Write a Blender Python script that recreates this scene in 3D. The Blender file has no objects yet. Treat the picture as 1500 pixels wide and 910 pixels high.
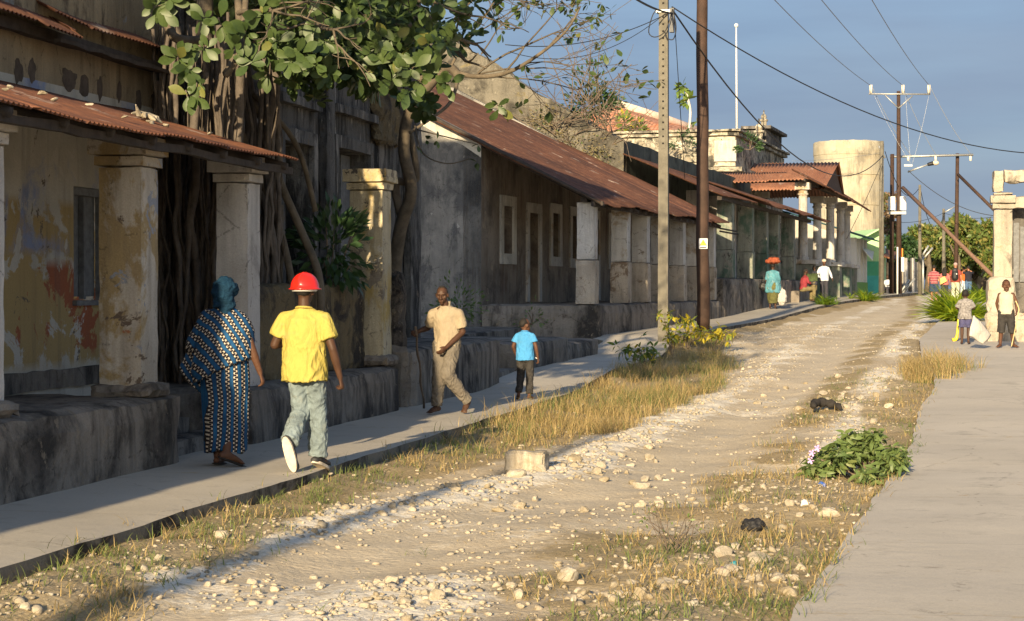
import bpy, bmesh, math, random
import numpy as np
from mathutils import Vector, Matrix, noise
random.seed(7); rng = np.random.default_rng(11)
S = bpy.context.scene; COL = S.collection
R = math.radians
PI = math.pi
# ------------------------------------------------------------------ camera
TH = R(11.5); EYE = 1.75; FPX = 2850.0; VPY = 423.0
ct, st = math.cos(TH), math.sin(TH)
cam = bpy.data.objects.new('camera', bpy.data.cameras.new('camera')); COL.objects.link(cam)
cam.data.lens = 68.4; cam.data.sensor_width = 36; cam.data.clip_end = 6000; cam.data.clip_start = .1
cam.location = (0, 0, EYE); cam.rotation_euler = (R(90 - .643), 0, TH)
S.camera = cam
def PD(px, py, d):
    """photo pixel + distance along the view -> a place on the street"""
    lat = (px - 750) / FPX * d
    return Vector((lat * ct - d * st, lat * st + d * ct, EYE + (VPY - py) / FPX * d))
def yonx(px, X):            # street position where the plane x = X shows at column px
    t = (px - 750) / FPX
    # (X ct + Y st) = t (Y ct - X st)
    return (X * ct + t * X * st) / (t * ct - st)
def interp(x, xs, ys): return np.interp(x, xs, ys)
GLY = [-60, 30, 34, 42, 45.5, 62, 69, 78, 100, 130, 4000]; GLZ = [0, 0, .18, .18, .5, .68, .85, 1.05, 1.25, 1.4, 1.4]
GRY = [-60, 18, 26, 33, 39, 45, 62, 69, 78, 100, 130, 4000]; GRZ = [0, 0, .12, .33, .48, .56, .70, .85, 1.0, 1.25, 1.4, 1.4]
def G(X, Y):
    w = np.clip((np.asarray(X, float) + 5) / 5.2, 0, 1); w = w * w * (3 - 2 * w)
    return interp(Y, GLY, GLZ) * (1 - w) + interp(Y, GRY, GRZ) * w
# bent far part of the street
B0 = Vector((-7.2, 45)); BA = R(4.3); bs, bc = math.sin(BA), math.cos(BA)
def UV(u, v, z=0): return Vector((B0.x + u * bs - v * bc, B0.y + u * bc + v * bs, z))
def uonv(px, v):
    t = (px - 750) / FPX
    a = B0.x - v * bc; b = B0.y + v * bs
    n0 = a * ct + b * st; n1 = bs * ct + bc * st; d0 = b * ct - a * st; d1 = bc * ct - bs * st
    return (t * d0 - n0) / (n1 - t * d1)
def zat(p, py):             # height seen at row py above place p
    d = p[1] * ct - p[0] * st
    return EYE + (VPY - py) * d / FPX
# ------------------------------------------------------------------ objects
def link(o, parent=None):
    COL.objects.link(o)
    if parent is not None: o.parent = parent
    return o
def tag(o, label=None, cat=None, group=None, kind=None):
    if label: o['label'] = label
    if cat: o['category'] = cat
    if group: o['group'] = group
    if kind: o['kind'] = kind
    return o
def empty(name, loc, label, cat, group=None, rz=0):
    o = bpy.data.objects.new(name, None); o.location = loc; o.rotation_euler = (0, 0, rz); o.empty_display_size = .2
    link(o); return tag(o, label, cat, group)
def meshobj(name, V, F, mat, parent=None, smooth=False, world=True, uv=None):
    me = bpy.data.meshes.new(name); me.from_pydata([tuple(v) for v in V], [], [tuple(f) for f in F]); me.update()
    return finish(name, me, mat, parent, smooth, world)
def finish(name, me, mat, parent=None, smooth=False, world=True):
    if mat: me.materials.append(mat)
    if smooth:
        me.polygons.foreach_set('use_smooth', [True] * len(me.polygons))
    o = bpy.data.objects.new(name, me); link(o, parent)
    if parent is not None and world:      # vertices were given in world space
        me.transform(Matrix.LocRotScale(parent.location, parent.rotation_euler, parent.scale).inverted())
    return o
def bmobj(name, bm, mat, parent=None, smooth=False, world=True):
    me = bpy.data.meshes.new(name); bm.normal_update(); bm.to_mesh(me); bm.free()
    return finish(name, me, mat, parent, smooth, world)
def npmesh(name, V, F, mat, parent=None, smooth=False, world=True, col=None):
    """V (n,3) ; F (m,k) constant k"""
    me = bpy.data.meshes.new(name); n = len(V); m, k = F.shape
    me.vertices.add(n); me.vertices.foreach_set('co', np.ascontiguousarray(V, dtype=np.float32).ravel())
    me.loops.add(m * k); me.loops.foreach_set('vertex_index', np.ascontiguousarray(F, dtype=np.int32).ravel())
    me.polygons.add(m); me.polygons.foreach_set('loop_start', np.arange(0, m * k, k, dtype=np.int32))
    me.polygons.foreach_set('loop_total', np.full(m, k, dtype=np.int32))
    me.update(calc_edges=True); me.validate()
    if col is not None:
        a = me.color_attributes.new('mask', 'FLOAT_COLOR', 'POINT')
        a.data.foreach_set('color', np.ascontiguousarray(col, dtype=np.float32).ravel())
    return finish(name, me, mat, parent, smooth, world)
def inst(name, TV, TF, M, L, mat, parent=None, smooth=False, world=True, var=None):
    """many copies of a template in one mesh: TV (a,3) TF (b,k) M (n,3,3) L (n,3)"""
    n = len(L); a = len(TV)
    V = np.einsum('nij,aj->nai', M, TV) + L[:, None, :]
    F = TF[None] + (np.arange(n) * a)[:, None, None]
    col = None
    if var is not None:
        c = np.repeat(np.asarray(var), a, axis=0); col = np.concatenate([c, np.ones((len(c), 4 - c.shape[1]))], 1)
    return npmesh(name, V.reshape(-1, 3), F.reshape(-1, TF.shape[1]), mat, parent, smooth, world, col)
def rotz(a):
    n = len(a); M = np.zeros((n, 3, 3)); M[:, 0, 0] = np.cos(a); M[:, 0, 1] = -np.sin(a); M[:, 1, 0] = np.sin(a); M[:, 1, 1] = np.cos(a); M[:, 2, 2] = 1
    return M
def rotx(a):
    n = len(a); M = np.zeros((n, 3, 3)); M[:, 1, 1] = np.cos(a); M[:, 1, 2] = -np.sin(a); M[:, 2, 1] = np.sin(a); M[:, 2, 2] = np.cos(a); M[:, 0, 0] = 1
    return M
# ------------------------------------------------------------------ shapes
def ID(p): return Vector(p)
def rbox(bm, a, b, fr=ID, cell=.25, amp=0., seed=0, taper=0, edge=0.):
    """rough box between corners a,b of a local frame; faces subdivided and worn"""
    a = Vector(a); b = Vector(b); lo = Vector([min(a[i], b[i]) for i in range(3)]); hi = Vector([max(a[i], b[i]) for i in range(3)])
    n = [max(1, min(160, int(round((hi[i] - lo[i]) / cell)))) if amp or edge else 1 for i in range(3)]
    c = (lo + hi) / 2; h = (hi - lo) / 2; vd = {}
    def gv(i, j, k):
        key = (i, j, k)
        if key in vd: return vd[key]
        p = Vector((lo.x + (hi.x - lo.x) * i / n[0], lo.y + (hi.y - lo.y) * j / n[1], lo.z + (hi.z - lo.z) * k / n[2]))
        if taper: 
            t = (p.z - lo.z) / max(1e-6, hi.z - lo.z); p.x = c.x + (p.x - c.x) * (1 - taper * t); p.y = c.y + (p.y - c.y) * (1 - taper * t)
        ext = (i in (0, n[0])) + (j in (0, n[1])) + (k in (0, n[2]))
        if amp or edge:
            q = p * 3.1 + Vector((seed, seed * 1.7, 0)); d = noise.noise_vector(q) * amp + noise.noise_vector(q * 3.7) * amp * .5
            if ext >= 2 and edge:
                e = edge * (.4 + 1.2 * abs(noise.noise(q * 1.9)))
                dd = Vector((0, 0, 0))
                if i in (0, n[0]): dd.x = -1 if i else 1
                if j in (0, n[1]): dd.y = -1 if j else 1
                if k in (0, n[2]): dd.z = -1 if k else 1
                d = d + dd * e
            p = p + d
        vd[key] = bm.verts.new(fr(p)); return vd[key]
    def q(*v):
        try: bm.faces.new(v)
        except ValueError: pass
    for i in range(n[0]):
        for j in range(n[1]):
            q(gv(i, j, 0), gv(i, j + 1, 0), gv(i + 1, j + 1, 0), gv(i + 1, j, 0)); q(gv(i, j, n[2]), gv(i + 1, j, n[2]), gv(i + 1, j + 1, n[2]), gv(i, j + 1, n[2]))
        for k in range(n[2]):
            q(gv(i, 0, k), gv(i + 1, 0, k), gv(i + 1, 0, k + 1), gv(i, 0, k + 1)); q(gv(i, n[1], k), gv(i, n[1], k + 1), gv(i + 1, n[1], k + 1), gv(i + 1, n[1], k))
    for j in range(n[1]):
        for k in range(n[2]):
            q(gv(0, j, k), gv(0, j, k + 1), gv(0, j + 1, k + 1), gv(0, j + 1, k)); q(gv(n[0], j, k), gv(n[0], j + 1, k), gv(n[0], j + 1, k + 1), gv(n[0], j, k + 1))
    return bm
def box(name, a, b, mat, parent=None, fr=ID, **kw):
    bm = bmesh.new(); rbox(bm, a, b, fr, **kw); bmesh.ops.recalc_face_normals(bm, faces=bm.faces)
    return bmobj(name, bm, mat, parent)
def boxes(name, lst, mat, parent=None, fr=ID, **kw):
    bm = bmesh.new()
    for a, b in lst: rbox(bm, a, b, fr, **kw)
    bmesh.ops.recalc_face_normals(bm, faces=bm.faces)
    return bmobj(name, bm, mat, parent)
def tube(bm, pts, rad, n=8, caps=True):
    pts = [Vector(p) for p in pts]; m = len(pts)
    if not hasattr(rad, '__len__'): rad = [rad] * m
    up = Vector((0, 0, 1)); rings = []; side = None
    for i, p in enumerate(pts):
        t = (pts[min(i + 1, m - 1)] - pts[max(i - 1, 0)])
        if t.length < 1e-9: t = Vector((0, 0, 1))
        t.normalize()
        if side is None:
            side = t.cross(up if abs(t.z) < .9 else Vector((1, 0, 0))).normalized()
        else:
            side = (side - t * side.dot(t)).normalized()
        o = t.cross(side)
        rings.append([bm.verts.new(p + (side * math.cos(2 * PI * k / n) + o * math.sin(2 * PI * k / n)) * rad[i]) for k in range(n)])
    for a, b in zip(rings, rings[1:]):
        for k in range(n): bm.faces.new((a[k], a[(k + 1) % n], b[(k + 1) % n], b[k]))
    if caps:
        bm.faces.new(list(reversed(rings[0]))); bm.faces.new(rings[-1])
def tubeobj(name, pts, rad, mat, parent=None, n=8):
    bm = bmesh.new(); tube(bm, pts, rad, n); return bmobj(name, bm, mat, parent, smooth=True)
def spline(pts, n=6):
    pts = [Vector(p) for p in pts]; out = []
    for i in range(len(pts) - 1):
        p0 = pts[max(i - 1, 0)]; p1 = pts[i]; p2 = pts[i + 1]; p3 = pts[min(i + 2, len(pts) - 1)]
        for k in range(n):
            t = k / n
            out.append(.5 * ((2 * p1) + (p2 - p0) * t + (2 * p0 - 5 * p1 + 4 * p2 - p3) * t * t + (3 * p1 - p0 - 3 * p2 + p3) * t ** 3))
    out.append(pts[-1]); return out
def prism(name, poly, d, mat, parent=None):
    """poly: list of 3D points of a planar outline, pushed by vector d"""
    bm = bmesh.new(); a = [bm.verts.new(p) for p in poly]; b = [bm.verts.new(Vector(p) + Vector(d)) for p in poly]; n = len(poly)
    bm.faces.new(a); bm.faces.new(list(reversed(b)))
    for i in range(n): bm.faces.new((a[i], b[i], b[(i + 1) % n], a[(i + 1) % n]))
    bmesh.ops.recalc_face_normals(bm, faces=bm.faces); return bmobj(name, bm, mat, parent)
def wall(name, fr, L, H, T, openings, mat, parent=None, z0=0, x0=0, top=None):
    """wall in a local frame (x along, y depth, z up) with rectangular openings (x0,z0,x1,z1)"""
    xs = {x0, x0 + L}; zs = {z0, z0 + H}
    for o in openings: xs |= {o[0], o[2]}; zs |= {o[1], o[3]}
    k = x0
    while k < x0 + L: xs.add(k); k += 1.1
    xs = sorted(x for x in xs if x0 - 1e-6 <= x <= x0 + L + 1e-6); zs = sorted(z for z in zs if z0 - 1e-6 <= z <= z0 + H + 1e-6)
    bm = bmesh.new(); vd = {}
    def solid(i, j):
        if i < 0 or j < 0 or i >= len(xs) - 1 or j >= len(zs) - 1: return False
        cx = (xs[i] + xs[i + 1]) / 2; cz = (zs[j] + zs[j + 1]) / 2
        return not any(o[0] < cx < o[2] and o[1] < cz < o[3] for o in openings)
    def gv(i, j, s):
        if (i, j, s) not in vd:
            z = zs[j]
            if top and j == len(zs) - 1: z = top(xs[i])
            vd[(i, j, s)] = bm.verts.new(fr(Vector((xs[i], s * T, z))))
        return vd[(i, j, s)]
    for i in range(len(xs) - 1):
        for j in range(len(zs) - 1):
            if not solid(i, j): continue
            bm.faces.new((gv(i, j, 0), gv(i + 1, j, 0), gv(i + 1, j + 1, 0), gv(i, j + 1, 0)))
            bm.faces.new((gv(i, j, 1), gv(i, j + 1, 1), gv(i + 1, j + 1, 1), gv(i + 1, j, 1)))
            if not solid(i - 1, j): bm.faces.new((gv(i, j, 0), gv(i, j + 1, 0), gv(i, j + 1, 1), gv(i, j, 1)))
            if not solid(i + 1, j): bm.faces.new((gv(i + 1, j, 0), gv(i + 1, j, 1), gv(i + 1, j + 1, 1), gv(i + 1, j + 1, 0)))
            if not solid(i, j - 1): bm.faces.new((gv(i, j, 0), gv(i, j, 1), gv(i + 1, j, 1), gv(i + 1, j, 0)))
            if not solid(i, j + 1): bm.faces.new((gv(i, j + 1, 0), gv(i + 1, j + 1, 0), gv(i + 1, j + 1, 1), gv(i, j + 1, 1)))
    bmesh.ops.recalc_face_normals(bm, faces=bm.faces)
    return bmobj(name, bm, mat, parent)
def corr(name, e0, e1, t1, t0, mat, parent=None, wl=.1, amp=.016, rows=8, sag=.04, seed=0, rag=.05, thick=.004, sheet=.82):
    """corrugated sheet roof: eave e0->e1, top t0->t1, ribs running down the slope"""
    e0, e1, t0, t1 = map(Vector, (e0, e1, t0, t1)); L = (e1 - e0).length; nw = max(2, int(L / wl)); nx = nw * 6
    nrm = (e1 - e0).cross(t0 - e0).normalized()
    if nrm.z < 0: nrm = -nrm
    down = (e0 - t0).normalized(); xs = np.linspace(0, 1, nx + 1); V = []; rr = random.Random(seed)
    ns = int(L / sheet) + 2; so = [(rr.uniform(-rag, rag), rr.uniform(-.012, .012), rr.uniform(-.02, .02)) for _ in range(ns)]
    for j in range(rows + 1):
        t = j / rows
        for i, s in enumerate(xs):
            a, lift, twist = so[int(s * L / sheet)]
            p = (e0.lerp(e1, s)).lerp(t0.lerp(t1, s), t)
            z = amp * math.cos(2 * PI * s * nw) + lift * (1 - t) + twist * (1 - t) * ((s * L / sheet) % 1 - .5)
            z -= sag * (1 + math.sin(s * L * .9 + seed)) * .5 * math.sin(PI * min(1, t + .35))
            z += .03 * noise.noise(Vector((s * L * .6, t * 2, seed)))
            V.append(p + nrm * z + down * (a * (1 - t)))
    V = np.array([tuple(v) for v in V]); w = nx + 1
    I, J = np.meshgrid(np.arange(nx), np.arange(rows)); b = (J * w + I).ravel()
    F = np.stack([b, b + 1, b + w + 1, b + w], 1)
    V2 = V - np.array(nrm)[None] * thick
    nV = len(V); F2 = F[:, ::-1] + nV
    eb = np.arange(nx); E = np.stack([eb, eb + nV, eb + 1 + nV, eb + 1], 1); tb = eb + rows * w; T2 = np.stack([tb, tb + 1, tb + 1 + nV, tb + nV], 1)
    rb = np.arange(rows) * w; Lr = np.stack([rb, rb + w, rb + w + nV, rb + nV], 1); rb2 = rb + nx; Rr = np.stack([rb2, rb2 + nV, rb2 + w + nV, rb2 + w], 1)
    return npmesh(name, np.concatenate([V, V2]), np.concatenate([F, F2, E, T2, Lr, Rr]), mat, parent, smooth=True)
# ------------------------------------------------------------------ materials
class NT:
    def __init__(s, name, rough=.85, spec=.3):
        s.m = bpy.data.materials.new(name); s.m.use_nodes = True; s.t = s.m.node_tree; s.n = s.t.nodes
        s.b = s.n['Principled BSDF']; s.b.inputs['Roughness'].default_value = rough; s.b.inputs['Specular IOR Level'].default_value = spec
        g = s.n.new('ShaderNodeNewGeometry'); s.P = g.outputs['Position']; s.geo = g
        tc = s.n.new('ShaderNodeTexCoord'); s.O = tc.outputs['Object']
    def L(s, a, b): s.t.links.new(a, b)
    def setv(s, inp, v):
        if hasattr(v, 'is_output') or isinstance(v, bpy.types.NodeSocket): s.L(v, inp)
        elif isinstance(v, (tuple, list)): inp.default_value = tuple(v) + ((1,) if len(v) == 3 and inp.type == 'RGBA' else ())
        else: inp.default_value = v
    def scale(s, sx, sy, sz, off=(0, 0, 0), co=None):
        n = s.n.new('ShaderNodeMapping'); s.L(co or s.P, n.inputs[0]); n.inputs['Scale'].default_value = (sx, sy, sz); n.inputs['Location'].default_value = off; return n.outputs[0]
    def noise(s, sc, det=4, ro=.6, co=None, dist=0):
        n = s.n.new('ShaderNodeTexNoise'); s.L(co or s.P, n.inputs['Vector']); n.inputs['Scale'].default_value = sc; n.inputs['Detail'].default_value = det; n.inputs['Roughness'].default_value = ro; n.inputs['Distortion'].default_value = dist; return n.outputs['Fac']
    def voro(s, sc, co=None, feat='F1', out='Distance'):
        n = s.n.new('ShaderNodeTexVoronoi'); n.feature = feat; s.L(co or s.P, n.inputs['Vector']); n.inputs['Scale'].default_value = sc; return n.outputs[out]
    def ramp(s, f, lo, hi, c0=(0, 0, 0), c1=(1, 1, 1)):
        n = s.n.new('ShaderNodeMapRange'); s.L(f, n.inputs[0]); n.inputs[1].default_value = lo; n.inputs[2].default_value = hi; n.clamp = True; return n.outputs[0]
    def mix(s, f, a, b, mode='MIX'):
        n = s.n.new('ShaderNodeMix'); n.data_type = 'RGBA'; n.blend_type = mode; s.setv(n.inputs[0], f); s.setv(n.inputs[6], a); s.setv(n.inputs[7], b); return n.outputs[2]
    def ma(s, op, a, b=0., c=None):
        n = s.n.new('ShaderNodeMath'); n.operation = op; s.setv(n.inputs[0], a); s.setv(n.inputs[1], b)
        if c is not None: s.setv(n.inputs[2], c)
        return n.outputs[0]
    def xyz(s, co=None):
        n = s.n.new('ShaderNodeSeparateXYZ'); s.L(co or s.P, n.inputs[0]); return n.outputs
    def attr(s, name='mask'):
        n = s.n.new('ShaderNodeAttribute'); n.attribute_name = name; q = s.n.new('ShaderNodeSeparateColor'); s.L(n.outputs['Color'], q.inputs[0]); return q.outputs
    def bump(s, h, strength=.5, dist=.02):
        n = s.n.new('ShaderNodeBump'); n.inputs['Strength'].default_value = strength; n.inputs['Distance'].default_value = dist; s.L(h, n.inputs['Height']); s.L(n.outputs[0], s.b.inputs['Normal']); return n
    def col(s, c): s.setv(s.b.inputs['Base Color'], c); return s.m
def plaster(name, base, layers=(), streak=None, grain=.25, bumpd=.012, rough=.9, off=0, crack=.5, big=1.):
    """lime plaster: a ground colour, flaked patches (colour, scale, threshold, softness, z-stretch), vertical water streaks"""
    t = NT(name, rough, .2); c = base; k = 0
    v = t.noise(.9, 5, .6, t.scale(1, 1, 1, (off, 3, 0))); c = t.mix(t.ramp(v, .35, .65), tuple(x * .8 for x in base), tuple(min(1, x * 1.12) for x in base))
    hs = t.noise(30, 3, .7)
    for (lc, sc, th, so, zs) in layers:
        k += 1; f = t.noise(sc, 7, .68, t.scale(1, 1, zs, (off + k * 5.3, k * 2.1, k * 7.7)), .4)
        c = t.mix(t.ramp(f, th, th + so), c, lc)
    if streak:
        sc_, amt = streak
        f = t.noise(1.0, 5, .65, t.scale(7, 7, .7, (off * 2, 0, 0))); g = t.noise(.8, 4, .6, t.scale(1, 1, 1, (0, off + 9, 0)))
        f = t.ma('MULTIPLY', t.ramp(f, .42, .68), t.ramp(g, .38, .6)); c = t.mix(t.ma('MULTIPLY', f, amt), c, sc_)
    gr = t.noise(55, 4, .75); c = t.mix(grain, c, t.mix(t.ramp(gr, .3, .7), (.25, .25, .25), (1, 1, 1)), 'MULTIPLY')
    if crack:
        vo = t.voro(1.7, t.scale(1, 1, 1, (off, 0, 0)), 'DISTANCE_TO_EDGE'); n0 = t.noise(2.2, 6, .7)
        vo = t.ma('ADD', vo, t.ma('MULTIPLY', t.ma('ABSOLUTE', t.ma('SUBTRACT', n0, .5)), .9))
        c = t.mix(t.ma('MULTIPLY', t.ramp(vo, .035, .008), crack), c, (.03, .025, .02))
    t.col(c)
    h = t.ma('ADD', t.ma('MULTIPLY', t.noise(9, 8, .7), 1.0), t.ma('MULTIPLY', t.noise(2.2, 3, .6), 1.2)); t.bump(h, .8, bumpd * 1.6)
    return t.m
def plain(name, c, rough=.6, var=.15, metal=0, bumps=0, sc=8, spec=.4):
    t = NT(name, rough, spec); n = t.noise(sc, 5, .65)
    t.col(t.mix(t.ramp(n, .3, .7), tuple(x * (1 - var) for x in c), tuple(min(1, x * (1 + var)) for x in c))); t.b.inputs['Metallic'].default_value = metal
    if bumps: t.bump(t.noise(sc * 3, 5, .7), .6, bumps)
    return t.m
def rust(name, a, b, c, axis=(1, .25, 1), off=0, pale=.0):
    t = NT(name, .72, .35); n1 = t.noise(1.1, 6, .65, t.scale(axis[0], axis[1], axis[2], (off, 0, 0))); n2 = t.noise(4, 6, .7, t.scale(axis[0] * 1.5, axis[1] * 4, axis[2] * 1.5, (0, off, 0)))
    x = t.mix(t.ramp(n1, .35, .62), a, b); x = t.mix(t.ramp(n2, .48, .7), x, c)
    if pale: x = t.mix(t.ma('MULTIPLY', t.ramp(t.noise(2.3, 5, .6, t.scale(1, .5, 1, (7 + off, 0, 0))), .62, .72), pale), x, (.5, .42, .36))
    x = t.mix(.3, x, t.mix(t.ramp(t.noise(38, 3, .7), .3, .7), (.4, .4, .4), (1, 1, 1)), 'MULTIPLY')
    t.col(x); t.bump(t.noise(30, 4, .7), .3, .004); return t.m
def leafmat(name, c1, c2, c3=None, trans=.25, rough=.45):
    t = NT(name, rough, .4); n = t.noise(3.5, 3, .6); a = t.attr(); c = t.mix(t.ramp(n, .35, .65), c1, c2); c = t.mix(a[0], c, c3 or c2)
    c = t.mix(.35, c, t.mix(t.ramp(t.noise(40, 2, .6), .3, .7), (.5, .5, .5), (1, 1, 1)), 'MULTIPLY'); t.col(c)
    tr = t.n.new('ShaderNodeBsdfTranslucent'); t.L(c, tr.inputs[0]); mx = t.n.new('ShaderNodeMixShader'); mx.inputs[0].default_value = trans
    out = t.n['Material Output']; t.L(t.b.outputs[0], mx.inputs[1]); t.L(tr.outputs[0], mx.inputs[2]); t.L(mx.outputs[0], out.inputs[0]); return t.m
M = {}
M['plinth'] = plaster('plinth', (.27, .235, .195), [((.05, .045, .04), .9, .5, .12, .8), ((.12, .10, .085), 2.5, .55, .1, 1), ((.27, .22, .16), 3.2, .6, .04, 1)], ((.03, .028, .026), .8), .4, .02, crack=.7)
M['plinth2'] = plaster('plinth2', (.235, .21, .18), [((.045, .042, .04), 1.1, .48, .12, .5), ((.22, .19, .15), 3.0, .6, .05, 1)], ((.025, .025, .025), .85), .4, .02, off=5)
M['patchwall'] = plaster('patchwall', (.34, .31, .25), [((.36, .26, .10), .8, .5, .05, 1), ((.24, .30, .45), .9, .53, .07, 1.2), ((.42, .38, .32), 1.5, .55, .04, 1), ((.40, .13, .06), 1.15, .62, .02, 1.2), ((.22, .19, .16), 2.6, .63, .03, 1)], ((.1, .08, .06), .5), .3, .01, off=2)
t = NT('patchwall2', .9, .2); z_ = t.xyz()[2]; P2 = t.scale(1, 1, 1, (4, 2, 0))
def pm_(sc, th, so, zlo, zhi, off, zs=1.):
    f = t.noise(sc, 8, .66, t.scale(1, 1, zs, (off, off * .7, 0)), .5); w = t.ma('MULTIPLY', t.ramp(z_, zlo, zlo + .5), t.ramp(z_, zhi + .5, zhi)); return t.ma('MULTIPLY', t.ramp(f, th, th + so), t.ramp(w, .3, .5))
c = t.mix(t.ramp(t.noise(1.1, 5, .6), .35, .65), (.40, .385, .34), (.56, .53, .46)); c = t.mix(pm_(.8, .44, .03, .8, 2.3, 3.), c, (.40, .30, .14)); c = t.mix(pm_(1.0, .50, .10, 1.9, 3.6, 7., .8), c, (.25, .30, .46)); c = t.mix(pm_(1.6, .52, .02, .9, 1.7, 11.), c, (.33, .115, .06)); c = t.mix(pm_(2.1, .57, .02, .8, 3.2, 15.), c, (.50, .48, .43)); c = t.mix(pm_(3.2, .63, .02, .8, 3.2, 19.), c, (.14, .12, .10))
s9 = t.noise(1, 5, .65, t.scale(7, 7, .6)); c = t.mix(t.ma('MULTIPLY', t.ramp(s9, .52, .75), .45), c, (.10, .09, .08)); c = t.mix(.3, c, t.mix(t.ramp(t.noise(50, 4, .75), .3, .7), (.35, .35, .35), (1, 1, 1)), 'MULTIPLY'); t.col(c)
t.bump(t.ma('ADD', t.noise(9, 8, .7), t.ma('MULTIPLY', pm_(.8, .44, .03, .8, 2.3, 3.), .4)), .8, .02); M['patchwall'] = t.m
M['upwall'] = plaster('upwall', (.36, .29, .19), [((.10, .075, .055), 1.5, .56, .08, .8), ((.30, .33, .36), 1.3, .66, .03, 1)], ((.05, .04, .03), .7), .35, .02, off=8)
M['pillar'] = plaster('pillar', (.56, .50, .41), [((.38, .28, .14), 1.5, .50, .05, .6), ((.40, .15, .07), 3.0, .64, .015, 1), ((.30, .32, .36), 2.4, .60, .02, 1), ((.15, .11, .08), 2.3, .62, .015, 1)], ((.16, .13, .1), .55), .35, .012, off=1)
M['palepillar'] = plaster('palepillar', (.56, .53, .49), [((.30, .28, .26), 1.4, .58, .1, .5), ((.15, .14, .13), 3.4, .68, .03, 1)], ((.16, .15, .14), .5), .3, .01, off=4)
M['yellowpillar'] = plaster('yellowpillar', (.56, .49, .34), [((.48, .35, .12), 1.8, .50, .10, .4), ((.62, .58, .48), 3.5, .60, .03, .7), ((.26, .22, .17), 2.6, .58, .02, 1), ((.10, .09, .08), 5, .64, .02, 1)], ((.12, .1, .07), .6), .4, .02, off=7)
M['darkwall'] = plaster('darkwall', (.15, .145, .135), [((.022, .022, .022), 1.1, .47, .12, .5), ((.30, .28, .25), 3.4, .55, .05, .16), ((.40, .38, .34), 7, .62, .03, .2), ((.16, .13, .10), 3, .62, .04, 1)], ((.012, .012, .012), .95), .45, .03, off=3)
M['darkrub'] = plaster('darkrub', (.16, .13, .10), [((.03, .027, .024), 2.2, .48, .08, 1), ((.26, .21, .14), 4, .58, .04, 1)], ((.02, .02, .02), .6), .5, .06, off=6)
M['ochrerub'] = plaster('ochrerub', (.20, .155, .085), [((.05, .042, .035), 1.6, .5, .1, 1), ((.30, .24, .14), 5, .6, .04, 1)], ((.03, .03, .03), .7), .5, .05, off=9)
M['gable'] = plaster('gable', (.29, .28, .26), [((.075, .08, .085), .55, .45, .16, .7), ((.13, .13, .13), 2.2, .5, .1, .6), ((.46, .45, .42), 4, .66, .03, 1)], ((.06, .06, .06), .6), .35, .012, off=12)
M['whitewash'] = plaster('whitewash', (.55, .53, .47), [((.30, .28, .25), 1.6, .6, .08, .5)], ((.15, .14, .12), .6), .3, .01, off=15)
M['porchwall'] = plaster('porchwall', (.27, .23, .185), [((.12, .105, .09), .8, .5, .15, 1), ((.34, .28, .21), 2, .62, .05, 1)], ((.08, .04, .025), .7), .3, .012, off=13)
M['pillartan'] = plaster('pillartan', (.56, .54, .50), [((.36, .27, .17), 1.2, .55, .1, 1), ((.2, .17, .14), 3.2, .64, .04, 1)], ((.15, .12, .1), .5), .35, .012, off=14)
M['pedestal'] = plaster('pedestal', (.48, .42, .34), [((.22, .16, .11), 2, .55, .06, 1), ((.46, .42, .36), 2.6, .62, .04, 1)], ((.1, .08, .06), .6), .4, .02, off=16)
M['greenwall'] = plaster('greenwall', (.27, .28, .235), [((.10, .16, .12), 1.0, .5, .1, .7), ((.28, .26, .22), 2, .58, .06, .6), ((.06, .06, .055), 2.6, .6, .05, .5)], ((.04, .045, .04), .8), .35, .015, off=17)
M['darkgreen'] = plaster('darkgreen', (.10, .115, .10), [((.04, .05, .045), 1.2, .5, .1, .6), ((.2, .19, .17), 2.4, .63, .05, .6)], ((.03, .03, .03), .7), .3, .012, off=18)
M['cornice'] = plaster('cornice', (.58, .53, .42), [((.14, .13, .11), 1.0, .46, .14, 1.8), ((.35, .30, .22), 2.5, .54, .06, 1), ((.05, .05, .045), 2.2, .54, .05, 1)], ((.06, .06, .05), .8), .4, .03, off=19)
M['corndark'] = plaster('corndark', (.17, .16, .15), [((.04, .04, .038), 1.2, .48, .12, 1), ((.34, .32, .29), 3, .62, .04, 1)], ((.03, .03, .03), .8), .4, .03, off=20)
M['tower'] = plaster('tower', (.40, .37, .29), [((.40, .35, .25), .35, .48, .12, 2.2), ((.22, .20, .16), .45, .56, .08, .4), ((.14, .13, .11), 1.2, .64, .04, .3)], ((.16, .14, .1), .55), .25, .01, off=21, crack=0)
M['rwall'] = plaster('rwall', (.46, .41, .33), [((.20, .18, .15), 1.3, .55, .08, 1), ((.42, .33, .22), 2.5, .6, .05, 1), ((.05, .05, .05), 3.3, .66, .03, 1)], ((.08, .07, .06), .7), .4, .02, off=22)
M['stone'] = plaster('stone', (.42, .37, .29), [((.30, .25, .17), 3, .50, .1, 1), ((.52, .48, .40), 6, .58, .08, 1)], None, .35, .015, off=23, crack=0)
M['rustA'] = rust('rustA', (.12, .05, .032), (.24, .098, .048), (.085, .042, .03), off=1, pale=.6)
M['rustB'] = rust('rustB', (.075, .034, .022), (.125, .054, .032), (.18, .085, .048), off=4, pale=.5)
M['rustC'] = rust('rustC', (.24, .105, .06), (.32, .155, .09), (.15, .07, .045), off=9, pale=.5)
M['wood'] = plain('wood', (.10, .065, .045), .85, .4, bumps=.006, sc=9)
M['darkwood'] = plain('darkwood', (.045, .036, .03), .9, .4, bumps=.006, sc=9)
M['greywood'] = plain('greywood', (.15, .155, .16), .85, .3, bumps=.004, sc=12)
M['void'] = plain('void', (.012, .011, .010), .95, .2)  # near-black panels stand in for the shade inside openings and holes
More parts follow.
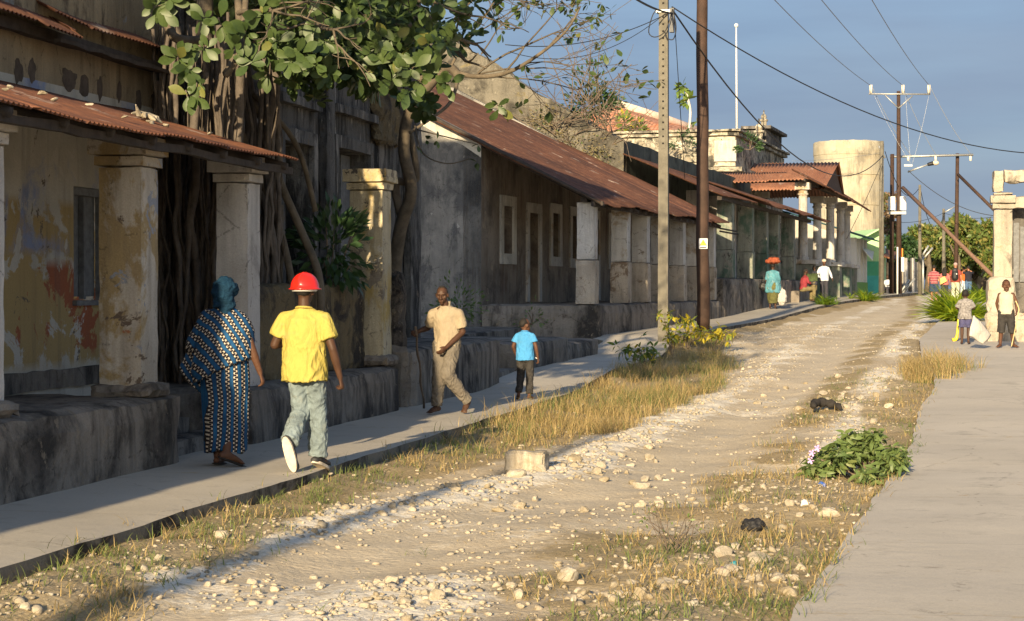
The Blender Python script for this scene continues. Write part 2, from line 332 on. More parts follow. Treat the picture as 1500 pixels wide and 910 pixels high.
M['bark'] = plain('bark', (.105, .085, .06), .9, .4, bumps=.02, sc=6)
M['root'] = plain('root', (.10, .082, .066), .9, .45, bumps=.02, sc=5)
M['twig'] = plain('twig', (.13, .10, .075), .9, .3)
M['pole_wood'] = plain('pole_wood', (.045, .025, .017), .8, .35, bumps=.006, sc=4)
M['pole_conc'] = plain('pole_conc', (.13, .12, .095), .85, .25, bumps=.004, sc=5)
M['steel'] = plain('steel', (.42, .43, .42), .5, .15, .6)
M['cable'] = plain('cable', (.015, .015, .015), .6, .1)
M['cablegrey'] = plain('cablegrey', (.22, .24, .27), .5, .1)
M['white'] = plain('white', (.62, .62, .60), .6, .06)
M['porcelain'] = plain('porcelain', (.62, .58, .5), .3, .1)
M['fig'] = leafmat('fig', (.042, .075, .022), (.078, .118, .034), (.16, .17, .045), .22)
M['weed'] = leafmat('weed', (.10, .17, .03), (.17, .24, .05), (.5, .42, .03), .3)
M['bushleaf'] = leafmat('bushleaf', (.095, .15, .045), (.15, .21, .065), (.18, .22, .07), .25, .5)
M['darkleaf'] = leafmat('darkleaf', (.025, .06, .022), (.045, .09, .03), (.06, .12, .04), .25)
M['lily'] = leafmat('lily', (.34, .46, .03), (.46, .55, .05), (.16, .28, .03), .4)
M['treeleaf'] = leafmat('treeleaf', (.08, .13, .03), (.15, .20, .05), (.24, .22, .06), .3)
M['straw'] = leafmat('straw', (.38, .28, .12), (.50, .38, .17), (.16, .20, .06), .3, .7)
M['yellow_leaf'] = leafmat('yellow_leaf', (.55, .45, .03), (.6, .5, .05), (.25, .3, .05), .3, .5)  # yellow leaf colour of the weeds by the near poles
# ------------------------------------------------------------------ sky and sun
SUN_EL = R(15.5); SUN_AZ = R(3.2)     # shadows run up the street, a touch to the right
W = bpy.data.worlds.new('World'); S.world = W; W.use_nodes = True; nt = W.node_tree
sky = nt.nodes.new('ShaderNodeTexSky'); sky.sky_type = 'NISHITA'; sky.sun_disc = False
sky.sun_elevation = SUN_EL; sky.air_density = 1.0; sky.dust_density = 1.2; sky.ozone_density = 2.0
to_sun = Vector((-math.sin(SUN_AZ) * math.cos(SUN_EL), -math.cos(SUN_AZ) * math.cos(SUN_EL), math.sin(SUN_EL)))
sky.sun_rotation = math.atan2(to_sun.x, to_sun.y)
bg = nt.nodes['Background']; bg.inputs[1].default_value = .115
# thin high cloud veil, even grey-blue, in streaks
tc = nt.nodes.new('ShaderNodeTexCoord'); mp = nt.nodes.new('ShaderNodeMapping'); mp.inputs['Scale'].default_value = (1.2, 1.2, 9)
nz = nt.nodes.new('ShaderNodeTexNoise'); nz.inputs['Scale'].default_value = 1.6; nz.inputs['Detail'].default_value = 6; nz.inputs['Roughness'].default_value = .55
mr = nt.nodes.new('ShaderNodeMapRange'); mr.inputs[1].default_value = .38; mr.inputs[2].default_value = .72; mr.inputs[3].default_value = .80; mr.inputs[4].default_value = .96
mx = nt.nodes.new('ShaderNodeMix'); mx.data_type = 'RGBA'; mx.inputs[7].default_value = (.72, 1.02, 1.66, 1)
nt.links.new(tc.outputs['Generated'], mp.inputs[0]); nt.links.new(mp.outputs[0], nz.inputs[0]); nt.links.new(nz.outputs[0], mr.inputs[0])
sxyz = nt.nodes.new('ShaderNodeSeparateXYZ'); nt.links.new(tc.outputs['Generated'], sxyz.inputs[0]); side = nt.nodes.new('ShaderNodeMapRange'); side.inputs[1].default_value = -.35; side.inputs[2].default_value = .3; side.inputs[3].default_value = .30; side.inputs[4].default_value = 1.; nt.links.new(sxyz.outputs[1], side.inputs[0])   # veil thinned on the unseen sun side to brighten the shadow fill
mul = nt.nodes.new('ShaderNodeMath'); mul.operation = 'MULTIPLY'; nt.links.new(mr.outputs[0], mul.inputs[0]); nt.links.new(side.outputs[0], mul.inputs[1]); nt.links.new(mul.outputs[0], mx.inputs[0]); nt.links.new(sky.outputs[0], mx.inputs[6]); nz2 = nt.nodes.new('ShaderNodeTexNoise'); nz2.inputs['Scale'].default_value = 2.3; nz2.inputs['Detail'].default_value = 5; nz2.inputs['Distortion'].default_value = .6; mp2 = nt.nodes.new('ShaderNodeMapping'); mp2.inputs['Scale'].default_value = (1, 1, 5); mp2.inputs['Rotation'].default_value = (.12, 0, .3)
nt.links.new(tc.outputs['Generated'], mp2.inputs[0]); nt.links.new(mp2.outputs[0], nz2.inputs[0]); mr2 = nt.nodes.new('ShaderNodeMapRange'); mr2.inputs[1].default_value = .45; mr2.inputs[2].default_value = .75; mr2.inputs[4].default_value = .6; nt.links.new(nz2.outputs[0], mr2.inputs[0])
mx2 = nt.nodes.new('ShaderNodeMix'); mx2.data_type = 'RGBA'; mx2.inputs[7].default_value = (1.18, 1.42, 1.9, 1); nt.links.new(mr2.outputs[0], mx2.inputs[0]); nt.links.new(mx.outputs[2], mx2.inputs[6]); nt.links.new(mx2.outputs[2], bg.inputs[0])
sl = bpy.data.lights.new('sun', 'SUN'); sl.energy = 5.0; sl.angle = R(.55); sl.color = (1, .785, .49)
so = bpy.data.objects.new('sun', sl); link(so); so.rotation_euler = to_sun.to_track_quat('Z', 'Y').to_euler(); so.location = (-10, -60, 40)
S.view_settings.view_transform = 'Standard'; S.view_settings.look = 'None'; S.view_settings.gamma = 1; S.view_settings.exposure = 1.10
S.view_settings.use_curve_mapping = False
# ------------------------------------------------------------------ ground
_T = {}
def ntab(k):
    if k not in _T: _T[k] = np.random.default_rng(k).random((256, 256))
    return _T[k]
def vnoise(x, y, sc, seed=0, octs=3):
    """value noise on arrays"""
    out = np.zeros_like(x, dtype=float); a = 1.; tot = 0
    for o in range(octs):
        T = ntab(seed * 31 + o); X = x * sc; Y = y * sc
        xi = np.floor(X).astype(int); yi = np.floor(Y).astype(int); fx = X - xi; fy = Y - yi; fx = fx * fx * (3 - 2 * fx); fy = fy * fy * (3 - 2 * fy)
        g = lambda i, j: T[i % 256, j % 256]
        v = g(xi, yi) * (1 - fx) * (1 - fy) + g(xi + 1, yi) * fx * (1 - fy) + g(xi, yi + 1) * (1 - fx) * fy + g(xi + 1, yi + 1) * fx * fy
        out += a * v; tot += a; a *= .5; sc *= 2.03
    return out / tot
KX = -5.12                                            # left kerb
def kerbx(Y): return interp(Y, [-40, 40, 45, 50, 100, 140], [KX, KX, -5.3, -5.0, -5.0 + 3.76, 1.8]) + 0 * Y
def redge(Y): return interp(Y, [-40, 5, 10.3, 20.7, 26, 29, 32, 35, 44, 60, 90], [-1.2, -.75, -.57, .03, .16, .38, .42, .25, .25, .9, 3.0])
def sst(x, a, b): t = np.clip((x - a) / (b - a), 0, 1); return t * t * (3 - 2 * t)
def trk(Y): return interp(Y, [5, 10, 14.5, 18.6, 25, 34, 45, 60, 90], [-4.3, -3.75, -3.2, -2.35, -2.1, -1.6, -1.5, -1.2, .4])
def masks(X, Y):
    n1 = vnoise(X, Y, .9, 3); n2 = vnoise(X, Y, 2.6, 5); n3 = vnoise(X, Y, .35, 8)
    ke = kerbx(Y); re = redge(Y); t1 = trk(Y)
    # left verge: straggling grass by the kerb, big dry patch further on
    wv = interp(Y, [6, 12, 17, 19, 21, 24, 30, 40, 46, 52], [1.15, .95, .45, .95, 1.35, 1.9, 2.15, 1.8, 1.1, .7])
    gl = sst(X, ke - .1, ke + .05) * (1 - sst(X + (n1 - .5) * .8, ke + wv - .25, ke + wv + .2))
    wr = interp(Y, [5, 10, 16, 22, 26, 31, 34, 60], [1.1, 1.35, 1.2, .55, .7, .9, .3, .3])
    gr = sst(X + (n1 - .5) * .9, re - wr - .3, re - wr + .3)
    # dry matted grass in the middle, between the wheel tracks
    mc = interp(Y, [5, 10, 14, 20, 30, 45, 70], [-1.9, -2.05, -1.85, -1.35, -1.1, -.7, .2])
    wm = interp(Y, [5, 13, 17, 22, 30, 60], [.62, .72, .55, .5, .45, .35])
    gm = np.exp(-((X - mc) / wm) ** 2) * sst(n1, .28, .5)
    g = np.clip(np.maximum(np.maximum(gl, gr * .95), gm * .9), 0, 1)
    # stony chalk ridges
    r1 = np.exp(-((X - (t1 - .95)) / .30) ** 2) * sst(Y, 8, 10) * (1 - sst(Y, 26, 32) * .6)
    r2 = np.exp(-((X - (mc + .75)) / .45) ** 2) * sst(n3, .3, .55)
    r3 = np.exp(-((X + 2.7) / .5) ** 2) * (1 - sst(Y, 10.8, 12.3))
    c = np.clip(np.maximum(np.maximum(r1 * 1.1, r2), r3) + .16 + (n1 - .5) * 1.3, 0, 1)
    b = np.clip(np.exp(-((X - t1) / .45) ** 2) * 1.1 + .6 * np.exp(-((X - t1 - 1.9) / .35) ** 2) * sst(Y, 18, 26), 0, 1)
    return c, g, b
xs = np.concatenate([[-1500, -700, -300, -120, -60, -30, -18, -12, -9, -7, -6], np.arange(-5.4, 1.6, .075), [1.9, 2.4, 3.2, 4.5, 7, 12, 20, 35, 70, 150, 400, 900, 1500]])
ys = np.concatenate([[-300, -120, -60, -30, -15, -6, 0, 4, 6, 7], np.arange(7.6, 32, .075), np.arange(32, 62, .15), np.arange(62, 130, .6), [135, 145, 160, 190, 240, 320, 500, 900, 1600, 2600, 4000]])
GX, GY = np.meshgrid(xs, ys)
def detail(X, Y):
    c, g, b = masks(X, Y); inside = sst(X, kerbx(Y) + .0, kerbx(Y) + .06) * (1 - sst(X, redge(Y) - .05, redge(Y) + .05)) * sst(Y, 5, 8) * (1 - sst(Y, 80, 120))
    z = (vnoise(X, Y, 1.1, 21) - .5) * .07 + (vnoise(X, Y, 5.5, 22) - .5) * .015 * (1 - .7 * b) + (vnoise(X, Y, 13, 23, 2) - .5) * .016 * (.3 + c) - b * .045 + c * .045 + c * (vnoise(X, Y, 8, 29, 3) - .5) * .07 + g * .015 + .065 * (1 - sst(X - kerbx(Y), .1, .8))
    return z * inside - .10 * sst(X, redge(Y), redge(Y) + .12) * sst(Y, -50, -40) * (1 - sst(Y, 44, 45)) - .02
GZ = G(GX, GY) + detail(GX, GY); GZ = np.where((np.abs(GX) > 200) | (GY > 1000), GZ, GZ)
c, g, b = masks(GX, GY)
nx = len(xs); I, J = np.meshgrid(np.arange(nx - 1), np.arange(len(ys) - 1)); q = (J * nx + I).ravel()
def gz(x, y): return float(G(x, y) + detail(np.array([x]), np.array([y]))[0])
def gza(x, y): return G(x, y) + detail(x, y)
t = NT('ground_dirt', .95, .15); a = t.attr(); fine = t.noise(45, 5, .75); med = t.noise(6, 6, .7); big = t.noise(.7, 4, .6)
dirt = t.mix(t.ramp(big, .35, .65), (.50, .42, .30), (.58, .50, .37)); dirt = t.mix(t.ramp(med, .45, .7), dirt, (.43, .34, .22))
chalk = t.mix(t.ramp(med, .35, .6), (.62, .56, .45), (.76, .71, .61)); lit = t.mix(t.ramp(t.noise(60, 4, .8, t.scale(1, 1, 1), 1.5), .4, .6), (.24, .175, .09), (.41, .32, .17))
tk = t.mix(t.ramp(med, .3, .7), (.52, .44, .32), (.60, .52, .39))
x = t.mix(a[2], dirt, tk); cm = t.ramp(t.ma('ADD', a[0], t.ma('MULTIPLY', t.ma('SUBTRACT', t.noise(7, 8, .8), .5), 2.6)), .40, .62); x = t.mix(cm, x, chalk)
gm = t.ramp(t.ma('ADD', a[1], t.ma('MULTIPLY', t.ma('SUBTRACT', t.noise(7, 6, .75), .5), 1.1)), .4, .7); x = t.mix(t.ma('MULTIPLY', gm, .85), x, lit)
x = t.mix(.45, x, t.mix(t.ramp(fine, .3, .62), (.45, .42, .38), (1, 1, 1)), 'MULTIPLY')
spk = t.voro(38); x = t.mix(t.ma('MULTIPLY', t.ramp(spk, .16, .08), .55), x, (.62, .57, .47)); t.col(x)
hh = t.ma('ADD', t.ma('MULTIPLY', t.noise(16, 7, .75), 1), t.ma('MULTIPLY', t.voro(22), -.5)); t.bump(hh, .55, .02); M['ground'] = t.m
gr = npmesh('ground', np.stack([GX.ravel(), GY.ravel(), GZ.ravel()], 1), np.stack([q, q + 1, q + nx + 1, q + nx], 1), M['ground'], smooth=True, col=np.stack([c.ravel(), g.ravel(), b.ravel(), np.ones(c.size)], 1)); tag(gr, kind='structure')
# concrete pavements
def concrete(name, base, off):
    t = NT(name, .85, .25); c = t.mix(t.ramp(t.noise(.55, 5, .6, t.scale(1, 1, 1, (off, 0, 0))), .35, .65), tuple(v * .86 for v in base), base)
    c = t.mix(t.ramp(t.noise(2.3, 6, .7, t.scale(1, 1, 1, (0, off, 0))), .55, .72), c, tuple(v * .72 for v in base)); c = t.mix(t.ramp(t.noise(1.3, 7, .75, t.scale(1, 1, 1, (9, off, 0))), .64, .70), c, (.40, .30, .19))
    vo = t.voro(.55, t.scale(1, .6, 1, (off, 0, 0)), 'DISTANCE_TO_EDGE'); vo = t.ma('ADD', vo, t.ma('MULTIPLY', t.ma('ABSOLUTE', t.ma('SUBTRACT', t.noise(1.5, 7, .7), .5)), .5))
    c = t.mix(t.ma('MULTIPLY', t.ramp(vo, .014, .004), .4), c, (.12, .10, .075)); yy = t.xyz()[1]; sm = t.ma('ABSOLUTE', t.ma('SUBTRACT', t.ma('FRACT', t.ma('ADD', t.ma('DIVIDE', yy, 2.9), t.ma('MULTIPLY', t.noise(2, 4, .6), .02))), .5)); c = t.mix(t.ma('MULTIPLY', t.ramp(sm, .005, .0015), .25), c, (.13, .105, .08)); c = t.mix(t.ma('MULTIPLY', t.ramp(t.ma('ADD', t.ma('MULTIPLY', sm, 2), t.noise(3.5, 6, .75)), .46, .36), .8), c, (.42, .33, .20))
    spots = t.voro(5.5); c = t.mix(t.ma('MULTIPLY', t.ramp(spots, .05, .03), .5), c, (.06, .05, .04))
    c = t.mix(.3, c, t.mix(t.ramp(t.noise(70, 4, .8), .3, .65), (.4, .4, .4), (1, 1, 1)), 'MULTIPLY'); t.col(c)
    t.bump(t.ma('ADD', t.noise(8, 8, .7), t.noise(1.2, 2, .5)), .5, .012); return t.m
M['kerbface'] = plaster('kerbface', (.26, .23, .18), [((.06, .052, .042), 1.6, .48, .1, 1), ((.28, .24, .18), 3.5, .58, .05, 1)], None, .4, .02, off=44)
M['conc'] = concrete('conc', (.48, .44, .37), 3); M['conc2'] = concrete('conc2', (.54, .49, .41), 11)
def strip(name, xl, xr, ylist, ztop, thick, mat, seed):
    """slab with worn edges following the street"""
    V = []; F = []; nxs = 10; n = len(ylist)
    for k, y in enumerate(ylist):
        a = xl(y); b2 = xr(y)
        for i in range(nxs + 1):
            x = a + (b2 - a) * i / nxs; e = 0
            if i == nxs or i == 0: e = noise.noise(Vector((y * 1.3, seed + i, 0))) * .035 + noise.noise(Vector((y * 6, seed, i))) * .014
            V.append((x + e, y, ztop(x, y) + noise.noise(Vector((x * .9, y * .9, seed))) * .012 - (.012 if i in (0, nxs) else 0)))
    w = nxs + 1
    for k in range(n - 1):
        for i in range(nxs): F.append((k * w + i, k * w + i + 1, (k + 1) * w + i + 1, (k + 1) * w + i))
    base = len(V)
    for side in (0, nxs):
        for k in range(n): v = V[k * w + side]; V.append((v[0] + (.01 if side == 0 else -.01), v[1], v[2] - thick))
    for k in range(n - 1):
        F.append((k * w, (k + 1) * w, base + k + 1, base + k)); F.append((k * w + nxs, base + n + k, base + n + k + 1, (k + 1) * w + nxs))
    F.append(tuple([i for i in range(nxs + 1)][::-1]) + (base, base + n)); 
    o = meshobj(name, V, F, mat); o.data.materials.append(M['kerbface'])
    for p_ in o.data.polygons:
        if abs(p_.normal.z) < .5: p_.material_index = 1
    tag(o, kind='structure'); return o
yl = list(np.arange(-20, 30, .25)) + list(np.arange(30, 46, .25)) + list(np.arange(46, 135, 1.))
def lzt(x, y): return float(G(-6.0, y)) + .15
def lxl(y): return float(interp(y, [-20, 44.5, 45.5, 130], [-6.9, -6.9, -7.6, -1.2]))
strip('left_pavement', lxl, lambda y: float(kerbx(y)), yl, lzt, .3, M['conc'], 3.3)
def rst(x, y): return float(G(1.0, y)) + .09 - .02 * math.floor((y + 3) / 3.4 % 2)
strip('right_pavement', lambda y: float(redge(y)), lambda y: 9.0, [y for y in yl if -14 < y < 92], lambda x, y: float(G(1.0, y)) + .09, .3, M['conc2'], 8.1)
# ------------------------------------------------------------------ rocks
def rockmesh(name, seed, sub=2, flat=.7, rough=.35, mat=None):
    bm = bmesh.new(); bmesh.ops.create_icosphere(bm, subdivisions=sub, radius=1)
    r = random.Random(seed); pl = [(Vector((r.gauss(0, 1), r.gauss(0, 1), r.gauss(0, 1))).normalized(), r.uniform(.55, .85)) for _ in range(9)]
    for v in bm.verts:
        p = v.co.copy()
        for nrm, d in pl:
            e = p.dot(nrm) - d
            if e > 0: p -= nrm * e
        p += noise.noise_vector(p * 2.3 + Vector((seed, 0, 0))) * rough * .25; p.z *= flat; v.co = p
    me = bpy.data.meshes.new(name); bm.to_mesh(me); bm.free(); me.materials.append(mat or M['stone']); return me
RM = [rockmesh('stone', s, 2, .6 + .08 * (s % 4)) for s in range(8)]
def rock(x, y, r, label=None, group=None, k=None, name='stone', sz=1., cat='stone'):
    o = bpy.data.objects.new(name, RM[(k if k is not None else random.randrange(8)) % 8]); link(o)
    o.location = (x, y, gz(x, y) + r * .22 * sz); o.scale = (r, r * random.uniform(.65, 1.0), r * sz * random.uniform(.8, 1.05)); o.rotation_euler = (random.uniform(-.25, .25), random.uniform(-.25, .25), random.uniform(0, 6.3))
    tag(o, label or 'small loose pale limestone lump lying on the dirt road', cat, group or 'loose limestone lumps on the road'); return o
def PGr(px, py):            # pixel on the ground
    d = 5.
    for _ in range(4000):
        p = PD(px, py, d)
        if p.z <= float(G(p.x, p.y)): return p
        d += .04
    return p
def rk(px, py, rpx, label=None, **kw):
    p = PGr(px, py); d = p.y * ct - p.x * st; return rock(p.x, p.y, rpx / FPX * d, label, **kw)
rk(968 * 0 + 323, 800, 12, 'pale knobbly stone alone on the verge by the long pole shadow', k=1, group='single stones', sz=1.15)
rk(402, 860, 9, 'small angular stone in the pale track at the bottom left', k=2, group='single stones', sz=1.1)
rk(1060, 826, 17, 'large rounded white rock beside the litter on the right verge', k=3, group='single stones', sz=1.1)
rk(1112, 832, 22, 'wide pale rock right of the rounded white rock on the verge', k=4, group='single stones')
rk(978, 878, 21, 'long flat white rock near the bottom edge of the road', k=5, group='single stones', sz=.9)
rk(938, 892, 16, 'blocky white rock at the bottom edge of the road', k=6, group='single stones', sz=1.2)
rk(833, 855, 20, 'flat white rock in the rubble patch at the bottom of the road', k=7, group='single stones')
rk(1215, 762, 22, 'white-topped double rock in the right verge grass', k=0, group='single stones', sz=.8)
rk(1280, 622, 11, 'white chunk of chalk above the green bush', k=1, group='single stones', sz=.9)
rk(1333, 552, 7, 'small bright white stone left of the dry grass clump', k=2, group='single stones')
rk(940, 706, 16, 'pale rock in the rubble ridge right of the carved block', k=5, group='single stones')
rk(756, 704, 17, 'broad rock just below the carved stone block', k=3, group='single stones', sz=.8)
for (cx, cy, sx, sy, n, smax) in [(850, 690, 75, 22, 22, 12), (760, 725, 70, 25, 22, 10), (690, 770, 90, 20, 18, 8), (600, 880, 70, 22, 34, 14), (840, 878, 70, 22, 26, 12), (1100, 850, 80, 26, 22, 13), (1010, 735, 110, 26, 20, 8), (1230, 590, 70, 30, 22, 9), (400, 845, 90, 30, 16, 8), (1130, 560, 90, 40, 18, 6), (930, 660, 60, 25, 14, 9), (1130, 765, 60, 20, 8, 12)]:
    sx *= 1.15
    for _ in range(n):
        px, py = random.gauss(cx, sx * .55), random.gauss(cy, sy * .55)
        p = PGr(px, min(py, 930))
        if kerbx(p.y) + .15 < p.x < redge(p.y) - .05: rk(px, min(py, 930), random.uniform(.35, 1) ** 1.5 * smax + 1.5)
# pebbles
def lowrock(s):
    me = rockmesh('tmp', s, 1, .7); V = np.array([tuple(v.co) for v in me.vertices]); F = np.array([tuple(p.vertices) for p in me.polygons]); bpy.data.meshes.remove(me); return V, F
def place(n, dens, y0=7.5, y1=60, x0=-5.3, x1=1., pw=1.):
    """sample ground places with density dens(X,Y); nearer ones are likelier so that they are seen"""
    u = rng.random(n); Y = y0 * (y1 / y0) ** (u ** pw); X = x0 + (x1 - x0) * rng.random(n); keep = rng.random(n) < dens(X, Y); return X[keep], Y[keep]
def inroad(X, Y): return ((X > kerbx(Y) + .04) & (X < redge(Y) - .02)).astype(float)
def pebd(X, Y):
    c, g, b = masks(X, Y); return inroad(X, Y) * (1 - .6 * g) * np.clip(.22 + 1.1 * c ** 1.3 * sst(vnoise(X, Y, 3, 44), .3, .6) - .25 * b, .05, 1)
TV, TF = lowrock(3); TV[:, 2] *= .6; X, Y = place(75000, pebd); n = len(X); r = .004 + .030 * rng.random(n) ** 3.2
Ms = rotz(rng.random(n) * 6.3) @ rotx(rng.random(n) * .8) * r[:, None, None]; Ms[:, :, 1] *= (.6 + .4 * rng.random(n))[:, None]
o = inst('pebbles', TV, TF, Ms, np.stack([X, Y, gza(X, Y) + r * .2], 1), M['stone']); tag(o, 'scattered chalky pebbles and gravel over the dirt road', 'gravel', kind='stuff')
TV, TF = lowrock(5)
def rubd(X, Y): c, g, b = masks(X, Y); return inroad(X, Y) * np.clip(1.5 * (c - .35), 0, 1) * (1 - .85 * g) * sst(vnoise(X, Y, 1.9, 45), .42, .6) * (1 - .7 * b)
X, Y = place(22000, rubd, y1=48); n = len(X); r = .014 + .045 * rng.random(n) ** 2.6; Ms = rotz(rng.random(n) * 6.3) @ rotx(rng.random(n) * .9) * r[:, None, None]; Ms[:, :, 1] *= (.5 + .5 * rng.random(n))[:, None]
o = inst('rubble', TV, TF, Ms, np.stack([X, Y, gza(X, Y) + r * .12], 1), M['stone']); tag(o, 'broken white limestone rubble in ridges beside the wheel tracks', 'rubble', kind='stuff')
# ------------------------------------------------------------------ grass
def blade_t(seg=3, w=.5):
    V = []; F = []
    for i in range(seg + 1):
        s = i / seg; b = s * s * .5; ww = w * (1 - s ** 2 * .9); V += [(-ww, b, s * (1 - .18 * s)), (ww, b, s * (1 - .18 * s))]
    for i in range(seg): F.append((2 * i, 2 * i + 1, 2 * i + 3, 2 * i + 2))
    return np.array(V, float), np.array(F)
BV, BF = blade_t()
def grass(name, n, dens, h, w, mat, label, y0=7.5, y1=46, x0=-5.3, x1=1.2, lean=.5, green=.25, pw=1., flat=0, clump=0.):
    X, Y = place(n, dens, y0, y1, x0, x1, pw)
    if clump:
        k = max(4, int(len(X) / clump)); id_ = rng.integers(0, k, len(X)); cx, cy = X[:k].copy(), Y[:k].copy(); s = .05 + .03 * rng.random(k)
        X = cx[id_] + rng.normal(0, 1, len(X)) * s[id_]; Y = cy[id_] + rng.normal(0, 1, len(X)) * s[id_]
    n = len(X); hh = h * (.45 + .75 * rng.random(n)) * (.7 + .6 * vnoise(X, Y, 1.3, 61)); ww = w * (.6 + .8 * rng.random(n))
    A = rng.random(n) * 6.283; T = np.abs(rng.normal(0, lean, n)) + flat; Mt = rotz(A) @ rotx(-T)
    Sc = np.zeros((n, 3, 3)); Sc[:, 0, 0] = ww; Sc[:, 1, 1] = hh; Sc[:, 2, 2] = hh; Mt = Mt @ Sc
    v = (rng.random(n) < green * (.3 + 1.4 * sst(vnoise(X, Y, .8, 77), .4, .65))).astype(float)[:, None]
    z = np.where(X < kerbx(Y), G(-6., Y) + .15, np.where(X > redge(Y), G(X, Y) + .09, gza(X, Y)))
    o = inst(name, BV, BF, Mt, np.stack([X, Y, z - .01], 1), mat, var=v); tag(o, label, 'grass', kind='stuff'); return o
def d_left(X, Y): c, g, b = masks(X, Y); return g * (X < kerbx(Y) + 2.2) * (X > kerbx(Y)) * (.25 + .75 * sst(vnoise(X, Y, 2.2, 50), .35, .6)) * sst(26 - Y, 0, 6)
grass('verge_grass', 26000, d_left, .13, .006, M['straw'], 'straggling green and straw grass along the left kerb', y1=26, x1=-3, lean=.7, green=.55, clump=9)
def d_patch(X, Y): c, g, b = masks(X, Y); return g * (X < kerbx(Y) + 2.6) * (X > kerbx(Y) + .02) * sst(Y, 19, 23) * (1 - sst(Y, 44, 50)) * (.12 + .88 * sst(vnoise(X, Y, 1.1, 51), .36, .56)) * (.3 + .7 * sst(Y, 21, 25))
grass('dry_grass', 64000, d_patch, .31, .006, M['straw'], 'tall tangled dry grass patch between kerb and road', y0=18, y1=50, x1=-2.8, lean=.7, green=.28, clump=14)
def d_right(X, Y): c, g, b = masks(X, Y); re = redge(Y); return g * (X > re - 1.7) * (X < re + .04) * (.25 + .75 * sst(vnoise(X, Y, 1.7, 52), .38, .6))
grass('pavement_edge_grass', 52000, d_right, .13, .006, M['straw'], 'yellowish low grass along the edge of the right pavement', y1=34, x0=-2.4, x1=1.2, lean=.7, green=.55, clump=10)
pc = PGr(1378, 548)
def d_cl(X, Y): return np.exp(-(((X - pc.x + .12) / .52) ** 2 + ((Y - pc.y) / 2.2) ** 2) ** 2)
grass('dry_grass_clump', 26000, d_cl, .40, .007, M['straw'], 'knee-high golden dry grass clump on the right pavement edge', y0=24, y1=38, x0=-.5, x1=2., lean=.35, green=.12, clump=14)
def d_mid(X, Y): c, g, b = masks(X, Y); return g * (X > kerbx(Y) + 1.6) * (X < redge(Y) - .9) * .8
grass('matted_grass', 55000, d_mid, .10, .005, M['straw'], 'flattened brown dry grass in the middle of the road', y1=70, x1=1, lean=.5, flat=.75, green=.05, clump=12)
# straw and twig litter lying flat
def d_lit(X, Y): c, g, b = masks(X, Y); return inroad(X, Y) * np.clip(g * .8 + .04, 0, 1)
X, Y = place(12000, d_lit, y1=40); n = len(X); ln = .05 + .16 * rng.random(n) ** 2; Mt = rotz(rng.random(n) * 6.3) @ rotx(np.full(n, -1.45) + rng.normal(0, .12, n)); Sc = np.zeros((n, 3, 3)); Sc[:, 0, 0] = .004; Sc[:, 1, 1] = ln * .3; Sc[:, 2, 2] = ln; Mt = Mt @ Sc
o = inst('straw_litter', BV, BF, Mt, np.stack([X, Y, gza(X, Y) + .008], 1), M['straw'], var=np.zeros((n, 1))); tag(o, 'loose straw and dead stalks lying on the dirt', 'straw', kind='stuff')
# ------------------------------------------------------------------ near house (left, porch with rusty roof)
def H1(p): return Vector(p)
h1 = empty('porch_house', (-8.2, 10, 0), 'patched blue, ochre and cream house with rust-red tin porch roof at the left edge', 'house')
FL = .77
def porchpillar(name, xr, yr, z0, z1, w, mat, parent, fr=ID, cap=True, capm=None, ped=None, pm=None, seed=0, d=None, base=True):
    """pillar whose street face is x=xr and far face y=yr, in frame fr; pedestal up to height ped"""
    d = d or w; pts = (xr - w, yr - d); ct_ = z1 - (.28 if cap else 0)
    zs = ped if ped else z0
    p = box(name, (xr - w, yr - d, zs), (xr, yr, ct_), mat, parent, fr, cell=.12, amp=.006, edge=.012, seed=seed)
    if cap:
        boxes('capital', [((xr - w - .03, yr - d - .03, ct_ + .002), (xr + .03, yr + .03, ct_ + .10)), ((xr - w - .075, yr - d - .075, ct_ + .102), (xr + .075, yr + .075, z1))], capm or mat, p_child(p, parent), fr, cell=.12, amp=.005, edge=.012)
    if ped: box('pedestal', (xr - w - .03, yr - d - .03, z0), (xr + .03, yr + .03, ped), pm or mat, p_child(p, parent), fr, cell=.14, amp=.01, edge=.02, seed=seed + 3)
    elif base: box('pillar_base', (xr - w - .07, yr - d - .07, z0 - .01), (xr + .10, yr + .09, z0 + .13), M['plinth'], p_child(p, parent), fr, cell=.08, amp=.022, edge=.04, seed=seed + 5)
    return p
def p_child(p, parent): return p
# parts of parts are written in world space; their parent pillar keeps identity transform under its thing
def finish(name, me, mat, parent=None, smooth=False, world=True):
    if mat: me.materials.append(mat)
    if smooth: me.polygons.foreach_set('use_smooth', [True] * len(me.polygons))
    o = bpy.data.objects.new(name, me); link(o, parent)
    if parent is not None and world:
        T = Matrix.Identity(4); q = parent
        while q is not None: T = Matrix.LocRotScale(q.location, q.rotation_euler, q.scale) @ T; q = q.parent
        me.transform(T.inverted())
    return o
wy = lambda px: yonx(px, -8.2)
def W1(p): return Vector((-8.2 - p.y, p.x, p.z))     # x along street, y into the house
wall('wall', W1, 33.3, 3.75, .45, [(wy(108), 1.63, wy(108) + .85, 2.78), (10.6, .77, 11.7, 2.95)], M['patchwall'], h1, z0=0, x0=-12)
wall('upper_wall', W1, 33.0, 1.3, .42, [(19.0 + .35 * k - .1, 3.76, 19.06 + .35 * k, 3.98) for k in range(0)], M['upwall'], h1, z0=3.75, x0=-12)
M['socket_shade'] = plain('socket_shade', (.09, .07, .055), .95, .4)
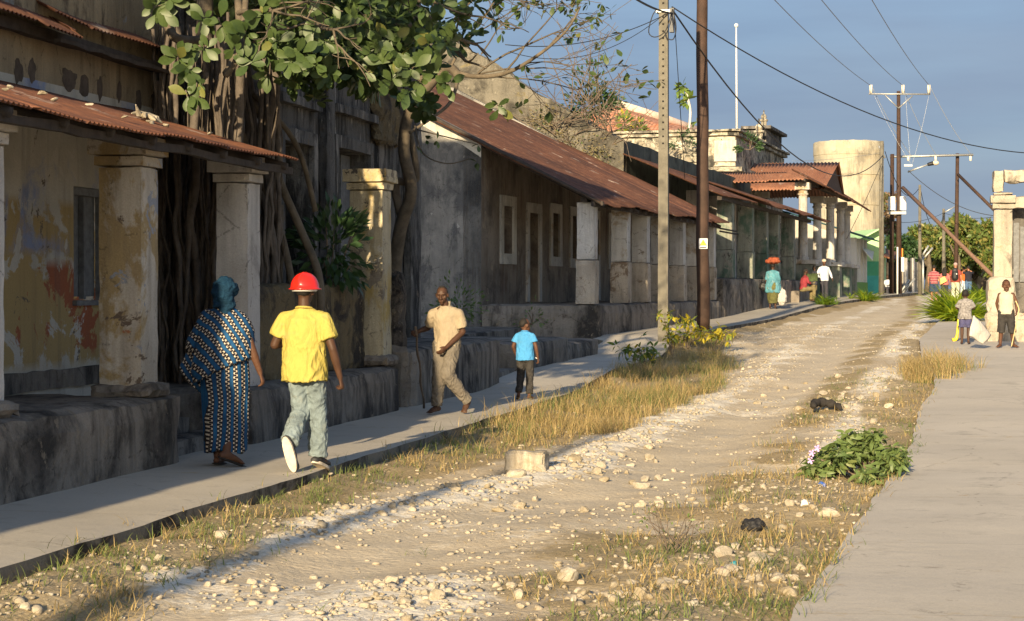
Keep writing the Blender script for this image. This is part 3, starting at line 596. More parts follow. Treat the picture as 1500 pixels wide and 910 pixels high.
# dark flat blobs laid on the upper wall for the shaded beam sockets
for k, (px, w) in enumerate([(22, .16), (43, .14), (92, .32), (118, .2), (143, .13), (172, .12), (200, .14), (222, .2)]):
    y = wy(px); bm = bmesh.new(); bmesh.ops.create_icosphere(bm, subdivisions=3, radius=1)
    for v in bm.verts: d_ = 1 + .5 * noise.noise(v.co * 1.6 + Vector((k, 0, 0))); v.co = Vector((-8.2 + v.co.x * .012, y + w / 2 + v.co.y * w * .55 * d_, 3.80 + .02 * (k % 3) + v.co.z * .11 * d_))
    bmobj('dark_socket_patch', bm, M['socket_shade'], h1)
wn = box('window', (-8.33, wy(108) + .06, 1.67), (-8.36, wy(108) + .80, 2.74), M['greywood'], h1)
boxes('window_frame', [((-8.24, wy(108) + .003, 1.633), (-8.31, wy(108) + .07, 2.777)), ((-8.24, wy(108) + .78, 1.633), (-8.31, wy(108) + .847, 2.777)), ((-8.24, wy(108) + .072, 2.70), (-8.31, wy(108) + .778, 2.777)), ((-8.15, wy(108) - .03, 1.58), (-8.31, wy(108) + .88, 1.63)), ((-8.27, wy(108) + .40, 1.64), (-8.325, wy(108) + .45, 2.69))], M['greywood'], wn, cell=.1, amp=.002)
box('shutter', (-8.20, wy(108) + .80, 1.65), (-8.24, wy(108) + 1.0, 2.74), M['darkwood'], wn, cell=.1, amp=.003)
pl = box('porch_floor', (-8.2, -12, -.1), (-6.57, yonx(263, -6.57) + .1, FL), M['plinth'], h1, cell=.16, amp=.02, edge=.05, seed=2)
box('wall_skirting', (-8.203, -11.9, FL - .01), (-8.15, 19.9, FL + .2), M['plinth2'], h1, cell=.15, amp=.012, edge=.02)
yr1 = yonx(233, -6.75); yr2 = yonx(382, -6.75); yr0 = yonx(8, -6.75)
porchpillar('pillar', -6.75, yr1, FL, 3.13, .42, M['pillar'], h1, seed=1)
porchpillar('pillar', -6.75, yr2, FL - .3, 3.14, .36, M['palepillar'], h1, seed=2, d=.40)
for k in range(8): porchpillar('pillar', -6.75, yr0 - k * 2.95, FL, 3.12, .40, M['palepillar'], h1, seed=4 + k)
box('pillar_footing', (-7.5, yr2 - .7, -.1), (-6.58, yr2 + .3, FL - .3), M['plinth2'], h1, cell=.12, amp=.02, edge=.03)
corr('porch_roof', (-6.38, -11, 3.10), (-6.38, yr2 + .15, 3.12), (-8.22, 19.9, 3.66), (-8.22, -11, 3.68), M['rustA'], h1, wl=.085, amp=.013, seed=3, rag=.05, sag=.03)
boxes('roof_beam', [((-6.88, -11, 3.14), (-6.98, yr2 + .1, 3.24)), ((-6.5, -11, 2.98), (-6.56, yr2 + .3, 3.05)), ((-7.6, -11, 3.36), (-7.7, 19.8, 3.44))], M['darkwood'], h1, cell=.3, amp=.02)
for k in range(34): tubeobj('rafter', [(-8.15, -10.6 + k * .92, 3.56), (-6.45, -10.6 + k * .92 + random.uniform(-.08, .08), 3.04)], .045, M['darkwood'], h1, n=6)
corr('upper_roof', (-7.82, -12, 4.26), (-7.82, 17.7, 4.22), (-12.6, 20.3, 6.65), (-12.6, -12, 6.65), M['rustB'], h1, wl=.085, amp=.013, seed=5, rag=.12, sag=.05)
corr('upper_roof', (-8.0, 17.4, 4.42), (-8.0, 20.7, 4.36), (-12.6, 20.9, 6.8), (-12.6, 17.5, 6.8), M['rustB'], h1, wl=.085, amp=.013, seed=9, rag=.06, sag=.02)
boxes('roof_beam', [((-8.02, -12, 4.12), (-8.12, 20.3, 4.22)), ((-7.85, 17.2, 4.08), (-7.92, 20.0, 4.12))], M['darkwood'], h1, cell=.3, amp=.02)
def W1e(p): return Vector((-8.65 - p.x, 21.0 - p.y, p.z))
wall('end_wall', W1e, 3.5, 4.9, .4, [], M['upwall'], h1, top=lambda x: 4.9 + x * .5)
# bits of broken tile, leaves and a rag lying on the roofs
def roofz(x): return 3.12 + (-6.38 - x) * (.56 / 1.84) + .02
for k, (y, x, r) in enumerate([(13.6, -7.9, .08), (14.9, -7.25, .03), (15.6, -7.3, .035), (15.1, -6.95, .03), (16.1, -6.75, .035), (16.6, -7.3, .03), (16.7, -6.75, .04), (17.2, -6.8, .035), (14.1, -6.9, .025), (18.9, -7.0, .03), (17.6, -7.2, .04)]):
    o = bpy.data.objects.new('rubble_lump', RM[k % 8]); link(o); o.location = (x, y, roofz(x) + r * .3); o.scale = (r, r * 1.5, r * .6); o.rotation_euler = (0, .4, k)
    tag(o, 'pale lump of mortar lying on the rusty porch roof', 'rubble', 'mortar lumps on the porch roof')
pts = []
bm = bmesh.new()
for k in range(9): a = k * .7; tube(bm, [(-7.15, 17.6, roofz(-7.15) + .03), (-7.15 + .09 * math.cos(a), 17.6 + .12 * math.sin(a), roofz(-7.15 + .09 * math.cos(a)) + .03), (-7.15 + .13 * math.cos(a + .3), 17.6 + .22 * math.sin(a + .3), roofz(-7.15 + .13 * math.cos(a)) + .01 + (.09 if k == 6 else 0))], [.04, .03, .006], 6)
o = bmobj('rag', bm, M['stone']); tag(o, 'crumpled whitish rag sprawled on the rusty porch roof', 'rag')
# ------------------------------------------------------------------ ruined house (dark facade, tree roots)
rh = empty('ruined_house', (-8.2, 26, 0), 'tall blackened ruin with pilasters and empty doorways behind the fig tree roots', 'ruin')
def Wr(p): return Vector((-8.2 - p.y, p.x, p.z))
Y1r = yonx(606, -8.2)
d1a, d1b = yonx(409, -8.2), yonx(452, -8.2); d2a, d2b = yonx(489, -8.2), yonx(536, -8.2)
zt1 = zat((-8.2, d1a), 205); zt2 = zat((-8.2, d2a), 216)
def rtop(x): return 9.4 + .5 * noise.noise(Vector((x * .9, 0, 0))) + .3 * noise.noise(Vector((x * 3, 5, 0)))  # top is out of view, raised so the ruin shades the grey gable
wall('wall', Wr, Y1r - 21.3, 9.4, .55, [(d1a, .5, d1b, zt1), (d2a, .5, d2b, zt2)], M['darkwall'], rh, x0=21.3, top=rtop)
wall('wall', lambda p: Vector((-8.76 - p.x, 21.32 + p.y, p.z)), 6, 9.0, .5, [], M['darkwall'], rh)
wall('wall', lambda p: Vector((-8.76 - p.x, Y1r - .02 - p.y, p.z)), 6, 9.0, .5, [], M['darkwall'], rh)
box('back_wall', (-10.6, 21.9, -.1), (-10.8, Y1r - .6, 7.0), M['darkrub'], rh)
for _a, _b in [((-8.197, yonx(466, -8.2), .6), (-8.06, yonx(466, -8.2) + .42, 6.9)), ((-8.197, yonx(590, -8.2), .6), (-8.05, Y1r - .02, 6.6)), ((-8.197, yonx(395, -8.2) - .3, .6), (-8.06, yonx(395, -8.2), 6.9)), ((-8.197, 21.32, .6), (-8.06, 21.7, 6.9))]: box('pilaster', _a, _b, M['darkwall'], rh, cell=.2, amp=.02, edge=.02)
dw = boxes('door_surround', [((-8.195, d2a - .16, .6), (-8.11, d2a - .002, zt2 + .18)), ((-8.195, d2b + .002, .6), (-8.11, d2b + .16, zt2 + .18)), ((-8.195, d2a, zt2 + .003), (-8.11, d2b, zt2 + .18)), ((-8.195, d2a - .25, zt2 + .5), (-8.06, d2b + .25, zt2 + .62))], M['darkwall'], rh, cell=.2, amp=.01)
boxes('door_surround', [((-8.195, d1a - .16, .6), (-8.11, d1a - .002, zt1 + .18)), ((-8.195, d1b + .002, .6), (-8.11, d1b + .16, zt1 + .18)), ((-8.195, d1a, zt1 + .003), (-8.11, d1b, zt1 + .18)), ((-8.195, d1a - .25, zt1 + .5), (-8.06, d1b + .25, zt1 + .62))], M['darkwall'], rh, cell=.2, amp=.01)
box('door', (-8.45, d1a + .02, .55), (-8.5, d1b - .3, zt1 - .02), M['darkwood'], rh); box('door', (-8.45, d2b - .5, .55), (-8.5, d2b - .02, zt2 - .02), M['greywood'], rh)
boxes('moulding', [((-8.197, 21.35, 5.35), (-8.0, Y1r - .05, 5.5)), ((-8.197, 21.35, 6.3), (-7.95, Y1r - .05, 6.5))], M['darkwall'], rh, cell=.25, amp=.025, edge=.02)
box('broken_masonry', (-8.18, yonx(540, -8.2), 4.0), (-8.05, yonx(577, -8.2), 5.15), M['ochrerub'], rh, cell=.09, amp=.08, edge=.06)
y2a, y2b = 19.0, yonx(588, -6.57)
box('plinth', (-8.19, y2a, -.1), (-6.57, y2b, .72), M['plinth2'], rh, cell=.16, amp=.02, edge=.05, seed=9)
yr3 = yonx(574, -6.75)
box('low_wall', (-7.25, yr2 + .02, .70), (-6.98, yr3 - .42, 1.80), M['ochrerub'], rh, cell=.1, amp=.03, edge=.04, seed=6)
porchpillar('pillar', -6.75, yr3, .74, zat((-6.75, yr3), 250), .46, M['yellowpillar'], rh, seed=12)
pb = box('broken_pillar', (-7.15, yr3 + .55, .7), (-6.78, yr3 + .95, zat((-6.75, yr3 + .9), 398)), M['darkrub'], rh, cell=.09, amp=.035, edge=.05, seed=7)
box('pillar_base', (-7.3, yr3 + .35, -.1), (-6.6, y2b + .62, 1.02), M['plinth2'], rh, cell=.12, amp=.025, edge=.05, seed=8)
y3a, y3b = y2b + .65, yonx(735, -6.57)
box('plinth', (-9.9, y3a, -.1), (-6.57, y3b, .93), M['plinth2'], rh, cell=.18, amp=.02, edge=.05, seed=11)
boxes('entrance_step', [((-8.1, 17.25, -.05), (-7.2, 18.9, .45)), ((-7.25, 17.3, -.05), (-6.85, 18.9, .30)), ], M['plinth2'], rh, cell=.15, amp=.015, edge=.03)
# terrace and steps in front of the second house
te = empty('stone_terrace', (-7.5, 37, 0), 'low broken stone terrace with three steps and dry grass behind the boy in blue', 'terrace')
box('terrace_wall', (-9.9, y3b + 2.1, -.1), (-6.57, 38, .80), M['plinth2'], te, cell=.18, amp=.02, edge=.05, seed=14)
box('terrace_wall', (-9.9, 38.02, -.1), (-6.6, yonx(880, -6.57), .66), M['plinth2'], te, cell=.18, amp=.025, edge=.05, seed=15)
boxes('step', [((-8.5, y3b + .02, -.05), (-6.75, y3b + 2.08, .36)), ((-8.5, y3b + .02, .36), (-7.05, y3b + 2.08, .54)), ((-8.5, y3b + .02, .54), (-7.4, y3b + 2.08, .74))], M['plinth2'], te, cell=.2, amp=.01, edge=.03)
boxes('platform', [((-14, Y1r + .1, .1), (-8.6, 44.6, .86))], M['plinth2'], te, cell=.3, amp=.02, edge=.03)
# ------------------------------------------------------------------ second house (big dark rusty roof, row of pillars)
def F(p): return UV(p[1], -p[0], p[2])               # frame: x towards the street (-v), y along the street (u)
h2 = empty('pillared_house', UV(8, 3), 'long dim house with dark red tin roof sweeping down over a row of square pillars', 'house')
F2 = 1.38; U2 = 17.0
vw = 2.75; ops = []
specs = [(731 + 5, 754 - 4, 'w'), (769 + 5, 792 - 4, 'd'), (805 + 3, 821 - 3, 'w')]
for (a, b_, k) in specs:
    ua, ub = uonv(a, vw), uonv(b_, vw); ops.append((ua, F2 + .03 if k == 'd' else 2.62, ub, 3.72 if k == 'd' else 3.8))
for j, u in enumerate([8.8, 11.2, 13.6]): ops.append((u, F2 + .03 if j % 2 else 2.6, u + .75, 3.8))
def Fw(v):
    return lambda p: UV(p.x, v + p.y, p.z)
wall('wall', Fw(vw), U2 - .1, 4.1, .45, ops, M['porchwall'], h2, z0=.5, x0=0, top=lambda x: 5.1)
for o_ in ops:
    a, z0, b_, z1 = o_
    isd = z0 < 2
    wd = box('door' if isd else 'window', (-vw - .30, a + .01, z0), (-vw - .33, b_ - .01, z1), M['darkwood'] if isd else M['void'], h2, F)
    fr_ = [((-vw + .05, a - .26, z0 - (.0 if isd else .26)), (-vw - .01, a - .003, z1 + .26)), ((-vw + .05, b_ + .003, z0 - (.0 if isd else .26)), (-vw - .01, b_ + .26, z1 + .26)), ((-vw + .05, a - .002, z1 + .003), (-vw - .01, b_ + .002, z1 + .26))]
    if not isd: fr_.append(((-vw + .06, a - .002, z0 - .26), (-vw - .01, b_ + .002, z0 - .003)))
    boxes('door_surround' if isd else 'window_surround', fr_, M['whitewash'] if z1 > 3.75 and a < 3 else M['pillartan'], wd, F, cell=.2, amp=.006)
    if not isd: boxes('shutter', [((-vw - .15, a + .02, z0 + .02), (-vw - .18, a + (b_ - a) * .42, z1 - .02))], M['greywood'], wd, F)
    elif True: boxes('door_leaf', [((-vw - .1, a + .02, z0), (-vw - .27, a + .06, z1 - .02))], M['greywood'], wd, F)
# gable wall towards us, ridge behind
zr = 8.45; eav = zat(UV(0, -.3), 297)
def gtop(v): return eav + (v + .3) * .515
def Fg(u0): return lambda p: UV(u0 + p.y, p.x, p.z)
wall('gable_wall', Fg(0), 12.4, 4, .4, [], M['gable'], h2, x0=vw + .002, z0=-.1, top=lambda v: gtop(min(v, 9.2)) - (max(0, v - 9.2)) * .5 - .06)
wall('gable_wall', Fg(U2 - .42), 12.4, 4, .4, [], M['gable'], h2, x0=vw + .47, z0=-.1, top=lambda v: gtop(min(v, 9.2)) - (max(0, v - 9.2)) * .5 - .06)
bm = bmesh.new(); n_ = 14
for i in range(n_):
    v0, v1 = vw + 6.2 * i / n_, vw + 6.2 * (i + 1) / n_; pa = [UV(-.02, v0, gtop(v0) - .07), UV(-.02, v1, gtop(v1) - .07), UV(-.02, v1, gtop(v1) - .42 - .2 * noise.noise(Vector((v1 * 2, 0, 0)))), UV(-.02, v0, gtop(v0) - .42 - .2 * noise.noise(Vector((v0 * 2, 0, 0))))]
    bm.faces.new([bm.verts.new(p) for p in pa])
bmesh.ops.remove_doubles(bm, verts=bm.verts, dist=.001); bmobj('limewashed_band', bm, M['whitewash'], h2)
box('porch_floor', (0.12, -.05, .1), (-vw, U2, F2), M['plinth'], h2, F, cell=.2, amp=.025, edge=.05, seed=21)
us2 = [uonv(p, 0) for p in (876, 924, 952.5, 979, 1005, 1027, 1049)]
for k, u in enumerate(us2):
    porchpillar('pillar', 0, u, F2, eav + .02, .42, M['pillartan'], h2, F, cap=False, ped=2.43, pm=M['pedestal'], seed=30 + k)
corr('roof', UV(-.35, -.32, eav), UV(U2 + .35, -.32, zat(UV(U2, -.3), 326)), UV(U2 + .3, 9.2, zr), UV(-.3, 9.2, zr), M['rustB'], h2, wl=.11, amp=.018, rows=14, seed=14, rag=.07, sag=.07, sheet=.85)
corr('roof', UV(-.35, 15.5, 5.2), UV(U2 + .35, 15.5, 5.2), UV(U2 + .3, 9.25, zr), UV(-.3, 9.25, zr), M['rustB'], h2, wl=.2, amp=.018, rows=3, seed=15)
boxes('roof_beam', [((.1, -.3, eav - .09), (.0, U2, eav + .01)), ((-.15, -.1, eav + .02), (-.30, U2 - .1, eav + .14))], M['darkwood'], h2, F, cell=.4, amp=.02)
boxes('barge_board', [((.25, -.37, eav - .08), (.30, -.3, eav + .02))], M['darkwood'], h2, F)
tubeobj('barge_board', [UV(-.3, -.30, eav - .06), UV(-.3, 4, gtop(4) - .08), UV(-.3, 8.9, gtop(8.9) - .08)], .05, M['darkwood'], h2, n=4)
for k in range(18): tubeobj('rafter', [UV(.1 + k * .95, vw, gtop(vw) - .15), UV(.1 + k * .95, -.22, eav - .07)], .05, M['darkwood'], h2, n=6)
for k, dz in enumerate((0, -.09)): tubeobj('beam_end', [UV(U2 - .2, -.1, eav - .1 + dz), UV(U2 + 1.0 + .2 * k, -.45, eav - .17 + dz)], .03, M['darkwood'], h2, n=5)
# ------------------------------------------------------------------ third house (green-stained, gabled party wall with curved top)
h3 = empty('green_pillared_house', UV(30, 3), 'house with green-stained pillars and a brown tin porch roof drooping at its far end', 'house')
U3 = 17.45; U3e = uonv(1180, 0)
def ptop(v):
    z0 = zat(UV(U3, 3.17), 205); z1 = zat(UV(U3, 7.4), 98); tt = (v - 3.17) / 4.23
    return z0 + (z1 - z0) * tt + .28 * math.sin(PI * max(0, min(1, tt))) * -.6 + .12 * noise.noise(Vector((v * 1.7, 3, 0)))
bm = bmesh.new(); rbox(bm, (3.17, 0, -.1), (10.5, .6, 1.), lambda p: UV(U3 + p.y, p.x, -.1 + (min(ptop(p.x), 10.0) + .1) * (p.z + .1) / 1.1), cell=.3, amp=.02); bmesh.ops.recalc_face_normals(bm, faces=bm.faces)
bmobj('party_wall', bm, M['cornice'] if False else plaster('partywall', (.20, .185, .15), [((.065, .06, .05), .9, .44, .12, 1), ((.36, .33, .27), 2.3, .62, .06, 1), ((.2, .17, .1), 3, .6, .06, 1)], ((.04, .04, .035), .8), .45, .03, off=31), h3)
zw3 = zat(UV(U3, 3.17), 205); ops3 = []
for k in range(5): ops3.append((20.6 + k * 4.1, 2.12, 21.7 + k * 4.1, 4.2))
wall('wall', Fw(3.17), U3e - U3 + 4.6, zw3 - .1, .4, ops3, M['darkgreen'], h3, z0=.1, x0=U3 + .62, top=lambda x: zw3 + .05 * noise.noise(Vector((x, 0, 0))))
for o_ in ops3: 
    dd = box('door', (-3.17 - .2, o_[0] + .02, o_[1]), (-3.17 - .24, o_[2] - .02, o_[3]), M['void'], h3, F)
    boxes('door_surround', [((-3.17 + .05, o_[0] - .15, o_[1]), (-3.17 - .01, o_[0] - .003, o_[3] + .15)), ((-3.17 + .05, o_[2] + .003, o_[1]), (-3.17 - .01, o_[2] + .15, o_[3] + .15))], M['pillartan'], dd, F)
F3 = 2.1
box('porch_floor', (.12, U3 + .02, .2), (-3.17, U3e + .5, F3), M['plinth'], h3, F, cell=.25, amp=.025, edge=.05, seed=41)
e3 = zat(UV(U3, -.3), 286)
for k, px in enumerate((1076, 1105, 1126, 1142.5, 1165)):
    u = uonv(px, 0); porchpillar('pillar', 0, u, F3, e3 - .02, .52, M['greenwall'], h3, F, cap=False, ped=3.05, pm=M['greenwall'], seed=50 + k)
    if k < 4: porchpillar('inner_pillar', -1.5, u + 1.8, F3, e3 + .4, .42, M['palepillar'], h3, F, cap=False, base=False, seed=60 + k)
corr('porch_roof', UV(U3 - .2, -.15, e3), UV(23, -.35, e3 + .02), UV(23, 3.15, zat(UV(U3, 3.17), 226)), UV(U3 - .2, 3.15, zat(UV(U3, 3.17), 226)), M['rustB'], h3, wl=.12, amp=.02, seed=21, rag=.03)
corr('porch_roof', UV(22.9, -.55, e3 + .06), UV(U3e + 3.6, -.6, zat(UV(U3e + 3.2, -.6), 322)), UV(U3e + 2.5, 3.15, e3 + 1.3), UV(22.9, 3.15, e3 + 1.35), M['rustB'], h3, wl=.12, amp=.02, seed=23, rag=.13, sag=.12)
boxes('roof_beam', [((.05, U3, e3 - .14), (-.1, U3e + 1.5, e3 - .02))], M['darkwood'], h3, F, cell=.5, amp=.02)
tubeobj('drain_pipe', [UV(U3 + 1.2, .9, e3 + .1), UV(U3 + 1.35, .9, 2.1)], .07, M['palepillar'], h3)
# ------------------------------------------------------------------ parapet building behind
h5 = empty('parapet_building', UV(52, 6), 'old building with heavy weathered cornice and parapet, sunlit on its near side', 'building')
vq = 3.4 + .4; zc = zat(UV(43.5, vq), 190); UE = 59.5
def slab(name, z0, z1, out, mat1, u0=43.5, u1=UE, v1=14, amp=.02, cell=.5): box(name, (-(vq - out), u0 - out, z0), (-v1, u1 + out, z1), mat1, h5, F, cell=cell, amp=amp, edge=.03)
slab('wall', 0, zc - 2.35, 0, M['cornice']); slab('lower_cornice', zc - 2.35, zc - 2.05, .28, M['cornice']); slab('frieze', zc - 2.04, zc - 1.95, .1, M['cornice']); slab('frieze', zc - 1.94, zc - 1.7, .42, M['cornice']); slab('parapet', zc - 1.69, zc - .3, .06, M['cornice'])
slab('parapet_coping', zc - .29, zc - .12, .22, M['cornice']); slab('parapet_coping', zc - .11, zc + .02, .34, M['cornice'])
box('parapet_panel', (-(vq - .1), 43.4 - .06, zc - 1.45), (-(vq + .9), 43.4, zc - .5), M['whitewash'], h5, F); box('parapet_panel', (-(vq + 1.5), 43.4 - .06, zc - 1.45), (-(vq + 4.4), 43.4, zc - .5), M['cornice'], h5, F, cell=.3, amp=.01)
ua = uonv(1118, vq); 
box('attic', (-(vq - .15), ua, zc + .03), (-(vq + 1.0), uonv(1141, vq), zc + .72), M['corndark'], h5, F, cell=.3, amp=.02, edge=.03); box('attic_coping', (-(vq - .4), ua - .2, zc + .73), (-(vq + 1.1), uonv(1141, vq) + .2, zc + .88), M['corndark'], h5, F, cell=.3, amp=.02)
def finial(u, v, z, s):
    bm = bmesh.new(); prof = [(.34, 0), (.34, .12), (.24, .16), (.26, .55), (.36, .6), (.36, .72), (.2, .78), (.26, .95), (.2, 1.12), (.07, 1.2), (.05, 1.5), (.01, 1.55)]
    c0 = UV(u, v, z); tube(bm, [c0 + Vector((0, 0, h * s)) for r, h in prof], [r * s for r, h in prof], 10); f_ = bmobj('finial', bm, M['cornice'], h5)
finial(ua - .8, vq + .1, zc + .03, .75); finial(uonv(1123, vq) + .3, vq + .2, zc + .88, .6); box('finial_pedestal', (-(vq + .5), ua - 1.15, zc - .1), (-(vq - .3), ua - .45, zc + .05), M['cornice'], h5, F)
box('old_wall', (-4.4, 40.2, 0), (-9, 40.7, 7.0), M['cornice'], h5, F, cell=.3, amp=.05, edge=.1)
# hipped tile roof further back
hr = empty('tiled_hip_roof_house', PD(900, 300, 118), 'house behind with a sunlit orange clay tile hip roof sprouting weeds', 'house')
A = PD(893, 152, 118); Bq = PD(1012, 190, 112); Cq = PD(780, 215, 108); D_ = PD(1020, 205, 104); E_ = PD(700, 215, 125)
t = NT('claytile', .9, .2); wv = t.n.new('ShaderNodeTexWave'); t.L(t.scale(1, 1, 1), wv.inputs[0]); wv.inputs['Scale'].default_value = 1.4; wv.bands_direction = 'X'; wv.inputs['Distortion'].default_value = 1.5
c_ = t.mix(t.ramp(t.noise(1.2, 6, .7), .4, .62), (.52, .20, .10), (.62, .36, .24)); c_ = t.mix(t.ramp(wv.outputs['Fac'], .3, .6), t.mix(.5, c_, (.25, .1, .06)), c_); c_ = t.mix(t.ramp(t.noise(3, 5, .7), .6, .7), c_, (.22, .17, .10)); t.col(c_); t.bump(wv.outputs['Fac'], .6, .05); M['claytile'] = t.m
bm = bmesh.new(); vs = [bm.verts.new(p) for p in (A, PD(1060, 205, 128), D_, Cq, E_)]
bm.faces.new((vs[0], vs[3], vs[2])); bm.faces.new((vs[0], vs[2], vs[1])); bm.faces.new((vs[0], vs[4], vs[3])); bmesh.ops.subdivide_edges(bm, edges=bm.edges, cuts=14, use_grid_fill=True)
for v in bm.verts: v.co += noise.noise_vector(v.co * .9) * .10
bmobj('tile_roof', bm, M['claytile'], hr)
tubeobj('ridge_tiles', [A + Vector((0, 0, .1)), A.lerp(PD(1060, 205, 128), .5) + Vector((0, 0, .12)), PD(1060, 205, 128)], .28, plain('mortar', (.60, .48, .40), .9, .25, sc=2), hr); tubeobj('ridge_tiles', [A + Vector((0, 0, .05)), A.lerp(Cq, .5) + Vector((0, 0, .05)), Cq], .2, bpy.data.materials['mortar'], hr)
prism('wall', [Vector((p.x, p.y, 0)) for p in (Cq, D_, PD(1060, 205, 128), E_)], (0, 0, Cq.z - .3), M['cornice'], hr)
# ------------------------------------------------------------------ porticoed market house
h4 = empty('portico_building', UV(47, 2), 'portico with tall round columns on pedestals and orange corrugated gabled roof', 'building')
f4 = 1.75
def column(u, v, z0, zp, z1, w=.42):
    p = box('column', (-v - w / 2, u - w / 2, zp + .01), (-v + w / 2, u + w / 2, z1 - .3), M['greenwall'], None, F) if False else None
    bm = bmesh.new(); c0 = UV(u, v, 0); tube(bm, [c0 + Vector((0, 0, z)) for z in (zp, zp + .12, zp + .14, z1 - .55, z1 - .53, z1 - .45, z1 - .44, z1 - .3)], [w * .62, w * .62, w * .5, w * .44, w * .55, w * .55, w * .44, w * .5], 12); c_ = bmobj('column', bm, M['greenwall'] if v > 1 else M['pillartan'], h4)
    box('capital', (-v - w * .75, u - w * .75, z1 - .3), (-v + w * .75, u + w * .75, z1), M['pillartan'], c_, F, cell=.15, amp=.01)
    box('pedestal', (-v - .52, u - .52, z0), (-v + .52, u + .52, zp - .18), M['greenwall'], c_, F, cell=.25, amp=.02, edge=.02); box('pedestal_cap', (-v - .62, u - .62, zp - .18), (-v + .62, u + .62, zp), M['pillartan'], c_, F, cell=.25, amp=.02)
cols = [(uonv(1176, .3), .3, 268), (uonv(1197, .6) , .6, 278), (uonv(1216, .1), .1, 296), (uonv(1231, .2), .2, 300), (uonv(1240, .35), .35, 302)]
zt4 = zat(UV(cols[0][0], .3), 268)
for u, v, py in cols: column(u, v, .9, f4 + 1.25, zt4 - (.0 if u < 45 else .25))
column(cols[1][0], 3.2, .9, f4 + 1.25, zt4)
u0 = cols[0][0] - 1.2; u1 = cols[-1][0] + .8
box('porch_floor', (.1, u0 + .6, .6), (-5.5, u1, f4 - .35), M['plinth'], h4, F, cell=.4, amp=.03, edge=.05)
um = (u0 + u1) / 2 - .5; zrd = zat(UV(um, -.3), 238)
corr('gable_roof', UV(um - 4.2, -.15, zt4 - .05), UV(um - 4.2, 5.5, zt4 - .05), UV(um, 5.5, zrd), UV(um, -.35, zrd), M['rustC'], h4, wl=.16, amp=.03, seed=31, rag=.03, rows=5)
corr('gable_roof', UV(um + 4.2, 5.5, zt4 - .05), UV(um + 4.2, -.15, zt4 - .05), UV(um, -.35, zrd), UV(um, 5.5, zrd), M['rustC'], h4, wl=.16, amp=.03, seed=32, rag=.03, rows=5)
prism('gable_end', [UV(um - 4.0, -.1, zt4 - .08), UV(um + 4.0, -.1, zt4 - .08), UV(um, -.1, zrd - .15)], UV(0, .1) - UV(0, 0), M['wood'], h4)
corr('skirt_roof', UV(u0, 0.1, zt4 + .12), UV(u0, 6.4, zt4 - .15), UV(u0 + 1.9, 5.4, zt4 + .55), UV(u0 + 1.9, 1.2, zt4 + .50), M['rustC'], h4, wl=.16, amp=.03, seed=33, rag=.12, rows=5)
corr('skirt_roof', UV(u0 + .2, -.75, zt4 - .18), UV(u1 + .8, -.75, zt4 - .45), UV(u1 - .5, .8, zt4 + .55), UV(u0 + 1.2, .8, zt4 + .6), M['rustB'], h4, wl=.16, amp=.03, seed=34, rag=.12, rows=5)
boxes('roof_beam', [((-.1, u0 + .4, zt4), (-.4, u1, zt4 + .15)), ((-.3, u0 + .9, zt4 + .02), (-5.4, u0 + 1.2, zt4 + .2)), ((-4.9, u0 + .9, zt4), (-5.2, u1, zt4 + .2))], M['darkwood'], h4, F)
wall('back_wall', Fw(5.5), u1 - u0 - 1, 4.8, .3, [(u0 + 4.5, 1.5, u0 + 8.5, 4.6)], M['whitewash'], h4, z0=.6, x0=u0 + 1)
# ------------------------------------------------------------------ teal roof house + green house
h6 = empty('teal_roofed_house', UV(62, 2), 'low white house with green painted base and dark teal tin roof', 'house')
ub_ = u1 + 1.2; ue_ = uonv(1263, 0.4)
M['teal'] = plain('teal', (.05, .16, .18), .6, .3, sc=2); M['greenpaint'] = plain('greenpaint', (.14, .30, .06), .8, .2, sc=3); M['lightgreen'] = plain('lightgreen', (.42, .66, .34), .8, .12, sc=2); M['midgreen'] = plain('midgreen', (.08, .38, .22), .8, .15, sc=2); M['turq'] = plain('turq', (.07, .42, .40), .8, .15, sc=2)
ze6 = zat(UV(ub_, -.5), 345) ; zg6 = zat(UV(ub_, .4), 405)
wall('wall', Fw(.8), ue_ - ub_, 4, .3, [], M['whitewash'], h6, z0=.5, x0=ub_, top=lambda x: ze6)
box('painted_base', (-.77, ub_, .5), (-.8, ue_, 2.1), M['greenpaint'], h6, F); prism('side_wall', [UV(ub_, .82, .5), UV(ub_, 9, .5), UV(ub_, 9, ze6), UV(ub_, 4.5, ze6 + 1.3), UV(ub_, .82, ze6)], UV(.2, 0) - UV(0, 0), M['whitewash'], h6)
for k in range(4): box('pillar', (-.1, ub_ + .4 + k * (ue_ - ub_ - 1) / 3, 2.1), (-.4, ub_ + .7 + k * (ue_ - ub_ - 1) / 3, ze6 - .1), M['white'], h6, F); 
box('veranda_parapet', (-.08, ub_ + .1, .5), (-.42, ue_ - .1, 2.1), M['greenpaint'], h6, F)
corr('roof', UV(ub_ - .4, -.6, ze6 - .1), UV(ue_ + .3, -.6, ze6 - .15), UV(ue_ + .3, 4.5, ze6 + 1.5), UV(ub_ - .4, 4.5, ze6 + 1.5), M['teal'], h6, wl=.3, amp=.03, seed=41, rows=4)
corr('roof', UV(ub_ - .4, 9.4, ze6 - .1), UV(ue_ + .3, 9.4, ze6 - .1), UV(ue_ + .3, 4.5, ze6 + 1.5), UV(ub_ - .4, 4.5, ze6 + 1.5), M['teal'], h6, wl=.3, amp=.03, seed=42, rows=4)
h7 = empty('green_house', UV(75, 2), 'house painted pale green above, mid green and turquoise below, behind the concrete pole', 'house')
d7 = 112
def Q(px, py, d=d7): return PD(px, py, d)
prism('wall', [Q(1257, 440), Q(1290, 440), Q(1290, 335), Q(1257, 352)], Vector((-1.5, 4.0, 0)), M['lightgreen'], h7)
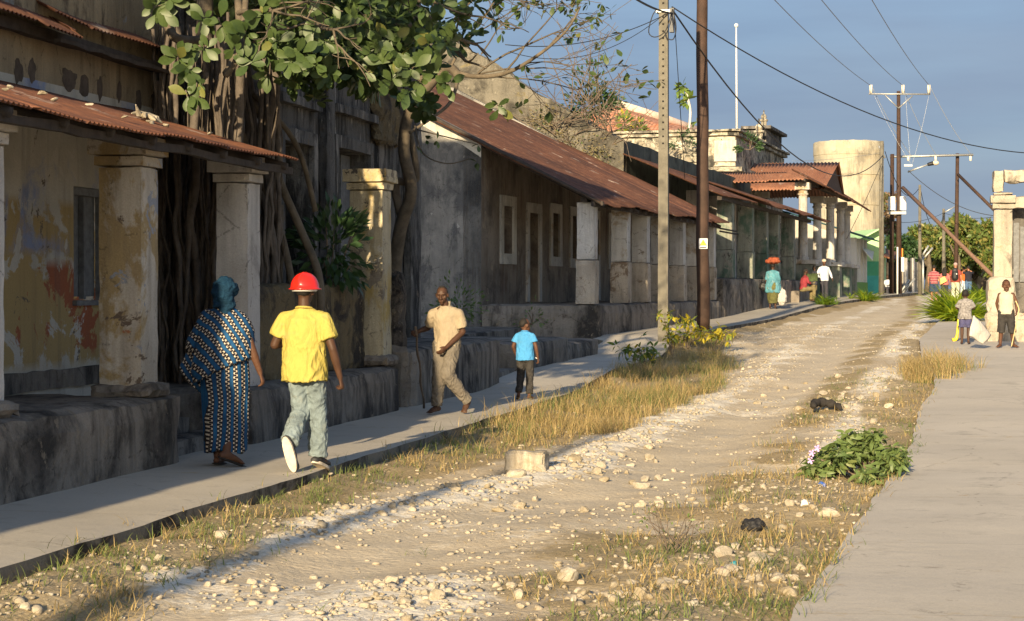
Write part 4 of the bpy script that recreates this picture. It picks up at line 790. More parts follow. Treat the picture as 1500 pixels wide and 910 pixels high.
for a_, b_, m_ in ((352 + 31, 404, 'midgreen'), (404, 436, 'turq')): prism('painted_band', [Q(1257.5, b_, d7 - .06), Q(1289, b_, d7 - .06), Q(1289, a_, d7 - .06), Q(1257.5, a_, d7 - .06)], Vector((-.02, .04, 0)), M[m_], h7)
prism('side_wall', [Q(1290, 440), Q(1298, 440, 118), Q(1298, 372, 118), Q(1290, 335)], Vector((-.05, .02, 0)), M['lightgreen'], h7)
prism('roof', [Q(1250, 357, 111), Q(1293, 334, 111), Q(1296, 350, 122), Q(1254, 362, 122)], (0, 0, .08), M['lightgreen'], h7)
prism('shop_awning', [Q(1262, 362, 111), Q(1280, 370, 111), Q(1278, 382, 107), Q(1264, 366, 107)], (0, 0, .06), M['white'], h7)
# ------------------------------------------------------------------ water tower
wt = empty('water_tower', PD(1242, 430, 165), 'tall round pale concrete water tower rising behind the houses', 'water tower')
c0 = PD(1242.5, 430, 168); rr_ = 50.5 / FPX * 168; zt = PD(0, 209, 168).z; bm = bmesh.new(); n = 64; prof = [(rr_, -1), (rr_, zt - 1.2), (rr_ * 1.012, zt - 1.15), (rr_ * 1.012, zt - .1), (rr_ * .985, zt), (rr_ * .93, zt), (rr_ * .93, zt - .9)]
rings = [[bm.verts.new((c0.x + r * math.cos(2 * PI * k / n), c0.y + r * math.sin(2 * PI * k / n), z + (.05 * noise.noise(Vector((k, z, 0))) if z > 5 else 0))) for k in range(n)] for r, z in prof]
for a_, b_ in zip(rings, rings[1:]):
    for k in range(n): bm.faces.new((a_[k], a_[(k + 1) % n], b_[(k + 1) % n], b_[k]))
bm.faces.new(rings[-1]); bmobj('tank_wall', bm, M['tower'], wt, smooth=False)
ang = lambda px: math.asin(max(-1, min(1, (px - 1242.5) / 50.5)))
for px in (1265, ): 
    q_ = PD(px, 430, 168 - rr_ * math.cos(ang(px)) - .05); tubeobj('seam', [(q_.x, q_.y, 0), (q_.x, q_.y, zt - .1)], .06, M['plinth'], wt, n=6)
for zz in (.38, .62, .8): 
    z = zt * zz; tubeobj('casting_joint', [(c0.x + (rr_ + .01) * math.cos(2 * PI * k / 48), c0.y + (rr_ + .01) * math.sin(2 * PI * k / 48), z) for k in range(49)], .05, M['tower'], wt, n=5)
# ------------------------------------------------------------------ ruined colonnade on the right
rc = empty('ruined_colonnade', PD(1470, 500, 40), 'ruined colonnade with crumbling whitewashed pillar and beam at the right edge', 'ruin')
dR = 42.0; pR = PD(1455, 455, dR); xL, yF = pR.x, pR.y
xR = PD(1483, 455, dR).x; w_ = (xR - xL); zb = G(1., 40) + .09
zT = PD(0, 282, dR).z; zP = PD(0, 305, dR).z
pp = box('pillar', (xL, yF, zb), (xR, yF + w_ * .95, zP - .02), M['rwall'], rc, cell=.1, amp=.015, edge=.02, seed=3)
boxes('capital', [((xL - .03, yF - .03, zP - .02), (xR + .03, yF + w_ + .03, zP + .10)), ((xL - .07, yF - .07, zP + .102), (xR + .07, yF + w_ + .07, zT - .06)), ((xL - .01, yF - .01, zT - .058), (xR + .01, yF + w_, zT))], M['rwall'], pp, cell=.1, amp=.01, edge=.02)
zq = PD(0, 250, dR).z
boxes('beam', [((xL - .02, yF, zT), (xL + w_ * .55, yF + .4, zq)), ((xL + w_ * .56, yF + .02, PD(0, 268, dR).z), (xL + 3.2, yF + .42, zq + .03)), ((xL + w_ * .95, yF + .05, PD(0, 306, dR).z), (xL + 3.2, yF + .4, PD(0, 287, dR).z))], M['rwall'], rc, cell=.12, amp=.04, edge=.03)
zPd = PD(0, 405, dR).z
box('pillar_base', (xL - .12, yF - .15, zb - .05), (xR + .05, yF + .7, zPd), M['rwall'], pp, cell=.1, amp=.045, edge=.06, seed=5)
box('buttress', (PD(1441, 500, dR).x, yF - .35, zb - .1), (xR + 1.2, yF - .16, PD(0, 457, dR).z), M['rwall'], rc, cell=.1, amp=.05, edge=.07, seed=8)
wall('wall', lambda p: Vector((xL + .35 + p.x * .08, yF + .8 + p.x, p.z)) + Vector((p.y, 0, 0)), 8, 3.4, .4, [(1, 1.6, 1.7, 3.3), (3, 1.6, 3.7, 3.3)], M['corndark'], rc, z0=.3, x0=0)
wall('wall', lambda p: Vector((xR + .02 + p.x, yF + .5 + p.y, p.z)), 4, 3.2, .4, [], M['corndark'], rc, z0=.2, top=lambda x: PD(0, 330, dR).z)
boxes('plank', [((xR + .04 + k * .14, yF + .44, 1.9), (xR + .15 + k * .14, yF + .48, PD(0, 326 + 6 * (k % 2), dR).z)) for k in range(6)], M['greywood'], rc, cell=.3, amp=.01)
box('low_wall', (xR + .3, yF - .05, zb - .1), (xR + 4, yF + .4, PD(0, 420, dR).z), M['corndark'], rc, cell=.15, amp=.03, edge=.05)
# ------------------------------------------------------------------ people
WS_ = bpy.data.scenes.new('workshop')     # scratch scene in which bodies are remeshed
def surf(x, y):
    if x < float(kerbx(y)): return float(G(-6., y)) + .15
    if x > float(redge(y)) and y < 92: return float(G(1., y)) + .09
    return gz(x, y)
def PS(px, py, d0=8, d1=130):
    d = d0
    while d < d1:
        p = PD(px, py, d); h_ = float(G(p.x, p.y)) + (.15 if p.x < float(kerbx(p.y)) else .09 if p.x > float(redge(p.y)) else 0)
        if p.z <= h_: p.z = surf(p.x, p.y); return p
        d += .03
    return p
def ringpts(c, ax, ay, n): return [c + ax * math.cos(2 * PI * k / n) + ay * math.sin(2 * PI * k / n) for k in range(n)]
def loftc(bm, rings, closed=True):
    R_ = [[bm.verts.new(p) for p in r] for r in rings]; n = len(R_[0])
    for a, b_ in zip(R_, R_[1:]):
        for k in range(n): bm.faces.new((a[k], a[(k + 1) % n], b_[(k + 1) % n], b_[k]))
    if closed: bm.faces.new(R_[0][::-1]); bm.faces.new(R_[-1])
def basis(d, ref=None):
    d = d.normalized(); ref = Vector(ref) if ref else Vector((1, 0, 0))
    if abs(d.dot(ref)) > .95: ref = Vector((0, 1, 0))
    a = (ref - d * d.dot(ref)).normalized(); return a, d.cross(a)
def cap(bm, p0, p1, r0, r1, sx=1, sy=1, ref=None, flat=False, n=14):
    p0, p1 = Vector(p0), Vector(p1); d = p1 - p0; L = d.length
    if L < 1e-6: d = Vector((0, 0, 1e-3)); L = 1e-3
    a, b_ = basis(d, ref); u = d.normalized(); rings = []
    if not flat:
        for t in (80, 55, 30): rings.append(ringpts(p0 - u * r0 * math.sin(R(t)), a * r0 * math.cos(R(t)) * sx, b_ * r0 * math.cos(R(t)) * sy, n))
    for k in range(5): t = k / 4; r = r0 + (r1 - r0) * t; rings.append(ringpts(p0.lerp(p1, t), a * r * sx, b_ * r * sy, n))
    if not flat:
        for t in (30, 55, 80): rings.append(ringpts(p1 + u * r1 * math.sin(R(t)), a * r1 * math.cos(R(t)) * sx, b_ * r1 * math.cos(R(t)) * sy, n))
    loftc(bm, rings)
def ell(bm, c, rx, ry, rz, rot=None):
    m = Matrix.Translation(Vector(c)) @ (rot or Matrix.Identity(4)) @ Matrix.Diagonal((rx, ry, rz, 1)); bmesh.ops.create_icosphere(bm, subdivisions=2, radius=1, matrix=m)
def skin(name, bm, mat, parent, vox, sm=2, disp=None):
    me = bpy.data.meshes.new('tmp'); bmesh.ops.recalc_face_normals(bm, faces=bm.faces); bm.to_mesh(me); bm.free(); o = bpy.data.objects.new('tmp', me); WS_.collection.objects.link(o)
    m = o.modifiers.new('r', 'REMESH'); m.mode = 'VOXEL'; m.voxel_size = vox; m.use_smooth_shade = True
    s_ = o.modifiers.new('s', 'SMOOTH'); s_.iterations = sm; s_.factor = .5
    WS_.view_layers[0].update(); dg = WS_.view_layers[0].depsgraph; me2 = bpy.data.meshes.new_from_object(o.evaluated_get(dg)); bpy.data.objects.remove(o); bpy.data.meshes.remove(me)
    me2.name = name
    if disp:
        me2.update(); n = len(me2.vertices); no = [v.normal.copy() for v in me2.vertices]
        for v, nn in zip(me2.vertices, no): v.co += nn * disp(v.co)
    me2.materials.clear(); return finish(name, me2, mat, parent, True, world=False)
def folds(amp, seed=0, sc=(9, 9, 4)):
    def f(p):
        q = Vector((p.x * sc[0] + seed, p.y * sc[1], p.z * sc[2])); w = noise.noise(q); w2 = noise.noise(q * 2.3 + Vector((3, 1, 4)) + Vector((w, w, w)) * 1.2)
        return amp * (w + .9 * (1 - 2 * abs(w2)) * .7 - .35)
    return f
SK = plain('skin_dark', (.060, .030, .018), .55, .18, sc=14, spec=.25); SK2 = plain('skin_brown', (.09, .043, .025), .6, .15, sc=14, spec=.25); SK3 = plain('skin_tan', (.32, .15, .09), .55, .1, sc=14)
HAIRM = plain('hair_black', (.012, .010, .009), .8, .3)
def cloth(name, c, var=.18, sc=5, rough=.9, dirt=None):
    t = NT(name, rough, .15); x = t.mix(t.ramp(t.noise(sc, 5, .65, co=t.O), .3, .7), tuple(v * (1 - var) for v in c), tuple(min(1, v * (1 + var)) for v in c))
    if dirt: x = t.mix(t.ma('MULTIPLY', t.ramp(t.noise(7, 6, .7, co=t.scale(1, 1, 1, (3, 0, 0), t.O)), .54, .72), .7), x, dirt)
    t.col(x); w_ = t.noise(4.2, 3, .55, co=t.scale(1.6, 1.6, .8, (seed_ if False else len(name), 0, 0), t.O), dist=1.6); t.bump(t.ma('ADD', t.ma('MULTIPLY', t.ma('ABSOLUTE', t.ma('SUBTRACT', w_, .5)), 6.), t.ma('MULTIPLY', t.noise(220, 2, .5, co=t.O), .1)), .30, .02); return t.m
BASE = dict(pel=(0, 0, .95), che=(0, 0, 1.26), nek=(0, -.01, 1.45), head=(0, .02, 1.61), shw=.175, l_sh=None, r_sh=None, l_el=(-.25, -.03, 1.13), r_el=(.25, -.03, 1.13), l_wr=(-.26, .06, .88), r_wr=(.26, .06, .88),
            l_kn=(-.10, .03, .51), r_kn=(.10, .03, .51), l_an=(-.10, -.02, .085), r_an=(.10, -.02, .085), l_toe=(-.12, .15, .035), r_toe=(.12, .15, .035), face=0., look=0.)
def hand(bm, el, wr, palm, curl=.5, sc=1., hd=None):
    el, wr = Vector(el), Vector(wr); d = Vector(hd).normalized() if hd else (wr - el).normalized(); palm = Vector(palm); palm = (palm - d * palm.dot(d)).normalized(); side = d.cross(palm)
    if side.y < 0: side = -side
    cap(bm, wr, wr + d * .075 * sc, .026 * sc, .036 * sc, .5, 1.1, ref=palm)
    for i, (o, l) in enumerate(((.030, .072), (.010, .082), (-.011, .076), (-.030, .058))):
        b0 = wr + (d * .082 + side * o) * sc; c1 = curl * .9; d1 = (d * math.cos(c1) + palm * math.sin(c1)); c2 = curl * 2.2; d2 = (d * math.cos(c2) + palm * math.sin(c2))
        m = b0 + d1 * l * .5 * sc; cap(bm, b0 - d * .02 * sc, m, .0105 * sc, .0095 * sc, n=8); cap(bm, m, m + d2 * l * .5 * sc, .0095 * sc, .0078 * sc, n=8)
    t0 = wr + (d * .02 + side * .022) * sc; t1 = t0 + (d * .035 + side * .026 + palm * .012) * sc; cap(bm, t0, t1, .014 * sc, .0115 * sc, n=8); cap(bm, t1, t1 + (d * .028 + side * .004 + palm * .012) * sc, .011 * sc, .009 * sc, n=8)
def person(px, py, H, yaw, label, pose={}, skinm=None, vox=.012, top=None, bottom=None, shoes=None, hair='short', facedet=False, loc=None, group=None, curl=(.5, .5), headscale=1., build=1., surfz=True, handdir=(None, None)):
    P = dict(BASE); P.update(pose); V_ = {k: Vector(v) for k, v in P.items() if isinstance(v, (tuple, list)) and v is not None}
    p = loc or PS(px, py); root = empty('person', p, label, 'person', group, rz=-yaw); s = H / 1.75; root.scale = (s, s, s); sk = skinm or SK
    # (scale lives on the thing; parts are modelled for a 1.75 m body)
    nek, che, pel, head = V_['nek'], V_['che'], V_['pel'], V_['head']; shw = P['shw']; sa = P.get('shrot', 0.)
    shd = Vector((math.cos(sa), math.sin(sa), 0)); ls = V_.get('l_sh') or (nek - shd * shw - Vector((0, 0, .10))); rs = V_.get('r_sh') or (nek + shd * shw - Vector((0, 0, .10)))
    lh, rh_ = pel + Vector((-.09, 0, -.03)), pel + Vector((.09, 0, -.03)); hs = headscale
    bm = bmesh.new()
    loftc(bm, [ringpts(pel + Vector((0, 0, -.10)), Vector((.13, 0, 0)), Vector((0, .10, 0)), 18), ringpts(pel, Vector((.165, 0, 0)), Vector((0, .115, 0)), 18), ringpts(pel.lerp(che, .4), Vector((.135, 0, 0)), Vector((0, .095, 0)), 18), ringpts(che, Vector((.16, 0, 0)), Vector((0, .11, 0)), 18), ringpts(che.lerp(nek, .5), Vector((.16, 0, 0)), Vector((0, .095, 0)), 18), ringpts(nek + Vector((0, 0, -.01)), Vector((.07, 0, 0)), Vector((0, .06, 0)), 18)])
    cap(bm, ls, rs, .055, .055); cap(bm, nek - Vector((0, 0, .02)), ls, .05, .05); cap(bm, nek - Vector((0, 0, .02)), rs, .05, .05); cap(bm, nek - Vector((0, 0, .05)), head - Vector((0, .03, .05)) * hs, .056, .052)
    rot = Matrix.Rotation(P['face'], 4, 'Z') @ Matrix.Rotation(P['look'], 4, 'X'); hp = lambda x, y, z: head + (rot @ Vector((x, y, z))) * hs
    ell(bm, hp(0, -.012, .018), .074 * hs, .096 * hs, .100 * hs, rot); ell(bm, hp(0, .030, -.045), .056 * hs, .058 * hs, .070 * hs, rot)
    if facedet:
        cap(bm, hp(0, .088, .018), hp(0, .110, -.022), .009 * hs, .015 * hs, n=8); cap(bm, hp(-.016, .095, -.028), hp(.016, .095, -.028), .011 * hs, .011 * hs, n=8)
        cap(bm, hp(-.045, .070, .036), hp(.045, .070, .036), .011 * hs, .011 * hs, n=8); cap(bm, hp(-.022, .085, -.058), hp(.022, .085, -.058), .011 * hs, .011 * hs, n=8); cap(bm, hp(-.02, .083, -.071), hp(.02, .083, -.071), .011 * hs, .011 * hs, n=8); ell(bm, hp(0, .070, -.098), .026 * hs, .02 * hs, .018 * hs)
        for sx in (-1, 1): ell(bm, hp(sx * .044, .056, -.014), .024 * hs, .018 * hs, .022 * hs)
    for sx in (-1, 1): ell(bm, hp(sx * .078, -.005, -.008), .012 * hs, .02 * hs, .031 * hs, rot)
    for sd, sh, pal, cu, hd in (('l', ls, (1, 0, 0), curl[0], handdir[0]), ('r', rs, (-1, 0, 0), curl[1], handdir[1])):
        el, wr = V_[sd + '_el'], V_[sd + '_wr']; cap(bm, sh, el, .050, .040); cap(bm, el, el.lerp(wr, .35), .040, .041); cap(bm, el.lerp(wr, .35), wr, .041, .026)
        hand(bm, el, wr, P.get(sd + '_palm', pal), cu, 1., hd)
    for sd, hp_ in (('l', lh), ('r', rh_)):
        kn, an, toe = V_[sd + '_kn'], V_[sd + '_an'], V_[sd + '_toe']; cap(bm, hp_, kn, .085, .056); cap(bm, kn, kn.lerp(an, .4) + Vector((0, -.012, 0)), .055, .056); cap(bm, kn.lerp(an, .4) + Vector((0, -.012, 0)), an, .055, .036)
        f = (toe - an); f2 = Vector((f.x, f.y, f.z)); heel = an - f.normalized() * .045 + Vector((0, 0, -.035)) * (1 if f.z > -.12 else .2); cap(bm, heel, an.lerp(toe, .6), .034, .034, n=10); cap(bm, an, an.lerp(toe, .55), .036, .034, n=10); cap(bm, an.lerp(toe, .5), toe, .040, .028, 1.15, .8, n=10)
        if sd == 'l' and False: pass
        for k in range(5 if (shoes is None and vox < .02) else 0):
            q = Vector((f.y, -f.x, 0)); q = q.normalized() if q.length > .01 else Vector((1, 0, 0)); cap(bm, toe + q * (k - 2) * .017 * 1.0, toe + q * (k - 2) * .02 + f.normalized() * (.03 - .004 * abs(k - 1)), .011, .009, n=8)
    skin('body', bm, sk, root, vox if not facedet else min(vox, .0075), 2)
    if facedet:
        eye = plain('eye_white', (.05, .04, .035), .9, .02, spec=0) if 'eye_white' not in bpy.data.materials else bpy.data.materials['eye_white']
        for sx in (-1, 1):
            b2 = bmesh.new(); ell(b2, hp(sx * .030, .0755, .016), .011 * hs, .006 * hs, .0042 * hs, rot); e_ = bmobj('eye', b2, eye, root, True, world=False); b2 = bmesh.new(); ell(b2, hp(sx * .030, .080, .016), .0055 * hs, .0035 * hs, .0042 * hs, rot); bmobj('iris', b2, HAIRM, e_, True, world=False)
    if hair in ('short', 'shaved', 'afro', 'long'):
        b2 = bmesh.new(); th = {'short': .008, 'shaved': .0025, 'afro': .02, 'long': .018}[hair]; ell(b2, hp(0, -.014, .022), (.0745 + th) * hs, (.0965 + th) * hs, (.1005 + th) * hs, rot)
        inv = rot.inverted()
        dead = [v for v in b2.verts if (lambda q: q.y > .052 - max(0, q.z - .05) * .9 and q.z < .085 or q.z < -.035 - (.02 if q.y < -.03 else -.045) and hair != 'long' or (abs(q.x) > .05 and q.z < .0 and q.y > -.02))((inv @ (v.co - head)) / hs)]
        bmesh.ops.delete(b2, geom=dead, context='VERTS')
        for v in b2.verts: v.co += noise.noise_vector(v.co * 60) * th * .4
        h_ = bmobj('hair', b2, HAIRM, root, True, world=False); so_ = h_.modifiers.new('thick', 'SOLIDIFY'); so_.thickness = .004; so_.offset = -1
        if hair == 'long':
            b2 = bmesh.new(); ell(b2, hp(0, -.03, .01), .10, .11, .115); cap(b2, hp(0, -.05, -.02), nek + Vector((0, -.08, -.10)), .105, .12, 1.1, .7); skin('hair', b2, HAIRM, h_, .02, 2, folds(.015, 3, (18, 18, 10)))
    # clothes -------------------------------------------------------------
    if top:
        b2 = bmesh.new(); o_ = top.get('ease', .02); hem = top.get('hem', .80); hw = top.get('hemw', .205); hemc = top.get('hemc', (pel.x, pel.y)); hd_ = top.get('hemd', .15)
        loftc(b2, [ringpts(Vector((hemc[0], hemc[1], hem)), Vector((hw, 0, 0)), Vector((0, hd_, 0)), 26), ringpts(pel + Vector((0, 0, -.02)), Vector((hw - .005, 0, 0)), Vector((0, hd_ - .008, 0)), 26), ringpts(pel.lerp(che, .45), Vector((.165 + o_, 0, 0)), Vector((0, .118 + o_, 0)), 26),
                   ringpts(che, shd * (.172 + o_), Vector((0, .117 + o_, 0)), 26), ringpts(che.lerp(nek, .50), shd * (.175 + o_ * .8), Vector((0, .103 + o_ * .8, 0)), 26), ringpts(nek + Vector((0, 0, -.045)), shd * (.12 + o_ * .4), Vector((0, .080, 0)), 26), ringpts(nek + Vector((0, 0, .0)), shd * .082, Vector((0, .07, 0)), 26)])
        if top.get('sleeve', 0) > 0:
            cap(b2, ls, rs, .056 + o_ * .5, .056 + o_ * .5); nk_ = nek - Vector((0, 0, .035)); cap(b2, nk_, ls, .054 + o_ * .3, .056 + o_ * .5); cap(b2, nk_, rs, .054 + o_ * .3, .056 + o_ * .5)
            for sd, sh in (('l', ls), ('r', rs)):
                el, wr = V_[sd + '_el'], V_[sd + '_wr']; sl_ = top['sleeve']; wd_ = top.get('sw', .075)
                if sl_ <= 1: e_ = sh.lerp(el, sl_); cap(b2, sh, e_, .060 + o_ * .4, wd_, flat=True); cap(b2, sh, sh.lerp(e_, .1), .060 + o_ * .4, .060 + o_ * .4)
                else: cap(b2, sh, el, .068, .055); cap(b2, el, el.lerp(wr, sl_ - 1), .055, .045, flat=True); cap(b2, el, el.lerp(wr, .1), .055, .055)
        else:
            for sh in (ls, rs): cap(b2, nek + Vector((0, 0, -.03)), sh.lerp(nek, .35) + Vector((0, 0, .012)), .05, .045)
        f_ = folds(top.get('fold', .010), top.get('seed', 1), (7, 7, 3.5)); h0 = hem
        sh_ = skin('shirt', b2, top['mat'], root, max(vox * .9, .009), 1, lambda q: f_(q) * (1.5 if q.z < 1.1 else .8))
        if top.get('collar'):
            b2 = bmesh.new(); cap(b2, nek + Vector((-.06, .055, -.05)), nek + Vector((-.05, -.02, .045)), .012, .012, 1, 2.2); cap(b2, nek + Vector((.06, .055, -.05)), nek + Vector((.05, -.02, .045)), .012, .012, 1, 2.2); cap(b2, nek + Vector((-.05, -.03, .045)), nek + Vector((.05, -.03, .045)), .013, .013, 1, 1.5)
            skin('collar', b2, top['mat'], sh_, .008, 1)
        else:
            b2 = bmesh.new(); rr2 = ringpts(nek + Vector((0, .004, .004)), shd * .074, Vector((0, .064, -.012)), 20); tube(b2, rr2 + [rr2[0]], .010, 6, False); bmobj('neckband', b2, top['mat'], sh_, True, world=False)
    if bottom:
        b2 = bmesh.new(); kind = bottom.get('kind', 'trousers'); w1 = bottom.get('w', .085); wk = bottom.get('wk', .078); wh = bottom.get('wt', .108)
        loftc(b2, [ringpts(pel + Vector((0, -.005, -.14)), Vector((.165, 0, 0)), Vector((0, .115, 0)), 22), ringpts(pel + Vector((0, 0, -.02)), Vector((.172, 0, 0)), Vector((0, .120, 0)), 22), ringpts(pel + Vector((0, 0, .07)), Vector((.160, 0, 0)), Vector((0, .115, 0)), 22)])
        for sd, hp_ in (('l', lh), ('r', rh_)):
            kn, an = V_[sd + '_kn'], V_[sd + '_an']; cap(b2, hp_, kn if kind == 'trousers' else hp_.lerp(kn, bottom.get('len', .95)), wh, wk if kind == 'trousers' else w1 + .015, flat=(kind != 'trousers')); cap(b2, hp_, hp_.lerp(kn, .3), wh, wh * .97)
            if kind == 'trousers': e_ = kn.lerp(an, bottom.get('len', .97)); cap(b2, kn, e_, wk, w1, flat=True); cap(b2, kn, kn.lerp(e_, .3), wk, wk)
        f2_ = folds(bottom.get('fold', .012), bottom.get('seed', 5), (8, 8, 6)); skin('trousers' if kind == 'trousers' else 'shorts', b2, bottom['mat'], root, max(vox * .9, .009), 1, f2_)
    if shoes:
        for sd in 'lr':
            an, toe = V_[sd + '_an'], V_[sd + '_toe']; f = (toe - an); u_ = f.normalized(); b2 = bmesh.new(); dn = u_.cross(Vector((1, 0, 0))); dn = -dn if dn.dot(Vector((0, -.3, -1))) < 0 else dn
            heel = an - u_ * .055; cap(b2, heel + dn * .03, toe + u_ * .02, .038, .036, 1.1, .8, n=12); cap(b2, an + Vector((0, 0, .0)), an.lerp(toe, .5), .046, .038, n=12)
            s1 = skin('shoe', b2, shoes['mat'], root, .011, 2); b2 = bmesh.new(); a0 = heel + dn * .062 - u_ * .03; a1 = toe + dn * .036 + u_ * .05; mid = a0.lerp(a1, .5); sx = u_.cross(dn).normalized()
            loftc(b2, [[mid + dn * zz + sx * (.047 * (1 - .25 * max(0, -math.cos(2 * PI * k / 24) * 0 + (-.2 if math.cos(2 * PI * k / 24) < 0 else 0)))) * math.sin(2 * PI * k / 24) + u_ * ((a1 - a0).length / 2) * math.copysign(abs(math.cos(2 * PI * k / 24)) ** .75, math.cos(2 * PI * k / 24)) for k in range(24)] for zz in (-.014, .012)])
            bmesh.ops.recalc_face_normals(b2, faces=b2.faces); bmobj('sole', b2, shoes['sole'], s1, False, world=False)
    return root
# -- woman in a blue wrap
def wrapcloth(name, ang=0., per=.088, off=0):
    t = NT(name, .8, .25); x, y, z = t.xyz(t.O); ca, sa = math.cos(ang), math.sin(ang)
    u_ = t.ma('ADD', t.ma('MULTIPLY', x, ca), t.ma('MULTIPLY', z, sa)); u_ = t.ma('ADD', u_, t.ma('MULTIPLY', y, .55)); w_ = t.ma('SUBTRACT', t.ma('MULTIPLY', z, ca), t.ma('MULTIPLY', x, sa))
    u_ = t.ma('ADD', u_, t.ma('MULTIPLY', t.ma('SUBTRACT', t.noise(2.2, 3, .55, co=t.O), .5), .11))
    f = t.ma('FRACT', t.ma('ADD', t.ma('DIVIDE', u_, per), 10 + off)); bl = t.ma('LESS_THAN', f, .42); tt = t.ma('DIVIDE', t.ma('SUBTRACT', f, .71), .29)
    sq = t.ma('MULTIPLY', t.ma('MINIMUM', t.ma('MAXIMUM', t.ma('MULTIPLY', t.ma('SINE', t.ma('MULTIPLY', w_, 2 * PI / .038)), 2.6), -1), 1), .58)
    ln = t.ma('LESS_THAN', t.ma('ABSOLUTE', t.ma('SUBTRACT', tt, sq)), .24); c_ = t.mix(ln, (.012, .011, .014), (.50, .44, .37)); c_ = t.mix(bl, c_, t.mix(t.ramp(t.noise(6, 4, .6, co=t.O), .35, .65), (.004, .035, .10), (.008, .075, .19)))
    t.col(c_); return t.m
WC = wrapcloth('wrap_cloth'); WC2 = wrapcloth('wrap_cloth_slanted', R(38), off=.3)
SKW = SK2
wroot = person(330, 682, 1.70, R(-3), 'woman in blue and black patterned wrap and head scarf walking in the shade', dict(head=(.0, .0, 1.60), nek=(0, -.02, 1.44), l_el=(-.30, .0, 1.12), l_wr=(-.20, .20, 1.10), r_el=(.26, -.03, 1.10), r_wr=(.33, .02, .86), l_an=(-.07, -.02, .07), l_toe=(-.08, .14, .03), r_an=(.06, -.18, .12), r_toe=(.17, -.07, .03), r_kn=(.06, .02, .5)), SKW, .012, hair=None, curl=(.4, .7))
b2 = bmesh.new(); RG = []
for z, rx, ry, cx in [(.13, .20, .18, .0), (.3, .21, .19, 0), (.55, .215, .195, 0), (.8, .225, .20, 0), (.98, .215, .185, 0), (1.10, .18, .15, 0)]:
    RG.append([Vector((cx + math.cos(a) * rx * (1 + .045 * math.sin(a * 9 + z * 2) * (1.2 - z)), math.sin(a) * ry * (1 + .045 * math.sin(a * 9 + z * 2) * (1.2 - z)), z + (.02 * math.sin(a * 3) if z < .2 else 0))) for a in [2 * PI * k / 64 for k in range(64)]])
loftc(b2, RG); skin('skirt', b2, WC, wroot, .012, 1, folds(.010, 2, (10, 10, 2)))
b2 = bmesh.new(); RG = []
for z, rx, ry, cx, sl in [(.86, .29, .235, -.02, .13), (.98, .295, .225, -.02, .11), (1.18, .28, .19, -.01, .06), (1.30, .245, .16, 0, .02), (1.38, .19, .125, 0, 0), (1.46, .085, .075, 0, 0)]:
    RG.append([Vector((cx + math.cos(a) * rx, -.01 + math.sin(a) * ry, z + sl * math.cos(a) * 1.0 + .02)) for a in [2 * PI * k / 48 for k in range(48)]])
loftc(b2, RG); cap(b2, (-.17, 0, 1.38), (-.30, .02, 1.12), .08, .085); cap(b2, (-.30, .02, 1.12), (-.24, .16, 1.08), .08, .07)
# hanging corner of the wrap on her left
loftc(b2, [[Vector(q) for q in ((-.20, .10, 1.22), (-.20, .13, 1.22), (-.40, .10, 1.06), (-.40, .07, 1.06))], [Vector(q) for q in ((-.18, .06, .98), (-.18, .12, .98), (-.47, .10, .90), (-.47, .05, .90))], [Vector(q) for q in ((-.20, .06, .84), (-.20, .10, .84), (-.36, .09, .74), (-.36, .05, .74))], [Vector(q) for q in ((-.24, .06, .70), (-.24, .09, .70), (-.27, .09, .66), (-.27, .06, .66))]])
skin('wrap', b2, WC2, wroot, .011, 2, folds(.014, 8, (9, 9, 5)))
SC = cloth('scarf_blue', (.006, .026, .052), .35, 9)
b2 = bmesh.new(); ell(b2, (0, -.015, 1.635), .122, .135, .128); ell(b2, (0, -.06, 1.59), .115, .10, .115); ell(b2, (.03, -.06, 1.50), .09, .08, .10); cap(b2, (.02, -.09, 1.58), (.04, -.11, 1.44), .05, .035, 1.2, .6); cap(b2, (-.02, -.09, 1.58), (-.05, -.12, 1.50), .05, .03, 1.2, .6); ell(b2, (0, -.11, 1.60), .045, .04, .045)
skin('head_scarf', b2, SC, wroot, .009, 1, folds(.020, 4, (13, 13, 22)))
FF = plain('sandal', (.02, .018, .016), .8, .2)
for toe, an in (((-.08, .14, .03), (-.07, -.02, .07)), ((.17, -.07, .03), (.06, -.18, .12))):
    toe, an = Vector(toe), Vector(an); u_ = (toe - an); u_.z *= .8; u_.normalize(); b2 = bmesh.new(); cap(b2, an - u_ * .05 - Vector((0, 0, .058)), toe + u_ * .04 - Vector((0, 0, .022)), .045, .045, 1, .22, ref=(u_.y, -u_.x, 0)); bmobj('sandal', b2, FF, wroot, True, world=False)
# -- man in yellow with a red helmet
YL = cloth('yellow_cotton', (.37, .305, .075), .09, 4, dirt=(.33, .28, .11)); JN = cloth('faded_denim', (.15, .19, .205), .35, 6, dirt=(.27, .29, .26)); WS = plain('worn_rubber', (.55, .48, .38), .8, .25, sc=12); DS = plain('dark_shoe', (.03, .03, .032), .7, .2)
ym = person(446, 689, 1.72, R(3), 'man in yellow t-shirt, faded jeans and red safety helmet walking away', dict(head=(.0, .02, 1.60), pel=(0, 0, .96), che=(-.005, 0, 1.26), shw=.18, l_el=(-.275, -.03, 1.12), l_wr=(-.20, .22, 1.15), r_el=(.275, -.02, 1.09), r_wr=(.32, .05, .83), l_kn=(-.06, .08, .53), l_an=(-.07, -.20, .25), l_toe=(-.035, -.15, .06), r_kn=(.08, .14, .52), r_an=(.05, .20, .09), r_toe=(.07, .37, .035)), SK, .011,
    top=dict(mat=YL, hem=.80, hemw=.215, hemd=.17, sleeve=.66, sw=.085, ease=.026, fold=.017, seed=3), bottom=dict(mat=JN, w=.083, wk=.084, wt=.094, fold=.018, seed=7, len=.95), shoes=dict(mat=DS, sole=WS), hair='short', curl=(.9, 1.1))
